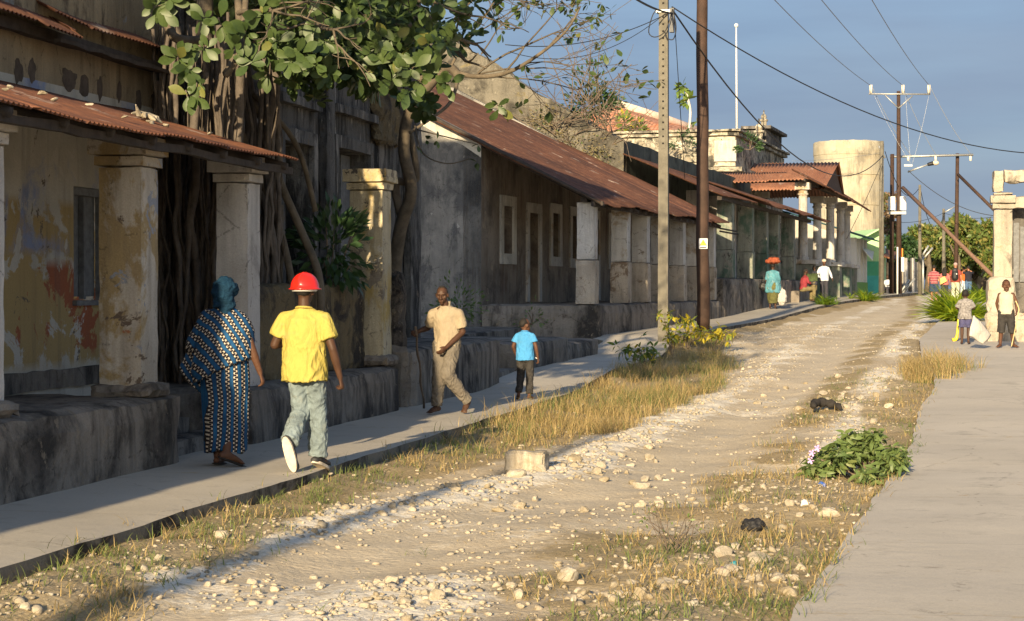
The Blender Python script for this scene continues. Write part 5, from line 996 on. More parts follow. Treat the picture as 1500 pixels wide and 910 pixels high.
RD = plain('helmet_red', (.62, .018, .010), .22, .05, spec=.6)
b2 = bmesh.new(); H0 = Vector((0, .01, 1.635)); RG = []; n = 40
for ph in range(0, 10):
    a = ph / 9 * PI / 2 * .97; RG.append([H0 + Vector((math.cos(t_) * .126 * math.cos(a), math.sin(t_) * .150 * math.cos(a), .142 * math.sin(a) + (.006 if abs(math.cos(t_)) < .17 and ph < 9 else 0))) for t_ in [2 * PI * k / n for k in range(n)]])
RG = [[H0 + Vector((math.cos(t_) * .142, math.sin(t_) * (.166 + (.03 if math.sin(t_) > 0 else 0)), -.014)) for t_ in [2 * PI * k / n for k in range(n)]], [H0 + Vector((math.cos(t_) * .143, math.sin(t_) * (.167 + (.03 if math.sin(t_) > 0 else 0)), -.006)) for t_ in [2 * PI * k / n for k in range(n)]]] + RG
loftc(b2, RG, False); b2.faces.new([v for v in b2.verts][-n:]); hm = bmobj('helmet', b2, RD, ym, True, world=False); so_ = hm.modifiers.new('s', 'SOLIDIFY'); so_.thickness = .004
b2 = bmesh.new(); tube(b2, [H0 + Vector((math.cos(t_) * .108, math.sin(t_) * .125, -.02)) for t_ in [PI + PI * k / 12 for k in range(13)]], .012, 8); bmobj('helmet_strap', b2, M['white'], hm, True, world=False)
# -- man with a stick
PO = cloth('polo_cream', (.29, .24, .17), .14, 6, dirt=(.30, .23, .15)); TR = cloth('trousers_grey', (.13, .115, .095), .2, 6, dirt=(.16, .13, .10)); 
pm = person(655, 606, 1.70, R(186), 'bald man in a cream polo shirt and grey trousers leaning forward with a long stick', dict(head=(.03, .11, 1.565), nek=(.0, .05, 1.42), che=(0, .02, 1.24), face=R(8), look=R(-16), shw=.175, r_el=(.30, -.10, 1.13), r_wr=(.41, -.02, 1.08), l_el=(-.22, .0, 1.08), l_wr=(-.06, .20, .88), r_kn=(.08, .10, .52), r_an=(.10, .12, .09), r_toe=(.14, .28, .035), l_kn=(-.05, .14, .53), l_an=(-.24, -.13, .15), l_toe=(-.23, -.02, .035), r_palm=(0, 1, 0)), SK, .010,
    top=dict(mat=PO, hem=.80, hemw=.178, hemd=.145, sleeve=.75, sw=.076, ease=.012, fold=.014, seed=13, collar=True), bottom=dict(mat=TR, w=.078, wk=.088, wt=.105, fold=.020, seed=17, len=.97), hair='shaved', facedet=True, curl=(.35, 1.2))
pr = pm.matrix_basis if False else Matrix.LocRotScale(pm.location, pm.rotation_euler, pm.scale)
hpos = pr @ Vector((.43, .02, 1.04)); fpos = PS(621, 598); fpos.z += .0
bm = bmesh.new(); a_, b_ = fpos, hpos + (hpos - fpos) * .10; tube(bm, [a_.lerp(b_, k / 9) + Vector((math.sin(k * 1.7) * .012, 0, 0)) for k in range(10)], [.013 + .004 * (k % 3 == 0) for k in range(10)], 8)
o = bmobj('walking_stick', bm, M['twig'], None, True); tag(o, 'long crooked wooden stick held by the bald man in the cream polo', 'stick')
# -- boy in blue
BL = cloth('blue_cotton', (.06, .25, .50), .12, 6, dirt=(.10, .27, .45)); BK = cloth('black_trousers', (.035, .033, .032), .3, 8, dirt=(.08, .07, .06))
kid = dict(head=(0, .02, 1.58), shw=.165)
bb = person(769, 586, 1.19, R(6), 'small boy in a bright blue t-shirt standing on the kerb with his back turned', dict(kid, face=R(-40), l_wr=(-.22, .10, .92), r_wr=(.28, .02, .88), l_an=(-.09, -.16, .13), l_toe=(-.14, -.06, .03)), SK2, .014, top=dict(mat=BL, hem=.84, hemw=.20, hemd=.16, sleeve=.6, sw=.085, ease=.02, fold=.012, seed=21), bottom=dict(mat=BK, w=.075, wk=.082, wt=.10, fold=.016, seed=22, len=.9), hair='shaved', headscale=1.28, curl=(.5, .9))
pb_ = Matrix.LocRotScale(bb.location, bb.rotation_euler, bb.scale); o = tubeobj('cigarette_card', [pb_ @ Vector((.30, .06, .84)), pb_ @ Vector((.24, -.02, .90))], .006, M['white']); o.name = 'paper_stick'; tag(o, 'thin white stick in the right hand of the boy in blue', 'stick')
# -- children on the right
GS = cloth('grey_shirt', (.20, .19, .19), .6, 16); NV = cloth('navy_shorts', (.06, .06, .13), .3, 7, dirt=(.14, .13, .18))
gb = person(1414, 505, 1.14, R(4), 'small boy in grimy grey shirt and navy shorts with his back turned, right pavement', dict(kid, l_el=(-.27, .02, 1.15), l_wr=(-.15, .22, 1.10), r_el=(.27, .02, 1.15), r_wr=(.16, .22, 1.12)), SK, .016, top=dict(mat=GS, hem=.80, hemw=.22, hemd=.17, sleeve=.85, sw=.09, ease=.03, fold=.018, seed=31), bottom=dict(kind='shorts', mat=NV, w=.10, wt=.11, fold=.012, seed=32, len=.9), hair='short', headscale=1.35)
TK = cloth('white_vest', (.42, .38, .30), .08, 6, dirt=(.5, .43, .33))
tb = person(1474, 510, 1.36, R(187), 'smiling boy in a cream sleeveless vest and dark knee-length shorts by the ruined pillar', dict(kid, face=R(10), l_el=(-.26, .03, 1.16), l_wr=(-.26, .10, .94), r_el=(.24, -.05, 1.14), r_wr=(.20, -.12, .92), r_kn=(.12, .03, .5), r_an=(.15, .0, .085), r_toe=(.2, .15, .035), l_kn=(-.14, .03, .5), l_an=(-.17, -.06, .085), l_toe=(-.28, .05, .035)), SK2, .014, top=dict(mat=TK, hem=.86, hemw=.195, hemd=.15, sleeve=0, ease=.012, fold=.010, seed=33), bottom=dict(kind='trousers', mat=BK, w=.105, wk=.10, wt=.115, fold=.014, seed=34, len=.25), hair='short', headscale=1.28, facedet=True)
pt_ = Matrix.LocRotScale(tb.location, tb.rotation_euler, tb.scale); o = tubeobj('stick', spline([pt_ @ Vector(q) for q in ((-.24, .12, 1.2), (-.32, .14, 1.0), (-.30, .15, .85), (-.24, .18, .5), (-.15, .26, .05))]), .011, plain('palewood', (.5, .38, .2), .8, .2)); tag(o, 'bent pale stick held by the boy in the cream vest', 'stick')
# bag and yellow thing by the grey boy
BG = cloth('white_sack', (.42, .40, .37), .08, 5)
qa = PS(1424, 498); bm = bmesh.new(); pts = [PD(1424, 462, 38.0), PD(1448, 490, 38.2), PD(1439, 503, 38.1), PD(1420, 493, 37.9)]
n = 12; gvv = [[None] * (n + 1) for _ in range(n + 1)]
for i in range(n + 1):
    for j in range(n + 1):
        a = pts[0].lerp(pts[1], i / n); b_ = pts[3].lerp(pts[2], i / n); q = a.lerp(b_, j / n); q = q + Vector((0, -.05 * math.sin(PI * i / n) * math.sin(PI * j / n), 0)) + noise.noise_vector(q * 5) * .035; gvv[i][j] = bm.verts.new(q)
for i in range(n):
    for j in range(n): bm.faces.new((gvv[i][j], gvv[i + 1][j], gvv[i + 1][j + 1], gvv[i][j + 1]))
o = bmobj('sack', bm, BG, None, True); sm_ = o.modifiers.new('s', 'SOLIDIFY'); sm_.thickness = .05; tag(o, 'white woven sack hanging from the grey-shirted boy to the pavement', 'sack')
bm = bmesh.new(); q0 = PS(1401, 500); tube(bm, spline([q0 + Vector((-.08, 0, .02)), q0 + Vector((.0, .02, .06)), q0 + Vector((.03, .03, .25)), q0 + Vector((.05, .04, .52))]), [.05] * 3 + [.04] * 6 + [.03] * 8 + [.02] * 2, 8); o = bmobj('plastic_bag', bm, plain('yellow_plastic', (.65, .50, .04), .4, .1), None, True); tag(o, 'limp yellow plastic bag hanging beside the grey-shirted boy', 'bag')
# -- far group on the left pavement
CT = cloth('teal_blouse', (.07, .20, .25), .35, 4, dirt=(.35, .45, .48)); OL = cloth('olive_skirt', (.09, .09, .035), .4, 8)
fw = person(1132, 453, 1.66, R(4), 'woman in a loose teal blouse walking away with a bundle on her head', dict(l_wr=(-.25, .08, .90), r_wr=(.22, .08, .88)), SK, .02, top=dict(mat=CT, hem=.62, hemw=.30, hemd=.2, sleeve=1.6, ease=.05, fold=.02, seed=41), hair='short')
b2 = bmesh.new(); loftc(b2, [ringpts(Vector((0, 0, z)), Vector((r, 0, 0)), Vector((0, r * .85, 0)), 22) for z, r in ((.22, .17), (.5, .22), (.8, .25), (1., .2))]); skin('skirt', b2, OL, fw, .02, 1, folds(.015, 3))
pf = Matrix.LocRotScale(fw.location, fw.rotation_euler, fw.scale)
bm = bmesh.new(); ell(bm, (0, 0, 0), .29, .26, .10); ell(bm, (.02, 0, .06), .22, .2, .09); skin_ = skin('head_bundle', bm, cloth('brick_cloth', (.26, .07, .035), .4, 9), None, .02, 1, folds(.03, 5, (12, 12, 12))); skin_.location = pf @ Vector((0, 0, 1.80)); tag(skin_, 'round brick-red bundle carried on the head of the woman in teal', 'bundle')
def bag(name, c, w, h, mat, label, hang=.3):
    bm = bmesh.new(); ell(bm, (0, 0, -h * .45), w / 2, w / 3, h * .5); cap(bm, (0, 0, -h * .2), (0, 0, .02), w * .3, .03, 1, .6); o = skin(name, bm, mat, None, .018, 1, folds(.03, 7, (14, 14, 9)))
    t_ = bmesh.new(); tube(t_, [(-.02, 0, 0), (0, 0, hang), (.02, 0, 0)], .008, 5); bmobj('handle', t_, mat, o, world=False); o.location = c; return tag(o, label, 'bag')
bag('carrier_bag', pf @ Vector((.34, .05, .74)), .36, .62, BG, 'white plastic carrier bag in the right hand of the woman in teal', .1)
bag('shoulder_bag', pf @ Vector((-.34, .02, 1.02)), .34, .36, plain('black_leather', (.015, .015, .017), .5, .2), 'black shoulder bag at the left side of the woman in teal', .35)
MR = cloth('maroon', (.22, .035, .045), .25, 6); KH = cloth('khaki', (.17, .14, .07), .2, 6); DG = cloth('charcoal', (.045, .045, .055), .3, 6); WT = cloth('white_shirt', (.50, .53, .58), .06, 5)
ps = PS(1172, 443); u_s = PS(1168, 443)
sit = dict(pel=(0, 0, .58), che=(0, .06, .90), nek=(0, .10, 1.08), head=(0, .14, 1.25), l_el=(-.25, .12, .82), r_el=(.25, .12, .82), l_wr=(-.12, .34, .74), r_wr=(.12, .34, .74), l_kn=(-.12, .46, .55), r_kn=(.12, .46, .55), l_an=(-.12, .44, .09), r_an=(.12, .44, .09), l_toe=(-.13, .6, .035), r_toe=(.13, .6, .035))
person(1176, 443, 1.72, R(62), 'seated person in maroon top and khaki trousers on the plinth beside the bundle woman', sit, SK, .022, top=dict(mat=MR, hem=.52, hemw=.2, sleeve=1.6, ease=.02, fold=.012), bottom=dict(mat=KH, w=.08), hair='short', shoes=None)
o = box('stone_block', (ps.x - .75, ps.y - .35, ps.z - .05), (ps.x - .0, ps.y + .45, ps.z + .46), M['plinth'], None, cell=.15, amp=.02, edge=.03); tag(o, 'low masonry block on which the person in maroon sits', 'block')
person(1193, 441, 1.5, R(-70), 'youth in dark clothes standing between the seated person and the man in white', dict(l_el=(-.28, .05, 1.15), l_wr=(-.2, .3, 1.10), r_el=(.28, .05, 1.15), r_wr=(.2, .3, 1.12)), SK, .022, top=dict(mat=DG, hem=.78, sleeve=1.5, ease=.03), bottom=dict(kind='shorts', mat=KH, w=.10), hair='afro')
wm = person(1207, 440, 1.76, R(160), 'man in a white shirt and pale cap standing by the portico', dict(l_el=(-.30, -.02, 1.12), l_wr=(-.34, .08, .90), r_el=(.30, -.02, 1.12), r_wr=(.26, .16, .92)), SK2, .022, top=dict(mat=WT, hem=.82, sleeve=1.9, ease=.035), bottom=dict(mat=DG, w=.085), hair=None)
b2 = bmesh.new(); ell(b2, (0, 0, 1.68), .10, .12, .085); bmobj('cap', b2, plain('cap_pale', (.5, .42, .33), .8, .1), wm, True, world=False)
o = box('green_parcel', (0, 0, 0), (.5, .25, .3), cloth('olive_bag', (.05, .07, .03), .4, 6), None, cell=.08, amp=.05); o.location = PS(1183, 443) + Vector((-.1, 0, .85)); tag(o, 'dark olive bundle held between the seated person and the youth', 'bundle')
# -- far group in the road
t = NT('striped_shirt', .9, .15); z = t.xyz(t.O)[2]; t.col(t.mix(t.ma('LESS_THAN', t.ma('FRACT', t.ma('DIVIDE', z, .075)), .22), (.20, .022, .04), (.42, .34, .32))); STR = t.m
person(1368, 443, 1.72, R(8), 'man in a maroon and white striped shirt and navy shorts walking away up the road', dict(l_an=(-.1, .12, .1), l_toe=(-.12, .28, .035), r_an=(.12, -.15, .1), r_toe=(.13, 0, .03)), SK3, .022, top=dict(mat=STR, hem=.86, sleeve=.7, ease=.02), bottom=dict(kind='shorts', mat=cloth('navy', (.03, .05, .09), .2, 6), w=.11, len=1.), hair='short')
person(1383.5, 441, 1.60, R(6), 'long-haired woman in a pink top holding a tan folder behind her back', dict(l_el=(-.26, -.06, 1.1), l_wr=(-.10, -.17, 1.03), r_el=(.26, -.03, 1.1), r_wr=(.27, .06, .9)), SK3, .022, top=dict(mat=cloth('pink', (.42, .12, .11), .15, 6), hem=.84, hemw=.22, sleeve=.9, ease=.03), bottom=dict(mat=DG, w=.07), hair='long')
pg = PS(1381, 441); o = box('folder', (-.17, -.015, -.13), (.17, .015, .13), plain('tan_card', (.6, .38, .13), .7, .1), None); o.location = pg + Vector((-.02, -.27, .98)); o.rotation_euler = (0, R(-28), 0); tag(o, 'tan folder carried behind the back of the woman in pink', 'folder')
bp = person(1399.5, 441, 1.82, R(8), 'man in a brick-red shirt, pale trousers and cap walking behind the lily clump', dict(), SK3, .022, top=dict(mat=cloth('brick_shirt', (.22, .05, .04), .15, 6), hem=.86, sleeve=.7, ease=.03, hemw=.22), bottom=dict(mat=cloth('pale_trousers', (.40, .42, .32), .12, 6), w=.10), hair=None)
b2 = bmesh.new(); ell(b2, (0, 0, 1.675), .095, .12, .085); bmobj('cap', b2, cloth('capgrey', (.35, .25, .24)), bp, True, world=False)
pbp = Matrix.LocRotScale(bp.location, bp.rotation_euler, bp.scale); bm = bmesh.new(); cap(bm, (0, 0, -.17), (0, 0, .15), .16, .14, 1, .55, ref=(1, 0, 0)); cap(bm, (0, -.08, -.16), (0, -.08, .0), .11, .11, 1, .5, ref=(1, 0, 0)); o = skin('backpack', bm, plain('black_nylon', (.012, .013, .016), .6, .2), None, .015, 2); o.location = pbp @ Vector((0, -.18, 1.24)); tag(o, 'black backpack on the man in the brick-red shirt', 'backpack')
lb = bmesh.new(); rbox(lb, (.05, -.19, -.03), (.09, -.2, .03)); bmobj('badge', lb, M['white'], o, world=False)
person(0, 0, 1.72, R(-30), 'person in pale blue trousers and orange scarf standing beyond the lilies', dict(), SK3, .025, top=dict(mat=cloth('orange', (.42, .10, .025), .2, 6), hem=.9, sleeve=1.5, ease=.03), bottom=dict(mat=cloth('pale_blue', (.40, .46, .52), .1, 6), w=.10), hair='short', loc=PS(1411.5, 434))
person(0, 0, 1.70, R(-20), 'person in a black top and blue jeans standing far beyond the lilies with raised arms', dict(l_el=(-.3, .1, 1.38), l_wr=(-.12, .2, 1.5), r_el=(.3, .1, 1.38), r_wr=(.12, .2, 1.5)), SK3, .025, top=dict(mat=cloth('black_top', (.02, .02, .03), .2, 6), hem=.9, sleeve=.8, ease=.02), bottom=dict(mat=cloth('jeans', (.07, .13, .24), .2, 6), w=.075), hair='short', loc=PS(1418.5, 434))

# ------------------------------------------------------------------ leaves and trees
def rosettes2(C, D, k, size, e=.35):
    """broad leaves spread like a rosette whose face looks along D"""
    n = len(C) * k; C2 = np.repeat(C, k, 0); D2 = np.repeat(D, k, 0) + rng.normal(0, .18, (n, 3)); D2 /= np.linalg.norm(D2, axis=1, keepdims=True); r = rng.normal(0, 1, (n, 3)); r -= D2 * (r * D2).sum(1, keepdims=True); r /= np.linalg.norm(r, axis=1, keepdims=True)
    el = rng.normal(e, .3, n)[:, None]; Y_ = r * np.cos(el) + D2 * np.sin(el); X_ = np.cross(Y_, D2); X_ /= np.linalg.norm(X_, axis=1, keepdims=True); Z_ = np.cross(X_, Y_); s = size * (.32 + .75 * rng.random(n) ** .8)
    return np.stack([X_, Y_, Z_], 2) * s[:, None, None], C2 + Y_ * .02 + rng.normal(0, .02, (n, 3))
def leaf_t(L=1., Wd=.42, fold=.12, droop=.25, n=5, tip=.8):
    V = []; F = []
    for i in range(n + 1):
        s = i / n; w = Wd * (math.sin(PI * min(1, s ** tip)) ** .75 if 0 < s < 1 else .02) * .5; z = -droop * s * s
        V += [(-w, s * L, z + fold * w), (0, s * L, z), (w, s * L, z + fold * w)]
    for i in range(n):
        a = 3 * i; F += [(a, a + 1, a + 4, a + 3), (a + 1, a + 2, a + 5, a + 4)]
    return np.array(V, float), np.array(F)
def dirmats(D, roll, s):
    """matrices whose local +y points along D"""
    D = D / np.linalg.norm(D, axis=1, keepdims=True); up = np.tile([0., 0, 1], (len(D), 1)); up[np.abs(D[:, 2]) > .96] = [1, 0, 0]
    X_ = np.cross(D, up); X_ /= np.linalg.norm(X_, axis=1, keepdims=True); Z_ = np.cross(X_, D); c, s_ = np.cos(roll)[:, None], np.sin(roll)[:, None]
    X2 = X_ * c + Z_ * s_; Z2 = Z_ * c - X_ * s_; return np.stack([X2, D, Z2], 2) * s[:, None, None]
def rosettes(C, D, k, size, spread=.9, jitter=.3, off=.02):
    """k leaves round each centre C pointing roughly along D"""
    n = len(C); C2 = np.repeat(C, k, 0); D2 = np.repeat(D, k, 0); r = rng.normal(0, 1, (n * k, 3)); r /= np.linalg.norm(r, axis=1, keepdims=True)
    DD = D2 * (1 - spread) + r * spread; DD[:, 2] -= .12; s = size * (.55 + .6 * rng.random(n * k)); roll = rng.normal(0, jitter, n * k)
    return dirmats(DD, roll, s), C2 + DD * off
def branch(bm, p0, d0, L, r0, depth, ends, seed=None, gnarl=.35, split=3, shrink=.66, grav=0., rmin=.004, seg=5):
    p = Vector(p0); d = Vector(d0).normalized(); pts = [p.copy()]; rs = [r0]
    for i in range(seg):
        d = (d + Vector((random.gauss(0, 1), random.gauss(0, 1), random.gauss(0, 1))) * gnarl / seg ** .5 * .6 + Vector((0, 0, grav))).normalized(); p = p + d * (L / seg); pts.append(p.copy()); rs.append(max(rmin, r0 * (1 - .38 * (i + 1) / seg)))
        if depth > 0 and i >= 1 and random.random() < .55:
            dd = (d + Vector((random.gauss(0, 1), random.gauss(0, 1), random.gauss(0, 1))) * .75).normalized(); branch(bm, p, dd, L * shrink * random.uniform(.6, 1), rs[-1] * .6, depth - 1, ends, None, gnarl, split, shrink, grav, rmin, seg)
    tube(bm, pts, rs, 6 if r0 > .02 else 4, False)
    if depth <= 0: ends.append((p.copy(), d.copy()))
    else:
        for _ in range(2):
            dd = (d + Vector((random.gauss(0, 1), random.gauss(0, 1), random.gauss(0, 1))) * .5).normalized(); branch(bm, p, dd, L * shrink * random.uniform(.7, 1.1), rs[-1] * .8, depth - 1, ends, None, gnarl, split, shrink, grav, rmin, seg)
# --- fig tree growing over the ruin
ft = empty('fig_tree', (-8.1, 21.5, .6), 'big strangler fig with broad leathery leaves hanging over the pavement from the ruin', 'tree')
bm = bmesh.new(); random.seed(21)
def P3(px, py, d): return PD(px, py, d)
# aerial roots: vertical strands over the ruin's near end
for k in range(120):
    px = random.uniform(232, 345) if k < 90 else random.uniform(345, 410); d = random.uniform(21.0, 22.2) if px < 345 else random.uniform(22.5, 23.6); top_ = random.uniform(20, 150); r = random.choice([.006, .010, .014, .018, .026, .04]) ; w = random.uniform(-34, 34)
    pts = [P3(px + w * math.sin(t * 3 + k) * .6 + (px - 290) * .05 * t, top_ + (575 - top_) * t, d + .1 * math.sin(k + t * 4)) for t in np.linspace(0, 1, 9)]; tube(bm, [q + noise.noise_vector(q * 2.2 + Vector((k, 0, 0))) * .07 for q in spline(pts, 3)], [r * (1.3 - .5 * i / 24) for i in range(25)], 6)
bmobj('aerial_roots', bm, M['root'], ft, True)
bm = bmesh.new()
for pts, r in [([(300, -60, 22), (300, 60, 21.8), (285, 180, 21.7), (292, 330, 21.7), (285, 480, 21.6), (280, 590, 21.5)], .11), ([(330, 40, 22), (318, 160, 21.9), (325, 300, 22), (318, 450, 21.9), (322, 590, 21.8)], .07)]:
    tube(bm, spline([P3(*q) for q in pts], 5), list(np.linspace(r * .8, r * 1.15, 5 * (len(pts) - 1) + 1)), 10)
for pts, r in [([(350, 120, 23), (392, 190, 23.4), (408, 260, 23.5), (440, 335, 23.6), (466, 400, 23.4), (470, 460, 23.3)], .05), ([(362, 130, 23), (420, 190, 23.6), (445, 240, 23.8), (462, 310, 23.9)], .035), ([(340, 160, 22.6), (375, 250, 23), (405, 320, 23.2), (425, 400, 23.2), (440, 500, 23)], .045), ([(380, 200, 23.2), (370, 300, 23.2), (384, 400, 23.2), (380, 520, 23)], .035), ([(412, 300, 23.4), (411, 420, 23.4), (412, 540, 23.2)], .03), ([(350, 0, 21), (352, 60, 20.6), (340, 95, 20.4), (332, 108, 20.2)], .045), ([(330, 112, 20.2), (345, 92, 20.2), (355, 60, 20.3), (362, -20, 20.8)], .035), ([(235, -10, 20.5), (248, 40, 20.5), (262, 58, 20.5), (300, 60, 21)], .05)]:
    tube(bm, spline([P3(*q) for q in pts], 4), r, 7)
random.seed(5); ends = []
for (px, py, d, D, L, r, dep) in [(300, -40, 21.8, (.6, -.25, .35), 1.3, .045, 2), (330, -30, 21.6, (.9, .1, .15), 1.5, .04, 2), (400, -40, 21.4, (1, .2, .05), 1.4, .035, 2), (470, -20, 21.8, (1, .3, -.05), 1.3, .032, 2), (520, 20, 22.2, (.8, .4, -.1), 1.0, .06, 2), (350, 20, 20.6, (.5, -.6, -.1), .8, .03, 2), (430, 20, 20.8, (.6, -.5, -.1), .9, .03, 2)]:
    branch(bm, P3(px, py, d), D, L, r, dep, ends, gnarl=.5, shrink=.62)
bmobj('trunk', bm, M['bark'], ft, True)
LV, LF = leaf_t(1, .50, .16, .14, 7, 1.45)
# crown volume: dense shade leaves, plus lit rosettes hanging at the front
C = []
def addc(n, cx, cy, sx, sy, d0, d1):
    for _ in range(n): C.append(tuple(P3(random.gauss(cx, sx), random.gauss(cy, sy), random.uniform(d0, d1))))
addc(38, 470, 20, 80, 42, 20.5, 23); addc(26, 410, 90, 48, 16, 20.6, 22.6); addc(26, 560, 45, 60, 36, 21, 23.6); addc(12, 330, 30, 45, 28, 20.2, 22); addc(12, 620, 55, 40, 28, 22, 24.5); addc(12, 500, 110, 50, 14, 21.5, 23.4); addc(40, 440, -70, 120, 50, 20, 24); addc(8, 250, 5, 22, 14, 20.3, 21); addc(26, 440, 60, 60, 30, 21.5, 23)
addc(5, 612, 150, 12, 10, 24, 25); addc(4, 620, 175, 20, 14, 25, 26)
addc(90, 450, 15, 100, 45, 20.6, 23.4); addc(40, 560, 40, 60, 36, 21.5, 24); addc(36, 380, 75, 60, 24, 21, 23); addc(24, 480, 105, 50, 16, 21.5, 23.4); addc(90, 480, -60, 130, 45, 20, 25); addc(60, 470, 40, 90, 40, 22.5, 24.5); addc(14, 600, 20, 40, 30, 22, 24)
for _ in range(260): C.append((random.uniform(-8.6, -4.6), random.uniform(12.5, 18.5), random.uniform(5.9, 7.6)))  # unseen leaves above the view, added to shade the crown
C = np.array(C)
def beam(C):      # the low sun reaches the yellow pillar under these boughs
    z0 = 2.35 + (25 - C[:, 1]) * .277; return (C[:, 0] > -7.95) & (C[:, 0] < -6.75) & (C[:, 2] > z0 - .2) & (C[:, 2] < z0 + 1.35)
C = C[~beam(C)]; n = len(C); Dm = rng.normal(0, .5, (n, 3)); Dm[:, 2] += .1; Dm[:, 1] -= .45; Dm[:, 2] += .3; Mx, Lc = rosettes2(C, Dm, 14, .19)
v = (rng.random((len(Lc), 1)) < .02).astype(float)
inst('leaves', LV, LF, Mx, Lc, M['fig'], ft, True, var=v)
C = []
for (px, py, d, k) in [(275, 100, 19.6, 1), (290, 118, 19.5, 1), (262, 84, 19.7, 1), (300, 72, 19.8, 1), (280, 138, 19.5, 1), (425, 92, 20.0, 1), (440, 80, 20.0, 1), (462, 96, 19.9, 1), (405, 60, 20.1, 1), (360, 50, 20, 1), (345, 72, 20, 1), (385, 22, 20, 1), (420, 8, 20, 1), (448, 30, 20.2, 1), (560, 92, 20.8, 1), (585, 80, 20.8, 1), (600, 100, 20.8, 1), (615, 118, 20.9, 1), (640, 112, 21, 1), (655, 122, 21, 1), (572, 60, 21, 1), (630, 68, 21, 1), (600, 130, 21, 1), (575, 118, 21, 1), (555, 70, 21, 1), (545, 108, 21, 1), (625, 95, 21, 1), (230, 12, 20, 1), (248, 4, 20, 1), (482, 108, 20.5, 1), (502, 40, 20.8, 1), (530, 20, 21, 1), (370, 92, 20, 1), (395, 106, 20.3, 1), (325, 35, 20, 1), (300, 28, 20, 1), (475, 60, 20.3, 1), (515, 75, 20.8, 1)]:
    C.append(tuple(P3(px, py, d)))
C = np.array(C); C = C[~beam(C) | (C[:, 1] < 19.75)]; Dm = np.tile([.2, -.8, -.1], (len(C), 1)) + rng.normal(0, .15, (len(C), 3)); Mx, Lc = rosettes2(C, Dm, 11, .21); v = (rng.random((len(Lc), 1)) < .03).astype(float); inst('leaves', LV, LF, Mx, Lc, M['fig'], ft, True, var=v)
# --- second, nearly leafless tree rising in the gap by the grey gable
bt = empty('bare_fig_tree', (-8.1, 31.2, .9), 'half-bare tree with pale twisted trunk and thin twigs above the grey gable', 'tree')
bm = bmesh.new(); random.seed(33); ends = []
for pts, r0, r1 in [([(575, 470, 31), (578, 400, 30.8), (588, 330, 30.6), (603, 280, 30.4), (592, 220, 30.2), (600, 165, 30), (625, 130, 29.8), (655, 100, 29.6), (672, 112, 29.4)], .12, .07), ([(592, 330, 30.6), (580, 270, 30.6), (610, 262, 30.5), (600, 190, 30.3)], .08, .05), ([(655, 100, 29.6), (690, 112, 29.3), (740, 108, 29), (790, 80, 28.8), (830, 45, 28.6), (850, 10, 28.6)], .045, .012), ([(625, 130, 29.8), (600, 80, 29.6), (585, 30, 29.4), (600, -30, 29.2)], .07, .04), ([(672, 112, 29.4), (660, 150, 29), (630, 175, 28.8), (600, 195, 28.6)], .03, .02), ([(610, 190, 28.6), (650, 200, 28.4), (700, 212, 28.3)], .012, .006), ([(608, 185, 28.6), (620, 225, 28.4), (655, 240, 28.3), (690, 232, 28.2)], .014, .006)]:
    P_ = spline([P3(*q) for q in pts], 4); tube(bm, P_, list(np.linspace(r0, r1, len(P_))), 7)
for (px, py, d, D, L, r, dep) in [(700, 108, 29.2, (.9, .1, .5), 1.3, .018, 2), (740, 106, 29, (.9, 0, .9), 1.2, .016, 2), (790, 80, 28.8, (.7, 0, .5), .9, .012, 2), (660, 100, 29.5, (.5, 0, 1), 1.3, .022, 3), (640, 60, 29.5, (.7, 0, .8), 1.4, .02, 3), (600, 40, 29.4, (.9, 0, .6), 1.4, .02, 3), (690, 112, 29.3, (1, 0, .05), 1.5, .014, 2), (720, 112, 29.1, (1, .0, -.15), 1.3, .012, 2), (600, -20, 29.3, (.9, 0, .4), 1.6, .02, 3), (760, 96, 29, (1, 0, .1), 1.0, .010, 2), (705, 80, 29.2, (.6, 0, .9), 1.2, .014, 2)]:
    branch(bm, P3(px, py, d), D, L, r, dep, ends, gnarl=.45, shrink=.7, rmin=.004, seg=5)
bmobj('trunk', bm, M['bark'], bt, True)
e_ = [e for e in ends if random.random() < .5]; C = np.array([tuple(p) for p, d in e_] + [tuple(P3(*q)) for q in ((693, 232, 28.2), (700, 238, 28.2), (625, 205, 28.5), (610, 215, 28.6), (770, 95, 28.6), (800, 110, 28.5), (640, 205, 28.4), (740, 170, 28.6), (700, 212, 28.3), (760, 120, 28.8))]); Dm = rng.normal(0, .6, (len(C), 3)); Dm[:, 2] -= .3
Mx, Lc = rosettes(C, Dm, 3, .15, .6, .6); inst('leaves', LV, LF, Mx, Lc, M['fig'], bt, True, var=(rng.random((len(Lc), 1)) < .15).astype(float))
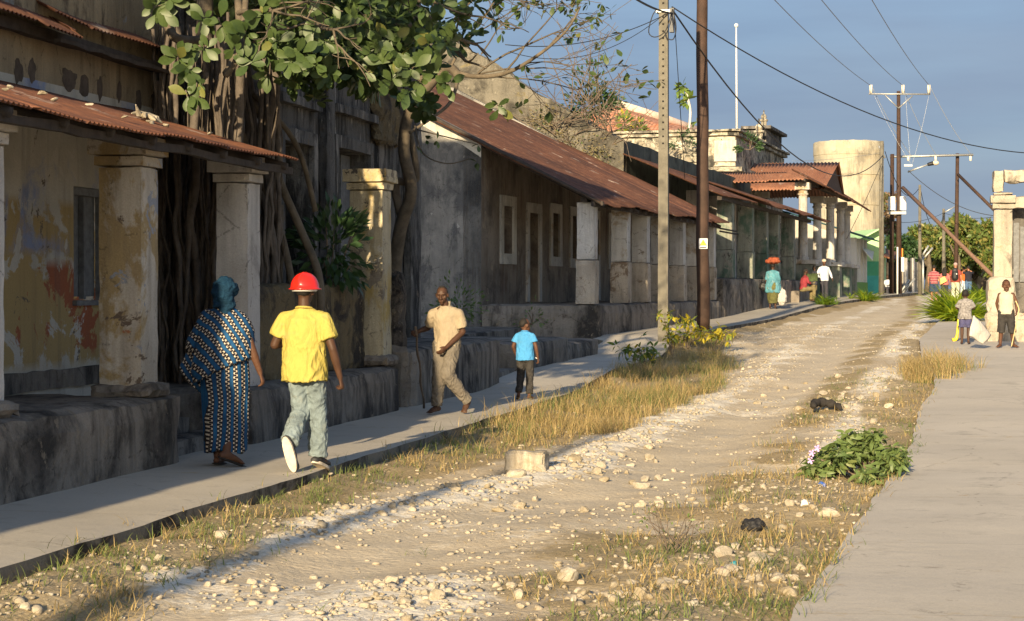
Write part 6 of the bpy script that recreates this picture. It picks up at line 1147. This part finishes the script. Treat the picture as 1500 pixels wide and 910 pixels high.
# --- generic clouds of small leaves
SV, SF = leaf_t(1, .45, .15, .15, 2)
SV2, SF2 = leaf_t(1, .16, .2, .35, 4)
def shrub(name, base, label, cat, blobs, size, mat, nleaf, stem=M['twig'], group=None, stems=True, tmpl=(SV, SF), yel=.1, part='leaves', smooth=False, droop=None):
    t_ = empty(name, base, label, cat, group); C = []; 
    for (c0, r, w) in blobs:
        m = int(nleaf * w); u = rng.normal(0, 1, (m, 3)); u /= np.linalg.norm(u, axis=1, keepdims=True); rad = rng.random((m, 1)) ** .45; C.append(np.array(c0) + u * rad * np.array(r))
    C = np.concatenate(C); cc = C.mean(0); D = C - cc + rng.normal(0, .4, C.shape) * np.abs(C - cc).mean(); D[:, 2] += .1 * np.abs(D).mean()
    if droop is not None: D = rng.normal(0, 1, C.shape); D[:, 2] = D[:, 2] * .45 + droop
    Mx = dirmats(D, rng.normal(0, 1., len(C)), size * (.6 + .7 * rng.random(len(C))))
    inst(part, tmpl[0], tmpl[1], Mx, C, mat, t_, smooth, var=(rng.random((len(C), 1)) < yel).astype(float))
    if stems:
        bm = bmesh.new(); b0 = Vector(base)
        for k in range(min(12, max(4, len(blobs)))):
            c0 = Vector(blobs[k % len(blobs)][0]) + Vector((random.uniform(-1, 1), random.uniform(-1, 1), random.uniform(-.3, .6))) * (blobs[k % len(blobs)][1][0] * .5); s_ = (c0 - b0).length; tube(bm, spline([b0 + Vector((random.uniform(-.04, .04), random.uniform(-.04, .04), 0)), b0.lerp(c0, .5) + Vector((random.uniform(-.1, .1), random.uniform(-.1, .1), .1)) * s_ * .5, c0], 4), list(np.linspace(.02, .007, 9) * max(1, s_ * .5)), 5)
        bmobj('stems', bm, stem, t_, True)
    return t_
# bush with lilac flowers on the right pavement edge
bq = PS(1262, 706); bl = []
for k in range(22): a = random.random() * 6.3; rr9 = random.random() ** .6; bl.append(((bq.x + .40 * math.cos(a) * rr9, bq.y + .5 * math.sin(a) * rr9, bq.z + .05 + .22 * (1 - rr9 ** 2) + .10 * random.random() ** 2), (.14, .2, .11), 1 / 22))
bush = shrub('flowering_bush', bq, 'green bush with drooping leaves and lilac flowers spilling over the right pavement edge', 'bush', bl, .095, M['bushleaf'], 2300, tmpl=leaf_t(1, .32, .2, .45, 4), yel=.2, droop=-.15)
fl = plain('lilac', (.50, .34, .62), .6, .1)
for (px, py) in ((1190, 664), (1198, 657), (1188, 675), (1204, 717)):
    p = P3(px, py, bq.y * ct - bq.x * st - .1); bm = bmesh.new()
    for k in range(5): a = k * 2 * PI / 5; cap(bm, p, p + Vector((math.cos(a) * .022, -.008, math.sin(a) * .022)), .005, .012, 1, .4, n=6)
    bmobj('flower', bm, fl, bush, True)
# twiggy weed in the middle
wq = PS(992, 812); tw = empty('twiggy_weed', wq, 'small twiggy weed with bare upright stems in the middle of the verge', 'weed'); bm = bmesh.new(); ends = []
for k in range(16): branch(bm, wq + Vector((random.gauss(0, .06), random.gauss(0, .06), 0)), (random.gauss(0, .45), random.gauss(0, .4), 1), random.uniform(.15, .28), .004, 1, ends, gnarl=.3, shrink=.5, rmin=.0018, seg=3)
bmobj('stems', bm, M['twig'], tw, True); C = np.array([tuple(p) for p, d in ends if random.random() < .5]); Mx, Lc = rosettes(C, np.tile([0, 0, 1.], (len(C), 1)), 3, .035, .7, .5); inst('leaves', SV, SF, Mx, Lc, M['weed'], tw, var=np.zeros((len(Lc), 1)))
# yellow-green leafy weeds in the dry patch (papaya-like)
for (px, py, hpx, lab, yy) in ((985, 530, 62, 'leafy weed with bright yellow-green lobed leaves at the foot of the concrete pole', .45), (950, 545, 32, 'low green lobed weed left of the taller yellow-green weed', .1), (1046, 520, 36, 'leafy weed with yellow leaves at the foot of the wooden pole', .6), (1008, 515, 38, 'slim weed with yellow leaves between the two near poles', .7)):
    b_ = PS(px, py); d_ = b_.y * ct - b_.x * st; h_ = hpx / FPX * d_; t_ = empty('leafy_weed', b_, lab, 'weed', 'leafy weeds'); bm = bmesh.new(); Cs = []
    for k in range(5):
        tip = b_ + Vector((random.gauss(0, .16), random.gauss(0, .12), h_ * random.uniform(.55, 1.05))); tube(bm, spline([b_, b_.lerp(tip, .5) + Vector((random.gauss(0, .03), 0, 0)), tip], 3), .009, 5)
        for j in range(5): Cs.append(tuple(tip + Vector((random.gauss(0, .10), random.gauss(0, .08), random.gauss(0, .07)))))
    bmobj('stems', bm, M['twig'], t_, True); C = np.array(Cs); Mx, Lc = rosettes(C, np.tile([0, -.6, .2], (len(C), 1)), 6, .17, .85, .4); inst('leaves', *leaf_t(1, .36, .2, .3, 3), Mx, Lc, M['yellow_leaf'] if yy > .4 else M['weed'], t_, var=(rng.random((len(Lc), 1)) > yy).astype(float) if yy > .4 else (rng.random((len(Lc), 1)) < .2).astype(float))
# lilies: arching strap leaves
SLV, SLF = leaf_t(1, .075, .5, .55, 6, 1.)
def lily(px, py, wpx, hpx, label, mat, n, yel=.2, dd=None):
    b_ = PS(px, py) if dd is None else PD(px, py, dd); d_ = b_.y * ct - b_.x * st; w = wpx / FPX * d_ / 2; h = hpx / FPX * d_; t_ = empty('lily_clump', b_, label, 'plant', 'strap-leaved lily clumps')
    m = 16; cx = b_.x + rng.normal(0, w * .42, m); cy = b_.y + rng.normal(0, w * .4, m); id_ = rng.integers(0, m, n); a = rng.random(n) * 6.28; e = .5 + .9 * rng.random(n); D = np.stack([np.cos(a) * np.cos(e), np.sin(a) * np.cos(e), np.sin(e)], 1)
    Cc = np.stack([cx[id_] + rng.normal(0, .03, n), cy[id_] + rng.normal(0, .03, n), np.full(n, b_.z - .02)], 1); inst('leaves', SLV, SLF, dirmats(D, rng.normal(0, .15, n), h * 1.15 * (.6 + .5 * rng.random(n))), Cc, mat, t_, True, var=(rng.random((n, 1)) < yel).astype(float)); return t_
lily(1401, 470, 40, 48, 'large bright yellow-green lily clump left of the ruined pillar', M['lily'], 620, .12)
lily(1434, 442, 36, 26, 'lily clump behind the grey-shirted boy beside the pillar', M['lily'], 260, .5)
lily(1268, 443, 36, 19, 'round lily clump in front of the green house', M['lily'], 300, .45)
lily(1209, 452, 30, 17, 'smaller darker lily clump left of the round one', M['lily'], 220, .8)
# dark shrub behind the low wall, weeds at the wall foot, shrubs on the old gable
random.seed(9)
def pxblobs(lst, w=None): return [(tuple(P3(px, py, d)), (r, r, r * hz), w or 1 / len(lst)) for (px, py, d, r, hz) in lst]
shrub('castor_shrub', P3(480, 440, 24.6), 'dark broad-leaved shrub growing behind the low ochre wall', 'shrub', pxblobs([(480, 330, 24.6, .25, 1), (500, 350, 24.6, .25, 1), (470, 380, 24.6, .3, 1), (505, 395, 24.4, .3, 1), (450, 350, 24.8, .2, 1), (490, 405, 24.4, .3, 1), (515, 330, 24.8, .15, 1)]), .17, M['darkleaf'], 420)
shrub('wall_shrub', P3(870, 215, 66), 'wiry grey-green shrub rooted on top of the mottled gable wall', 'shrub', pxblobs([(862, 135, 66, .7, 1.5), (855, 160, 66, .8, 1), (875, 150, 66, .5, 1.2), (885, 150, 66, .7, .4), (840, 165, 66, .4, .6)]), .2, M['darkleaf'], 900, M['twig'])
shrub('wall_creeper', P3(830, 225, 64), 'dry brown creeper sprawling over the mottled gable wall', 'creeper', pxblobs([(830, 200, 63.7, 1.0, .8), (860, 215, 63.6, 1.0, .8), (800, 175, 63.9, .7, .7), (880, 230, 63.6, .7, .6)]), .10, leafmat('dryleaf', (.14, .13, .05), (.24, .19, .10), (.10, .15, .05), .2), 1700, M['twig'])
bm = bmesh.new(); ends = []; random.seed(12)
for k in range(42): q = P3(random.uniform(800, 900), random.uniform(180, 250), 63.6); q = Vector((q.x, q.y, q.z)); branch(bm, q, (random.gauss(0, .6), -.15, random.uniform(.2, 1)), random.uniform(.7, 1.6), .02, 1, ends, gnarl=.6, rmin=.008, seg=4)
for (px, py) in ((850, 170), (862, 150), (880, 165), (835, 165)): 
    for k in range(3): branch(bm, P3(px, py, 65.5), (random.gauss(0, .5), 0, 1), random.uniform(1.2, 2.2), .02, 1, ends, gnarl=.35, rmin=.008, seg=5)
o = bmobj('dead_brush', bm, M['twig'], None, True); tag(o, 'tangle of bare grey twigs standing on the mottled gable wall', 'brush')
for (px, py, d, lab, r, nl) in ((672, 450, 38, 'scrubby weeds against the foot of the grey gable', .5, 260), (780, 385 + 80, 41.5, 'small pale weeds on the stone terrace', .25, 60), (1098, 210, 86.5, 'ivy streak on the corner of the parapet building', .28, 260), (1000, 205, 88, 'moss and weeds on the side wall of the parapet building', .35, 150)):
    shrub('wall_weed', P3(px, py + 10, d), lab, 'weed', pxblobs([(px, py - 6, d, r, 1.2), (px + 12, py + 4, d, r * .8, 1), (px - 14, py + 8, d, r * .8, .7)]), .10 if d < 60 else .16, M['bushleaf'] if d < 60 else M['darkleaf'], nl)
sp = empty('sapling', P3(1007, 191, 89), 'lone sapling with bent pale stem sprouting from the parapet', 'sapling'); tubeobj('trunk', spline([P3(1009, 193, 89), P3(1011, 165, 89), P3(1008, 148, 89), P3(1003, 128, 89)], 4), .06, M['palepillar'], sp)
C = np.array([tuple(P3(x, y, 89)) for x, y in ((1000, 125), (1004, 135), (998, 140), (1008, 146), (1003, 150), (996, 130), (1020, 178))]); Mx, Lc = rosettes(C, np.tile([-.4, -.3, .1], (len(C), 1)), 8, .5, .6, .5); inst('leaves', SV, SF, Mx, Lc, M['weed'], sp, var=(rng.random((len(Lc), 1)) < .08).astype(float))
for (px, py) in ((930, 192), (937, 188), (914, 180)):
    shrub('roof_weed', P3(px, py + 6, 108), {930: 'yellowish weed at the middle of the tile hip roof', 937: 'tallest yellow-green weed on the tile hip roof', 914: 'leftmost weed on the tile hip roof'}[px], 'weed', pxblobs([(px, py, 107.5, .35, 1.2)]), .4, M['weed'], 60, stems=True)
# --- trees at the far end
def fartree(px, py, d, wpx, hpx, label, mat, n=5200, seed=0, th=.5):
    random.seed(seed); base = PD(px, 432, d); base.z = 1.3; t_ = empty('leafy_tree', base, label, 'tree', 'trees at the far end of the street'); s = d / FPX; c0 = PD(px, py, d); bl = []
    for k in range(26):
        a = random.uniform(0, 6.28); r = random.random() ** .6; bl.append((tuple(c0 + Vector((math.cos(a) * r * wpx * s * .42, random.uniform(-1, 1) * wpx * s * .3, math.sin(a) * r * hpx * s * .42))), random.uniform(.09, .17) * wpx * s))
    C = []; 
    for c, r in bl: m = n // 26; u = rng.normal(0, 1, (m, 3)); u /= np.linalg.norm(u, axis=1, keepdims=True); C.append(np.array(c) + u * (rng.random((m, 1)) ** .35) * r * np.array([1, 1, .75]))
    C = np.concatenate(C); D = rng.normal(0, 1, C.shape); inst('crown', SV, SF, dirmats(D, rng.normal(0, 1, len(C)), th * (.5 + .8 * rng.random(len(C)))), C, mat, t_, var=(rng.random((len(C), 1)) < .25).astype(float))
    bm = bmesh.new(); tube(bm, [base, base.lerp(c0, .5) + Vector((.2, 0, 0)), c0], [.28, .22, .1], 8)
    for k in range(7): q = Vector(bl[k][0]); st_ = base.lerp(c0, random.uniform(.4, .9)); tube(bm, [st_, st_.lerp(q, .5) + Vector((0, 0, .3)), q], [.12, .08, .04], 6)
    bmobj('trunk', bm, M['bark'], t_, True)
fartree(1400, 345, 150, 74, 62, 'rounded green tree in the middle beyond the far group of walkers', M['treeleaf'], seed=1); fartree(1440, 352, 158, 60, 56, 'green tree just left of the ruined pillar', M['treeleaf'], seed=2); fartree(1358, 352, 165, 60, 50, 'green tree behind the thin concrete poles', M['treeleaf'], seed=3)
fartree(1322, 365, 150, 48, 46, 'darker tree behind the twin pole transformer', M['darkleaf'], seed=4, n=3000); fartree(1302, 330, 190, 30, 110, 'brownish thin tree between the water tower and the tall pole', leafmat('brownleaf', (.14, .09, .06), (.2, .14, .08), (.12, .14, .05), .2), seed=5, n=1800); fartree(1470, 385, 150, 70, 40, 'tree beyond the ruined pillar at the right edge', M['treeleaf'], seed=6); fartree(1425, 385, 170, 130, 40, 'hedge-like low tree closing the end of the street', M['treeleaf'], seed=7, n=4500); fartree(1345, 392, 175, 90, 34, 'low bushy tree behind the grey block wall', M['darkleaf'], seed=8, n=3500)
# ------------------------------------------------------------------ far things: walls, huts, stall
def fb(name, x0, y0, x1, y1, d, dep, mat, parent=None, **kw):
    a = PD(x0, y1, d); b_ = PD(x1, y0, d); return box(name, (0, 0, 0), ((b_ - a).x / ct if False else (Vector((b_.x, b_.y, 0)) - Vector((a.x, a.y, 0))).length, dep, b_.z - a.z), mat, parent, lambda p: Vector((a.x + p.x * ct - p.y * st, a.y + p.x * st + p.y * ct, a.z + p.z)), **kw)
gw = fb('block_wall', 1318, 384, 1347, 436, 128, .4, plaster('grayblock', (.36, .33, .28), [((.2, .18, .16), 1.5, .55, .05, 1)], None, .3, .01), cell=.4, amp=.02); tag(gw, 'grey block wall with buttresses behind the stall', 'wall')
for k, x in enumerate((1326, 1336)): fb('buttress', x, 378, x + 4, 434, 127.2, .7, M['pillartan'], gw)
hut = empty('thatched_hut', PD(1437, 430, 175), 'pale round-roofed hut beyond the trees left of the ruined pillar', 'hut'); fb('wall', 1425, 392, 1454, 430, 175, 5, M['pedestal'], hut, cell=.5, amp=.05)
bm = bmesh.new(); c_ = PD(1441, 398, 177); ell(bm, c_, 1.75, 3, 1.9); bmobj('roof', bm, plain('thatch', (.42, .38, .30), .95, .2, sc=3), hut, True)
stl = empty('market_stall', PD(1297, 436, 116), 'dark open stall with tin roof and posts between the concrete pole and the orange post', 'stall')
prism('roof', [PD(1288, 375, 114), PD(1312, 382, 113), PD(1316, 372, 121), PD(1290, 366, 122)], (0, 0, .1), M['rustA'], stl)
for x in (1290, 1300, 1312): tubeobj('post', [PD(x, 434, 114.5), PD(x, 378, 114.5)], .07, M['darkwood'], stl)
fb('back_panel', 1291, 384, 1312, 436, 120, .2, M['void'], stl); fb('counter', 1293, 418, 1306, 433, 115, .8, M['darkwood'], stl)
person(0, 0, 1.68, R(200), 'seated stall keeper in a white shirt inside the dark stall', sit, SK, .03, top=dict(mat=WT, hem=.55, sleeve=1., ease=.03), bottom=dict(mat=DG), hair='short', loc=PD(1301, 436, 113.5))
ob = empty('orange_capped_post', PD(1318, 434, 110), 'white notice box with an orange top on a post beside the stall', 'post'); fb('post', 1316.5, 398, 1319.5, 432, 110, .12, M['steel'], ob); fb('notice_box', 1316, 377, 1324.5, 398, 109.9, .3, M['white'], ob); fb('cap', 1318, 364, 1322.5, 376.6, 110, .2, plain('orange_paint', (.75, .22, .02), .5, .1), ob)
pp_ = tubeobj('white_post', [PD(1314.5, 432, 108), PD(1314.5, 362, 108)], .05, M['white']); tag(pp_, 'thin white post in front of the notice box', 'post')
br = empty('gate_frame', PD(1352, 432, 118), 'white metal frame leaning beside the block wall', 'frame')
for a, b_ in (((1352, 430), (1352, 376)), ((1352, 380), (1366, 363)), ((1350, 376), (1360, 360)), ((1322, 430), (1340, 408)), ((1318, 430), (1332, 410))): tubeobj('bar', [PD(*a, 118), PD(*b_, 118)], .07, M['steel'], br, 5)
# ------------------------------------------------------------------ poles and wires
cp = empty('concrete_pole', PS(972, 500), 'near tall concrete pole with a row of holes, left of the wooden pole', 'utility pole'); dC = cp.location.y * ct - cp.location.x * st; zt_ = PD(0, -70, dC).z
b_ = cp.location; wd = .235
bm = bmesh.new(); rbox(bm, (-wd / 2, -.12, -.1), (wd / 2, .12, zt_ - b_.z), lambda p: Vector((b_.x + p.x * (1 - .018 * p.z), b_.y + p.y * (1 - .018 * p.z), b_.z + p.z)), cell=2.); bmobj('shaft', bm, M['pole_conc'], cp)
rec = [(p_, .0) for p_ in np.arange(.5, zt_ - b_.z, .27)]
for zz in np.arange(.6, zt_ - b_.z - .5, .95): box('recess', (b_.x - .05, b_.y - .128 * (1 - .018 * zz), b_.z + zz), (b_.x + .05, b_.y - .12 * (1 - .018 * zz) + .01, b_.z + zz + .42), M['pole_conc'], cp)
for zz in np.arange(4.5, zt_ - b_.z, .16): box('hole', (b_.x - .022, b_.y - .129 * (1 - .018 * zz), b_.z + zz), (b_.x + .022, b_.y - .1, b_.z + zz + .04), M['void'], cp)
zc_ = PD(0, 20, dC).z; fzb = box('fuse_box', (b_.x + .14, b_.y - .1, zc_ - .45), (b_.x + .24, b_.y + .05, zc_ + .1), M['greywood'], cp)
boxes('clamp', [((b_.x - .16, b_.y - .15, zc_ + .0), (b_.x + .16, b_.y + .15, zc_ + .06))], M['steel'], cp)
wp = empty('wooden_pole', PS(1030, 492), 'thick dark brown wooden pole with a yellow warning sign beside the concrete pole', 'utility pole'); q = wp.location; dW = q.y * ct - q.x * st; top_ = PD(1027.5, -60, dW)
pts = [q + (Vector((top_.x, top_.y, top_.z)) - q) * t_ + Vector((noise.noise(Vector((t_ * 6, 0, 0))) * .03, 0, 0)) for t_ in np.linspace(0, 1, 24)]; tubeobj('shaft', pts, list(np.linspace(.168, .135, 24)), M['pole_wood'], wp, 14)
sg = PD(1030, 357, dW - .19); sx_, sz_ = 6.3 / FPX * dW, 7.6 / FPX * dW
def plate(name, c, hw, hh, y, mat, parent, tri=None):
    P_ = [(-hw, -hh), (hw, -hh), (hw, hh), (-hw, hh)] if tri is None else tri
    return prism(name, [Vector((c.x + a * ct + y * st, c.y + a * st - y * ct, c.z + b2)) for a, b2 in P_], Vector((-st, ct, 0)) * .004, mat, parent)
pw = plate('warning_sign', sg, sx_, sz_, 0, M['white'], wp); YB = plain('sign_yellow', (.80, .58, .03), .5, .04); KB = plain('sign_black', (.01, .01, .01), .5, .02)
z_ = sz_ * .18; T_ = sx_ * .86; plate('triangle', sg, 0, 0, .006, KB, pw, [(-T_, -T_ * .75 + z_), (T_, -T_ * .75 + z_), (0, T_ * .9 + z_)]); plate('triangle', sg, 0, 0, .011, YB, pw, [(-T_ * .76, -T_ * .62 + z_), (T_ * .76, -T_ * .62 + z_), (0, T_ * .66 + z_)])
plate('bolt_symbol', sg, 0, 0, .016, KB, pw, [(-.012, -.045 + z_), (.02, .0 + z_), (.004, .002 + z_), (.014, .05 + z_), (-.02, -.002 + z_), (-.002, -.006 + z_)]); plate('caption_bar', sg, 0, 0, .006, KB, pw, [(-sx_ * .7, -sz_ * .86), (sx_ * .7, -sz_ * .86), (sx_ * .7, -sz_ * .66), (-sx_ * .7, -sz_ * .66)])
fp = tubeobj('flagpole', [PD(1079, 192, 89), PD(1078, 40, 89)], [.055, .03], M['white']); tag(fp, 'slim white flagpole rising from the parapet building', 'flagpole'); bmm = bmesh.new(); ell(bmm, PD(1078, 38, 89), .1, .1, .1); bmobj('finial', bmm, M['white'], fp, True)
# thin concrete pole by the water tower
t1 = tubeobj('concrete_post', [PD(1291, 436, 104), PD(1291, 207, 104)], [.17, .12], M['pole_conc'], None, 6); tag(t1, 'tall slim concrete pole standing against the right side of the water tower', 'utility pole'); tubeobj('bracket', [PD(1287, 214, 104), PD(1296, 232, 104)], .05, M['steel'], t1)
t2 = tubeobj('concrete_post', [PD(1347.5, 436, 120), PD(1347, 271, 120)], [.14, .09], M['pole_conc'], None, 6); tag(t2, 'short concrete pole between the twin poles and the striped-shirt man', 'utility pole')
t3 = tubeobj('concrete_post', [PD(1382.5, 436, 132), PD(1382, 306, 132)], [.16, .10], M['pole_conc'], None, 6); tag(t3, 'shortest concrete pole carrying a small lamp arm above the walkers', 'utility pole'); tubeobj('lamp_arm', [PD(1382, 312, 132), PD(1398, 303, 132)], .04, M['steel'], t3)
# tall pole with T crossarm
dH = 110; tp = empty('crossarm_pole', PD(1315, 436, dH), 'tallest dark pole with white T crossarm, insulators and transformer boxes', 'utility pole')
tubeobj('shaft', [PD(1317, 436, dH), PD(1315.5, 134, dH)], [.17, .10], M['pole_wood'], tp); tubeobj('crossarm', [PD(1272, 138, dH - .15), PD(1362, 138.5, dH - .15)], .045, M['steel'], tp, 4)
for a in ((1296, 140), (1336, 141)): tubeobj('brace', [PD(*a, dH - .15), PD(1315.5, 159, dH - .15)], .035, M['steel'], tp, 4)
for x in (1275, 1322, 1360): tubeobj('insulator', [PD(x, 137, dH - .15), PD(x, 125, dH - .15)], [.08, .10], M['porcelain'], tp, 8)
for x0, x1 in ((1303, 1311), (1318.5, 1327)): fb('transformer', x0, 288, x1, 308, dH - .4, .4, M['white'], tp)
fb('transformer_base', 1303, 310, 1327, 314, dH - .4, .3, M['steel'], tp)
tw_ = tubeobj('wooden_post', [PD(1306, 436, dH + 1), PD(1306.5, 226, dH + 1)], [.13, .11], M['pole_wood'], None); tag(tw_, 'dark post just left of the tallest crossarm pole', 'utility pole')
hp_ = empty('beam_pole', PD(1401, 436, 112), 'dark wooden pole carrying the long pale horizontal beam', 'utility pole'); tubeobj('shaft', [PD(1400, 436, 112), PD(1402, 225, 112)], [.13, .10], M['pole_wood'], hp_); tubeobj('crossbeam', [PD(1303, 230, 111.6), PD(1425, 227, 111.6)], .07, M['steel'], hp_, 4)
for x in (1370, 1330, 1421): tubeobj('insulator', [PD(x, 229, 111.5), PD(x, 236, 111.5)], .07, M['porcelain'], hp_, 6)
b1 = tubeobj('stay_pole', [PD(1322, 275, 108), PD(1458, 408, 100)], .105, plain('stay_wood', (.15, .09, .065), .8, .2)); tag(b1, 'long slanting brown prop pole running down to the ruined pillar', 'prop')
b2_ = tubeobj('stay_pole', [PD(1403, 256, 111), PD(1456, 308, 108)], .09, M['pole_wood']); tag(b2_, 'short slanting brace on the right of the beam pole', 'prop')
lp = empty('street_lamp', PD(1335, 246, 109), 'street lamp arm with pale glass head right of the tallest pole', 'lamp'); tubeobj('lamp_arm', [PD(1330, 252, 109.5), PD(1340, 248, 109), PD(1360, 241, 109)], .05, M['steel'], lp); bm = bmesh.new(); cap(bm, PD(1360, 241, 109), PD(1366, 239.5, 109), .10, .12); bmobj('lamp_housing', bm, KB, lp, True); bm = bmesh.new(); ell(bm, PD(1370, 239, 109), .2, .2, .14); bmobj('lamp_glass', bm, plain('lampglass', (.6, .52, .4), .3, .05), lp, True)
bm = bmesh.new(); rbox(bm, (0, 0, 0), (1, .3, .3)); 
for v in bm.verts: v.co = PD(1324 + v.co.x * 12, 244 - v.co.z * 10, 109 + v.co.y)
bmobj('switch_gear', bm, M['steel'], lp)
def wire(name, a, b_, sag, r, label, mat=M['cable'], n=24):
    a, b_ = Vector(a), Vector(b_); o = tubeobj(name, [a.lerp(b_, t_) - Vector((0, 0, sag * 4 * t_ * (1 - t_))) for t_ in np.linspace(0, 1, n)], r, mat, None, 5); return tag(o, label, 'cable')
cA = PD(984, 14, dC - .1)
wire('power_cable', cA, PD(1293, 228, 104), 2.25, .022, 'thick black cable sagging from the near concrete pole across the water tower')
wire('power_cable', cA + Vector((0, 0, -.1)), PD(700, -260, 24), .5, .024, 'thick black cable leaving the near concrete pole to the upper left')
wire('power_cable', cA + Vector((0, 0, .05)), PD(1560, 226, 62), .9, .016, 'thin black cable crossing the whole sky to the right edge')
wire('power_cable', cA + Vector((0, 0, -.05)), PD(740, 66, 42), .3, .010, 'thin cable dropping left from the near concrete pole behind the twigs', M['cable'])
wire('power_cable', cA + Vector((0, 0, .03)), PD(745, 76, 42), .55, .008, 'lower of the two thin cables left of the near concrete pole', M['cable'])
wire('power_cable', cA + Vector((.05, 0, -.1)), PD(1003, 262, 47.5), .05, .009, 'thin cable hanging down between the two near poles')
for k, (x0, x1, y1) in enumerate(((1275, 1145, 0), (1322, 1212, 0), (1361, 1283, 0))):
    A_ = PD(x0, 126, dH); B_ = PD(x1 - (x0 - x1) * .9, y1 - 126 * .9, 52); wire('overhead_line', A_, B_, .35, .016, ('left', 'middle', 'right')[k] + ' of the three grey high lines rising from the T crossarm', M['cablegrey'])
for k, (x0, x1) in enumerate(((1277, 1335), (1322, 1372), (1362, 1424))):
    wire('overhead_line', PD(x0, 128, dH), PD(x1, 229, 112), .25, .016, ('left', 'middle', 'right')[k] + ' line between the T crossarm and the pale beam', M['cablegrey'])
for k, (x0, x1, yy) in enumerate(((1280, 1334, 240), (1326, 1333, 235), (1360, 1336, 240))): wire('drop_wire', PD(x0, 140, dH - .3), PD(x1, yy, 109.3), .2, .007, ('left', 'middle', 'right')[k] + ' pale wire dropping from the crossarm to the switch gear', M['steel'])
wire('power_cable', PD(1296, 222, 104), PD(1345, 277, 120), 1.2, .02, 'black cable from the slim concrete pole to the short one'); wire('power_cable', PD(1348, 277, 120), PD(1382, 316, 132), 1.6, .02, 'black cable from the short concrete pole to the shortest one'); wire('power_cable', PD(1330, 250, 109), PD(1455, 316, 108), .5, .018, 'dark line falling from the switch gear to the ruined colonnade'); wire('power_cable', PD(1382, 312, 132), PD(1455, 318, 120), .2, .014, 'nearly level dark line behind the ruined pillar'); wire('power_cable', PD(1315, 326, 110), PD(1382, 312, 132), .2, .014, 'nearly level dark line at the foot of the transformer')
wire('power_cable', PD(1291, 240, 103.5), PD(1240, 350, 98), .1, .014, 'service cable slanting over the water tower down to the teal roof')
wire('power_cable', PD(1290, 224, 104), PD(1160, 236, 96), .1, .008, 'faint wire crossing the top of the water tower', M['cablegrey'])
for pts, lab in (([(985, 14), (975, 45), (960, 55), (950, 48), (955, 25), (962, 14)], 'loop of cable left of the near concrete pole top'), ([(985, 14), (990, 40), (986, 58), (976, 56), (974, 48)], 'loop of cable right of the near concrete pole top')):
    o = tubeobj('cable_loop', spline([PD(x, y, dC - .25) for x, y in pts], 5), .012, M['cable']); tag(o, lab, 'cable')
# pole that throws the long shadow along the road (it stands behind the photographer)
sp_ = Vector((-5.22, -6.0, .0)); o = tubeobj('roadside_pole', [sp_, sp_ + Vector((.02, 0, 4)), sp_ + Vector((.12, 0, 8.2))], [.12, .11, .09], M['pole_wood'], None, 10); tag(o, 'wooden pole by the kerb behind the photographer that throws the long shadow', 'utility pole')
# ------------------------------------------------------------------ things lying on the road
cq = PS(772, 690); dd_ = cq.y * ct - cq.x * st; bm = bmesh.new(); cw, ch = 60 / FPX * dd_, 27 / FPX * dd_
rbox(bm, (-cw / 2, -.13, -.02), (cw / 2, .13, ch), lambda p: Vector((cq.x + p.x + .02 * math.sin(p.x * 38) * 0, cq.y + p.y + (.018 * math.cos(p.x * 52) if p.y < 0 else 0) + .05 * p.x, cq.z + p.z)), cell=.018, amp=.022, edge=.035, seed=2); bmesh.ops.recalc_face_normals(bm, faces=bm.faces); o = bmobj('carved_block', bm, M['stone'], None, True); tag(o, 'fluted pale stone block, biggest stone on the road, below the dry grass', 'stone')
tq = PS(1212, 604); bm = bmesh.new(); d_ = tq.y * ct - tq.x * st; s_ = 20 / FPX * d_; tube(bm, [tq + Vector((math.cos(a) * s_, math.sin(a) * s_ * 1.6, .03 + .10 * max(0, math.sin(a * .5 + .4)) ** 2)) for a in np.linspace(.3, 3.6, 16)], [.02 + .028 * math.sin(PI * k / 15) + .012 * (k % 3) for k in range(16)], 8); o = bmobj('tyre_piece', bm, plain('rubber', (.035, .032, .03), .9, .3, spec=.1), None, True); tag(o, 'curled piece of black tyre lying in the chalky track', 'tyre')
def blob(px, py, w, h, label, mat, name, cat):
    p = PS(px, py); d_ = p.y * ct - p.x * st; bm = bmesh.new(); ell(bm, (0, 0, h / FPX * d_ * .4), w / FPX * d_ / 2, w / FPX * d_ / 2.6, h / FPX * d_ * .55); o = skin(name, bm, mat, None, .008, 0, folds(.02, px, (30, 30, 30))); o.location = p; return tag(o, label, cat)
blob(1104, 776, 36, 20, 'crumpled black plastic bag in the grass left of two pale rocks', plain('blackplastic', (.02, .02, .022), .6, .2, spec=.2), 'litter_bag', 'litter')
blob(1205, 718, 12, 8, 'small blue litter scrap under the green bush', plain('bluescrap', (.05, .12, .4), .5, .2), 'litter_scrap', 'litter'); blob(1075, 838, 12, 9, 'teal litter scrap among the white rocks on the verge', plain('tealscrap', (.04, .28, .35), .5, .2), 'litter_scrap', 'litter'); blob(1062, 858, 18, 9, 'crumpled purple and yellow wrapper below the white rocks', plain('purplescrap', (.18, .08, .2), .5, .5, sc=40), 'litter_wrapper', 'litter'); blob(1148, 826, 10, 7, 'orange litter scrap right of the wide pale rock', plain('orangescrap', (.55, .16, .05), .6, .2), 'litter_scrap', 'litter'); blob(1180, 752, 14, 10, 'crumpled white paper in the right verge grass', M['white'], 'litter_paper', 'litter')
bpy.data.scenes.remove(WS_)
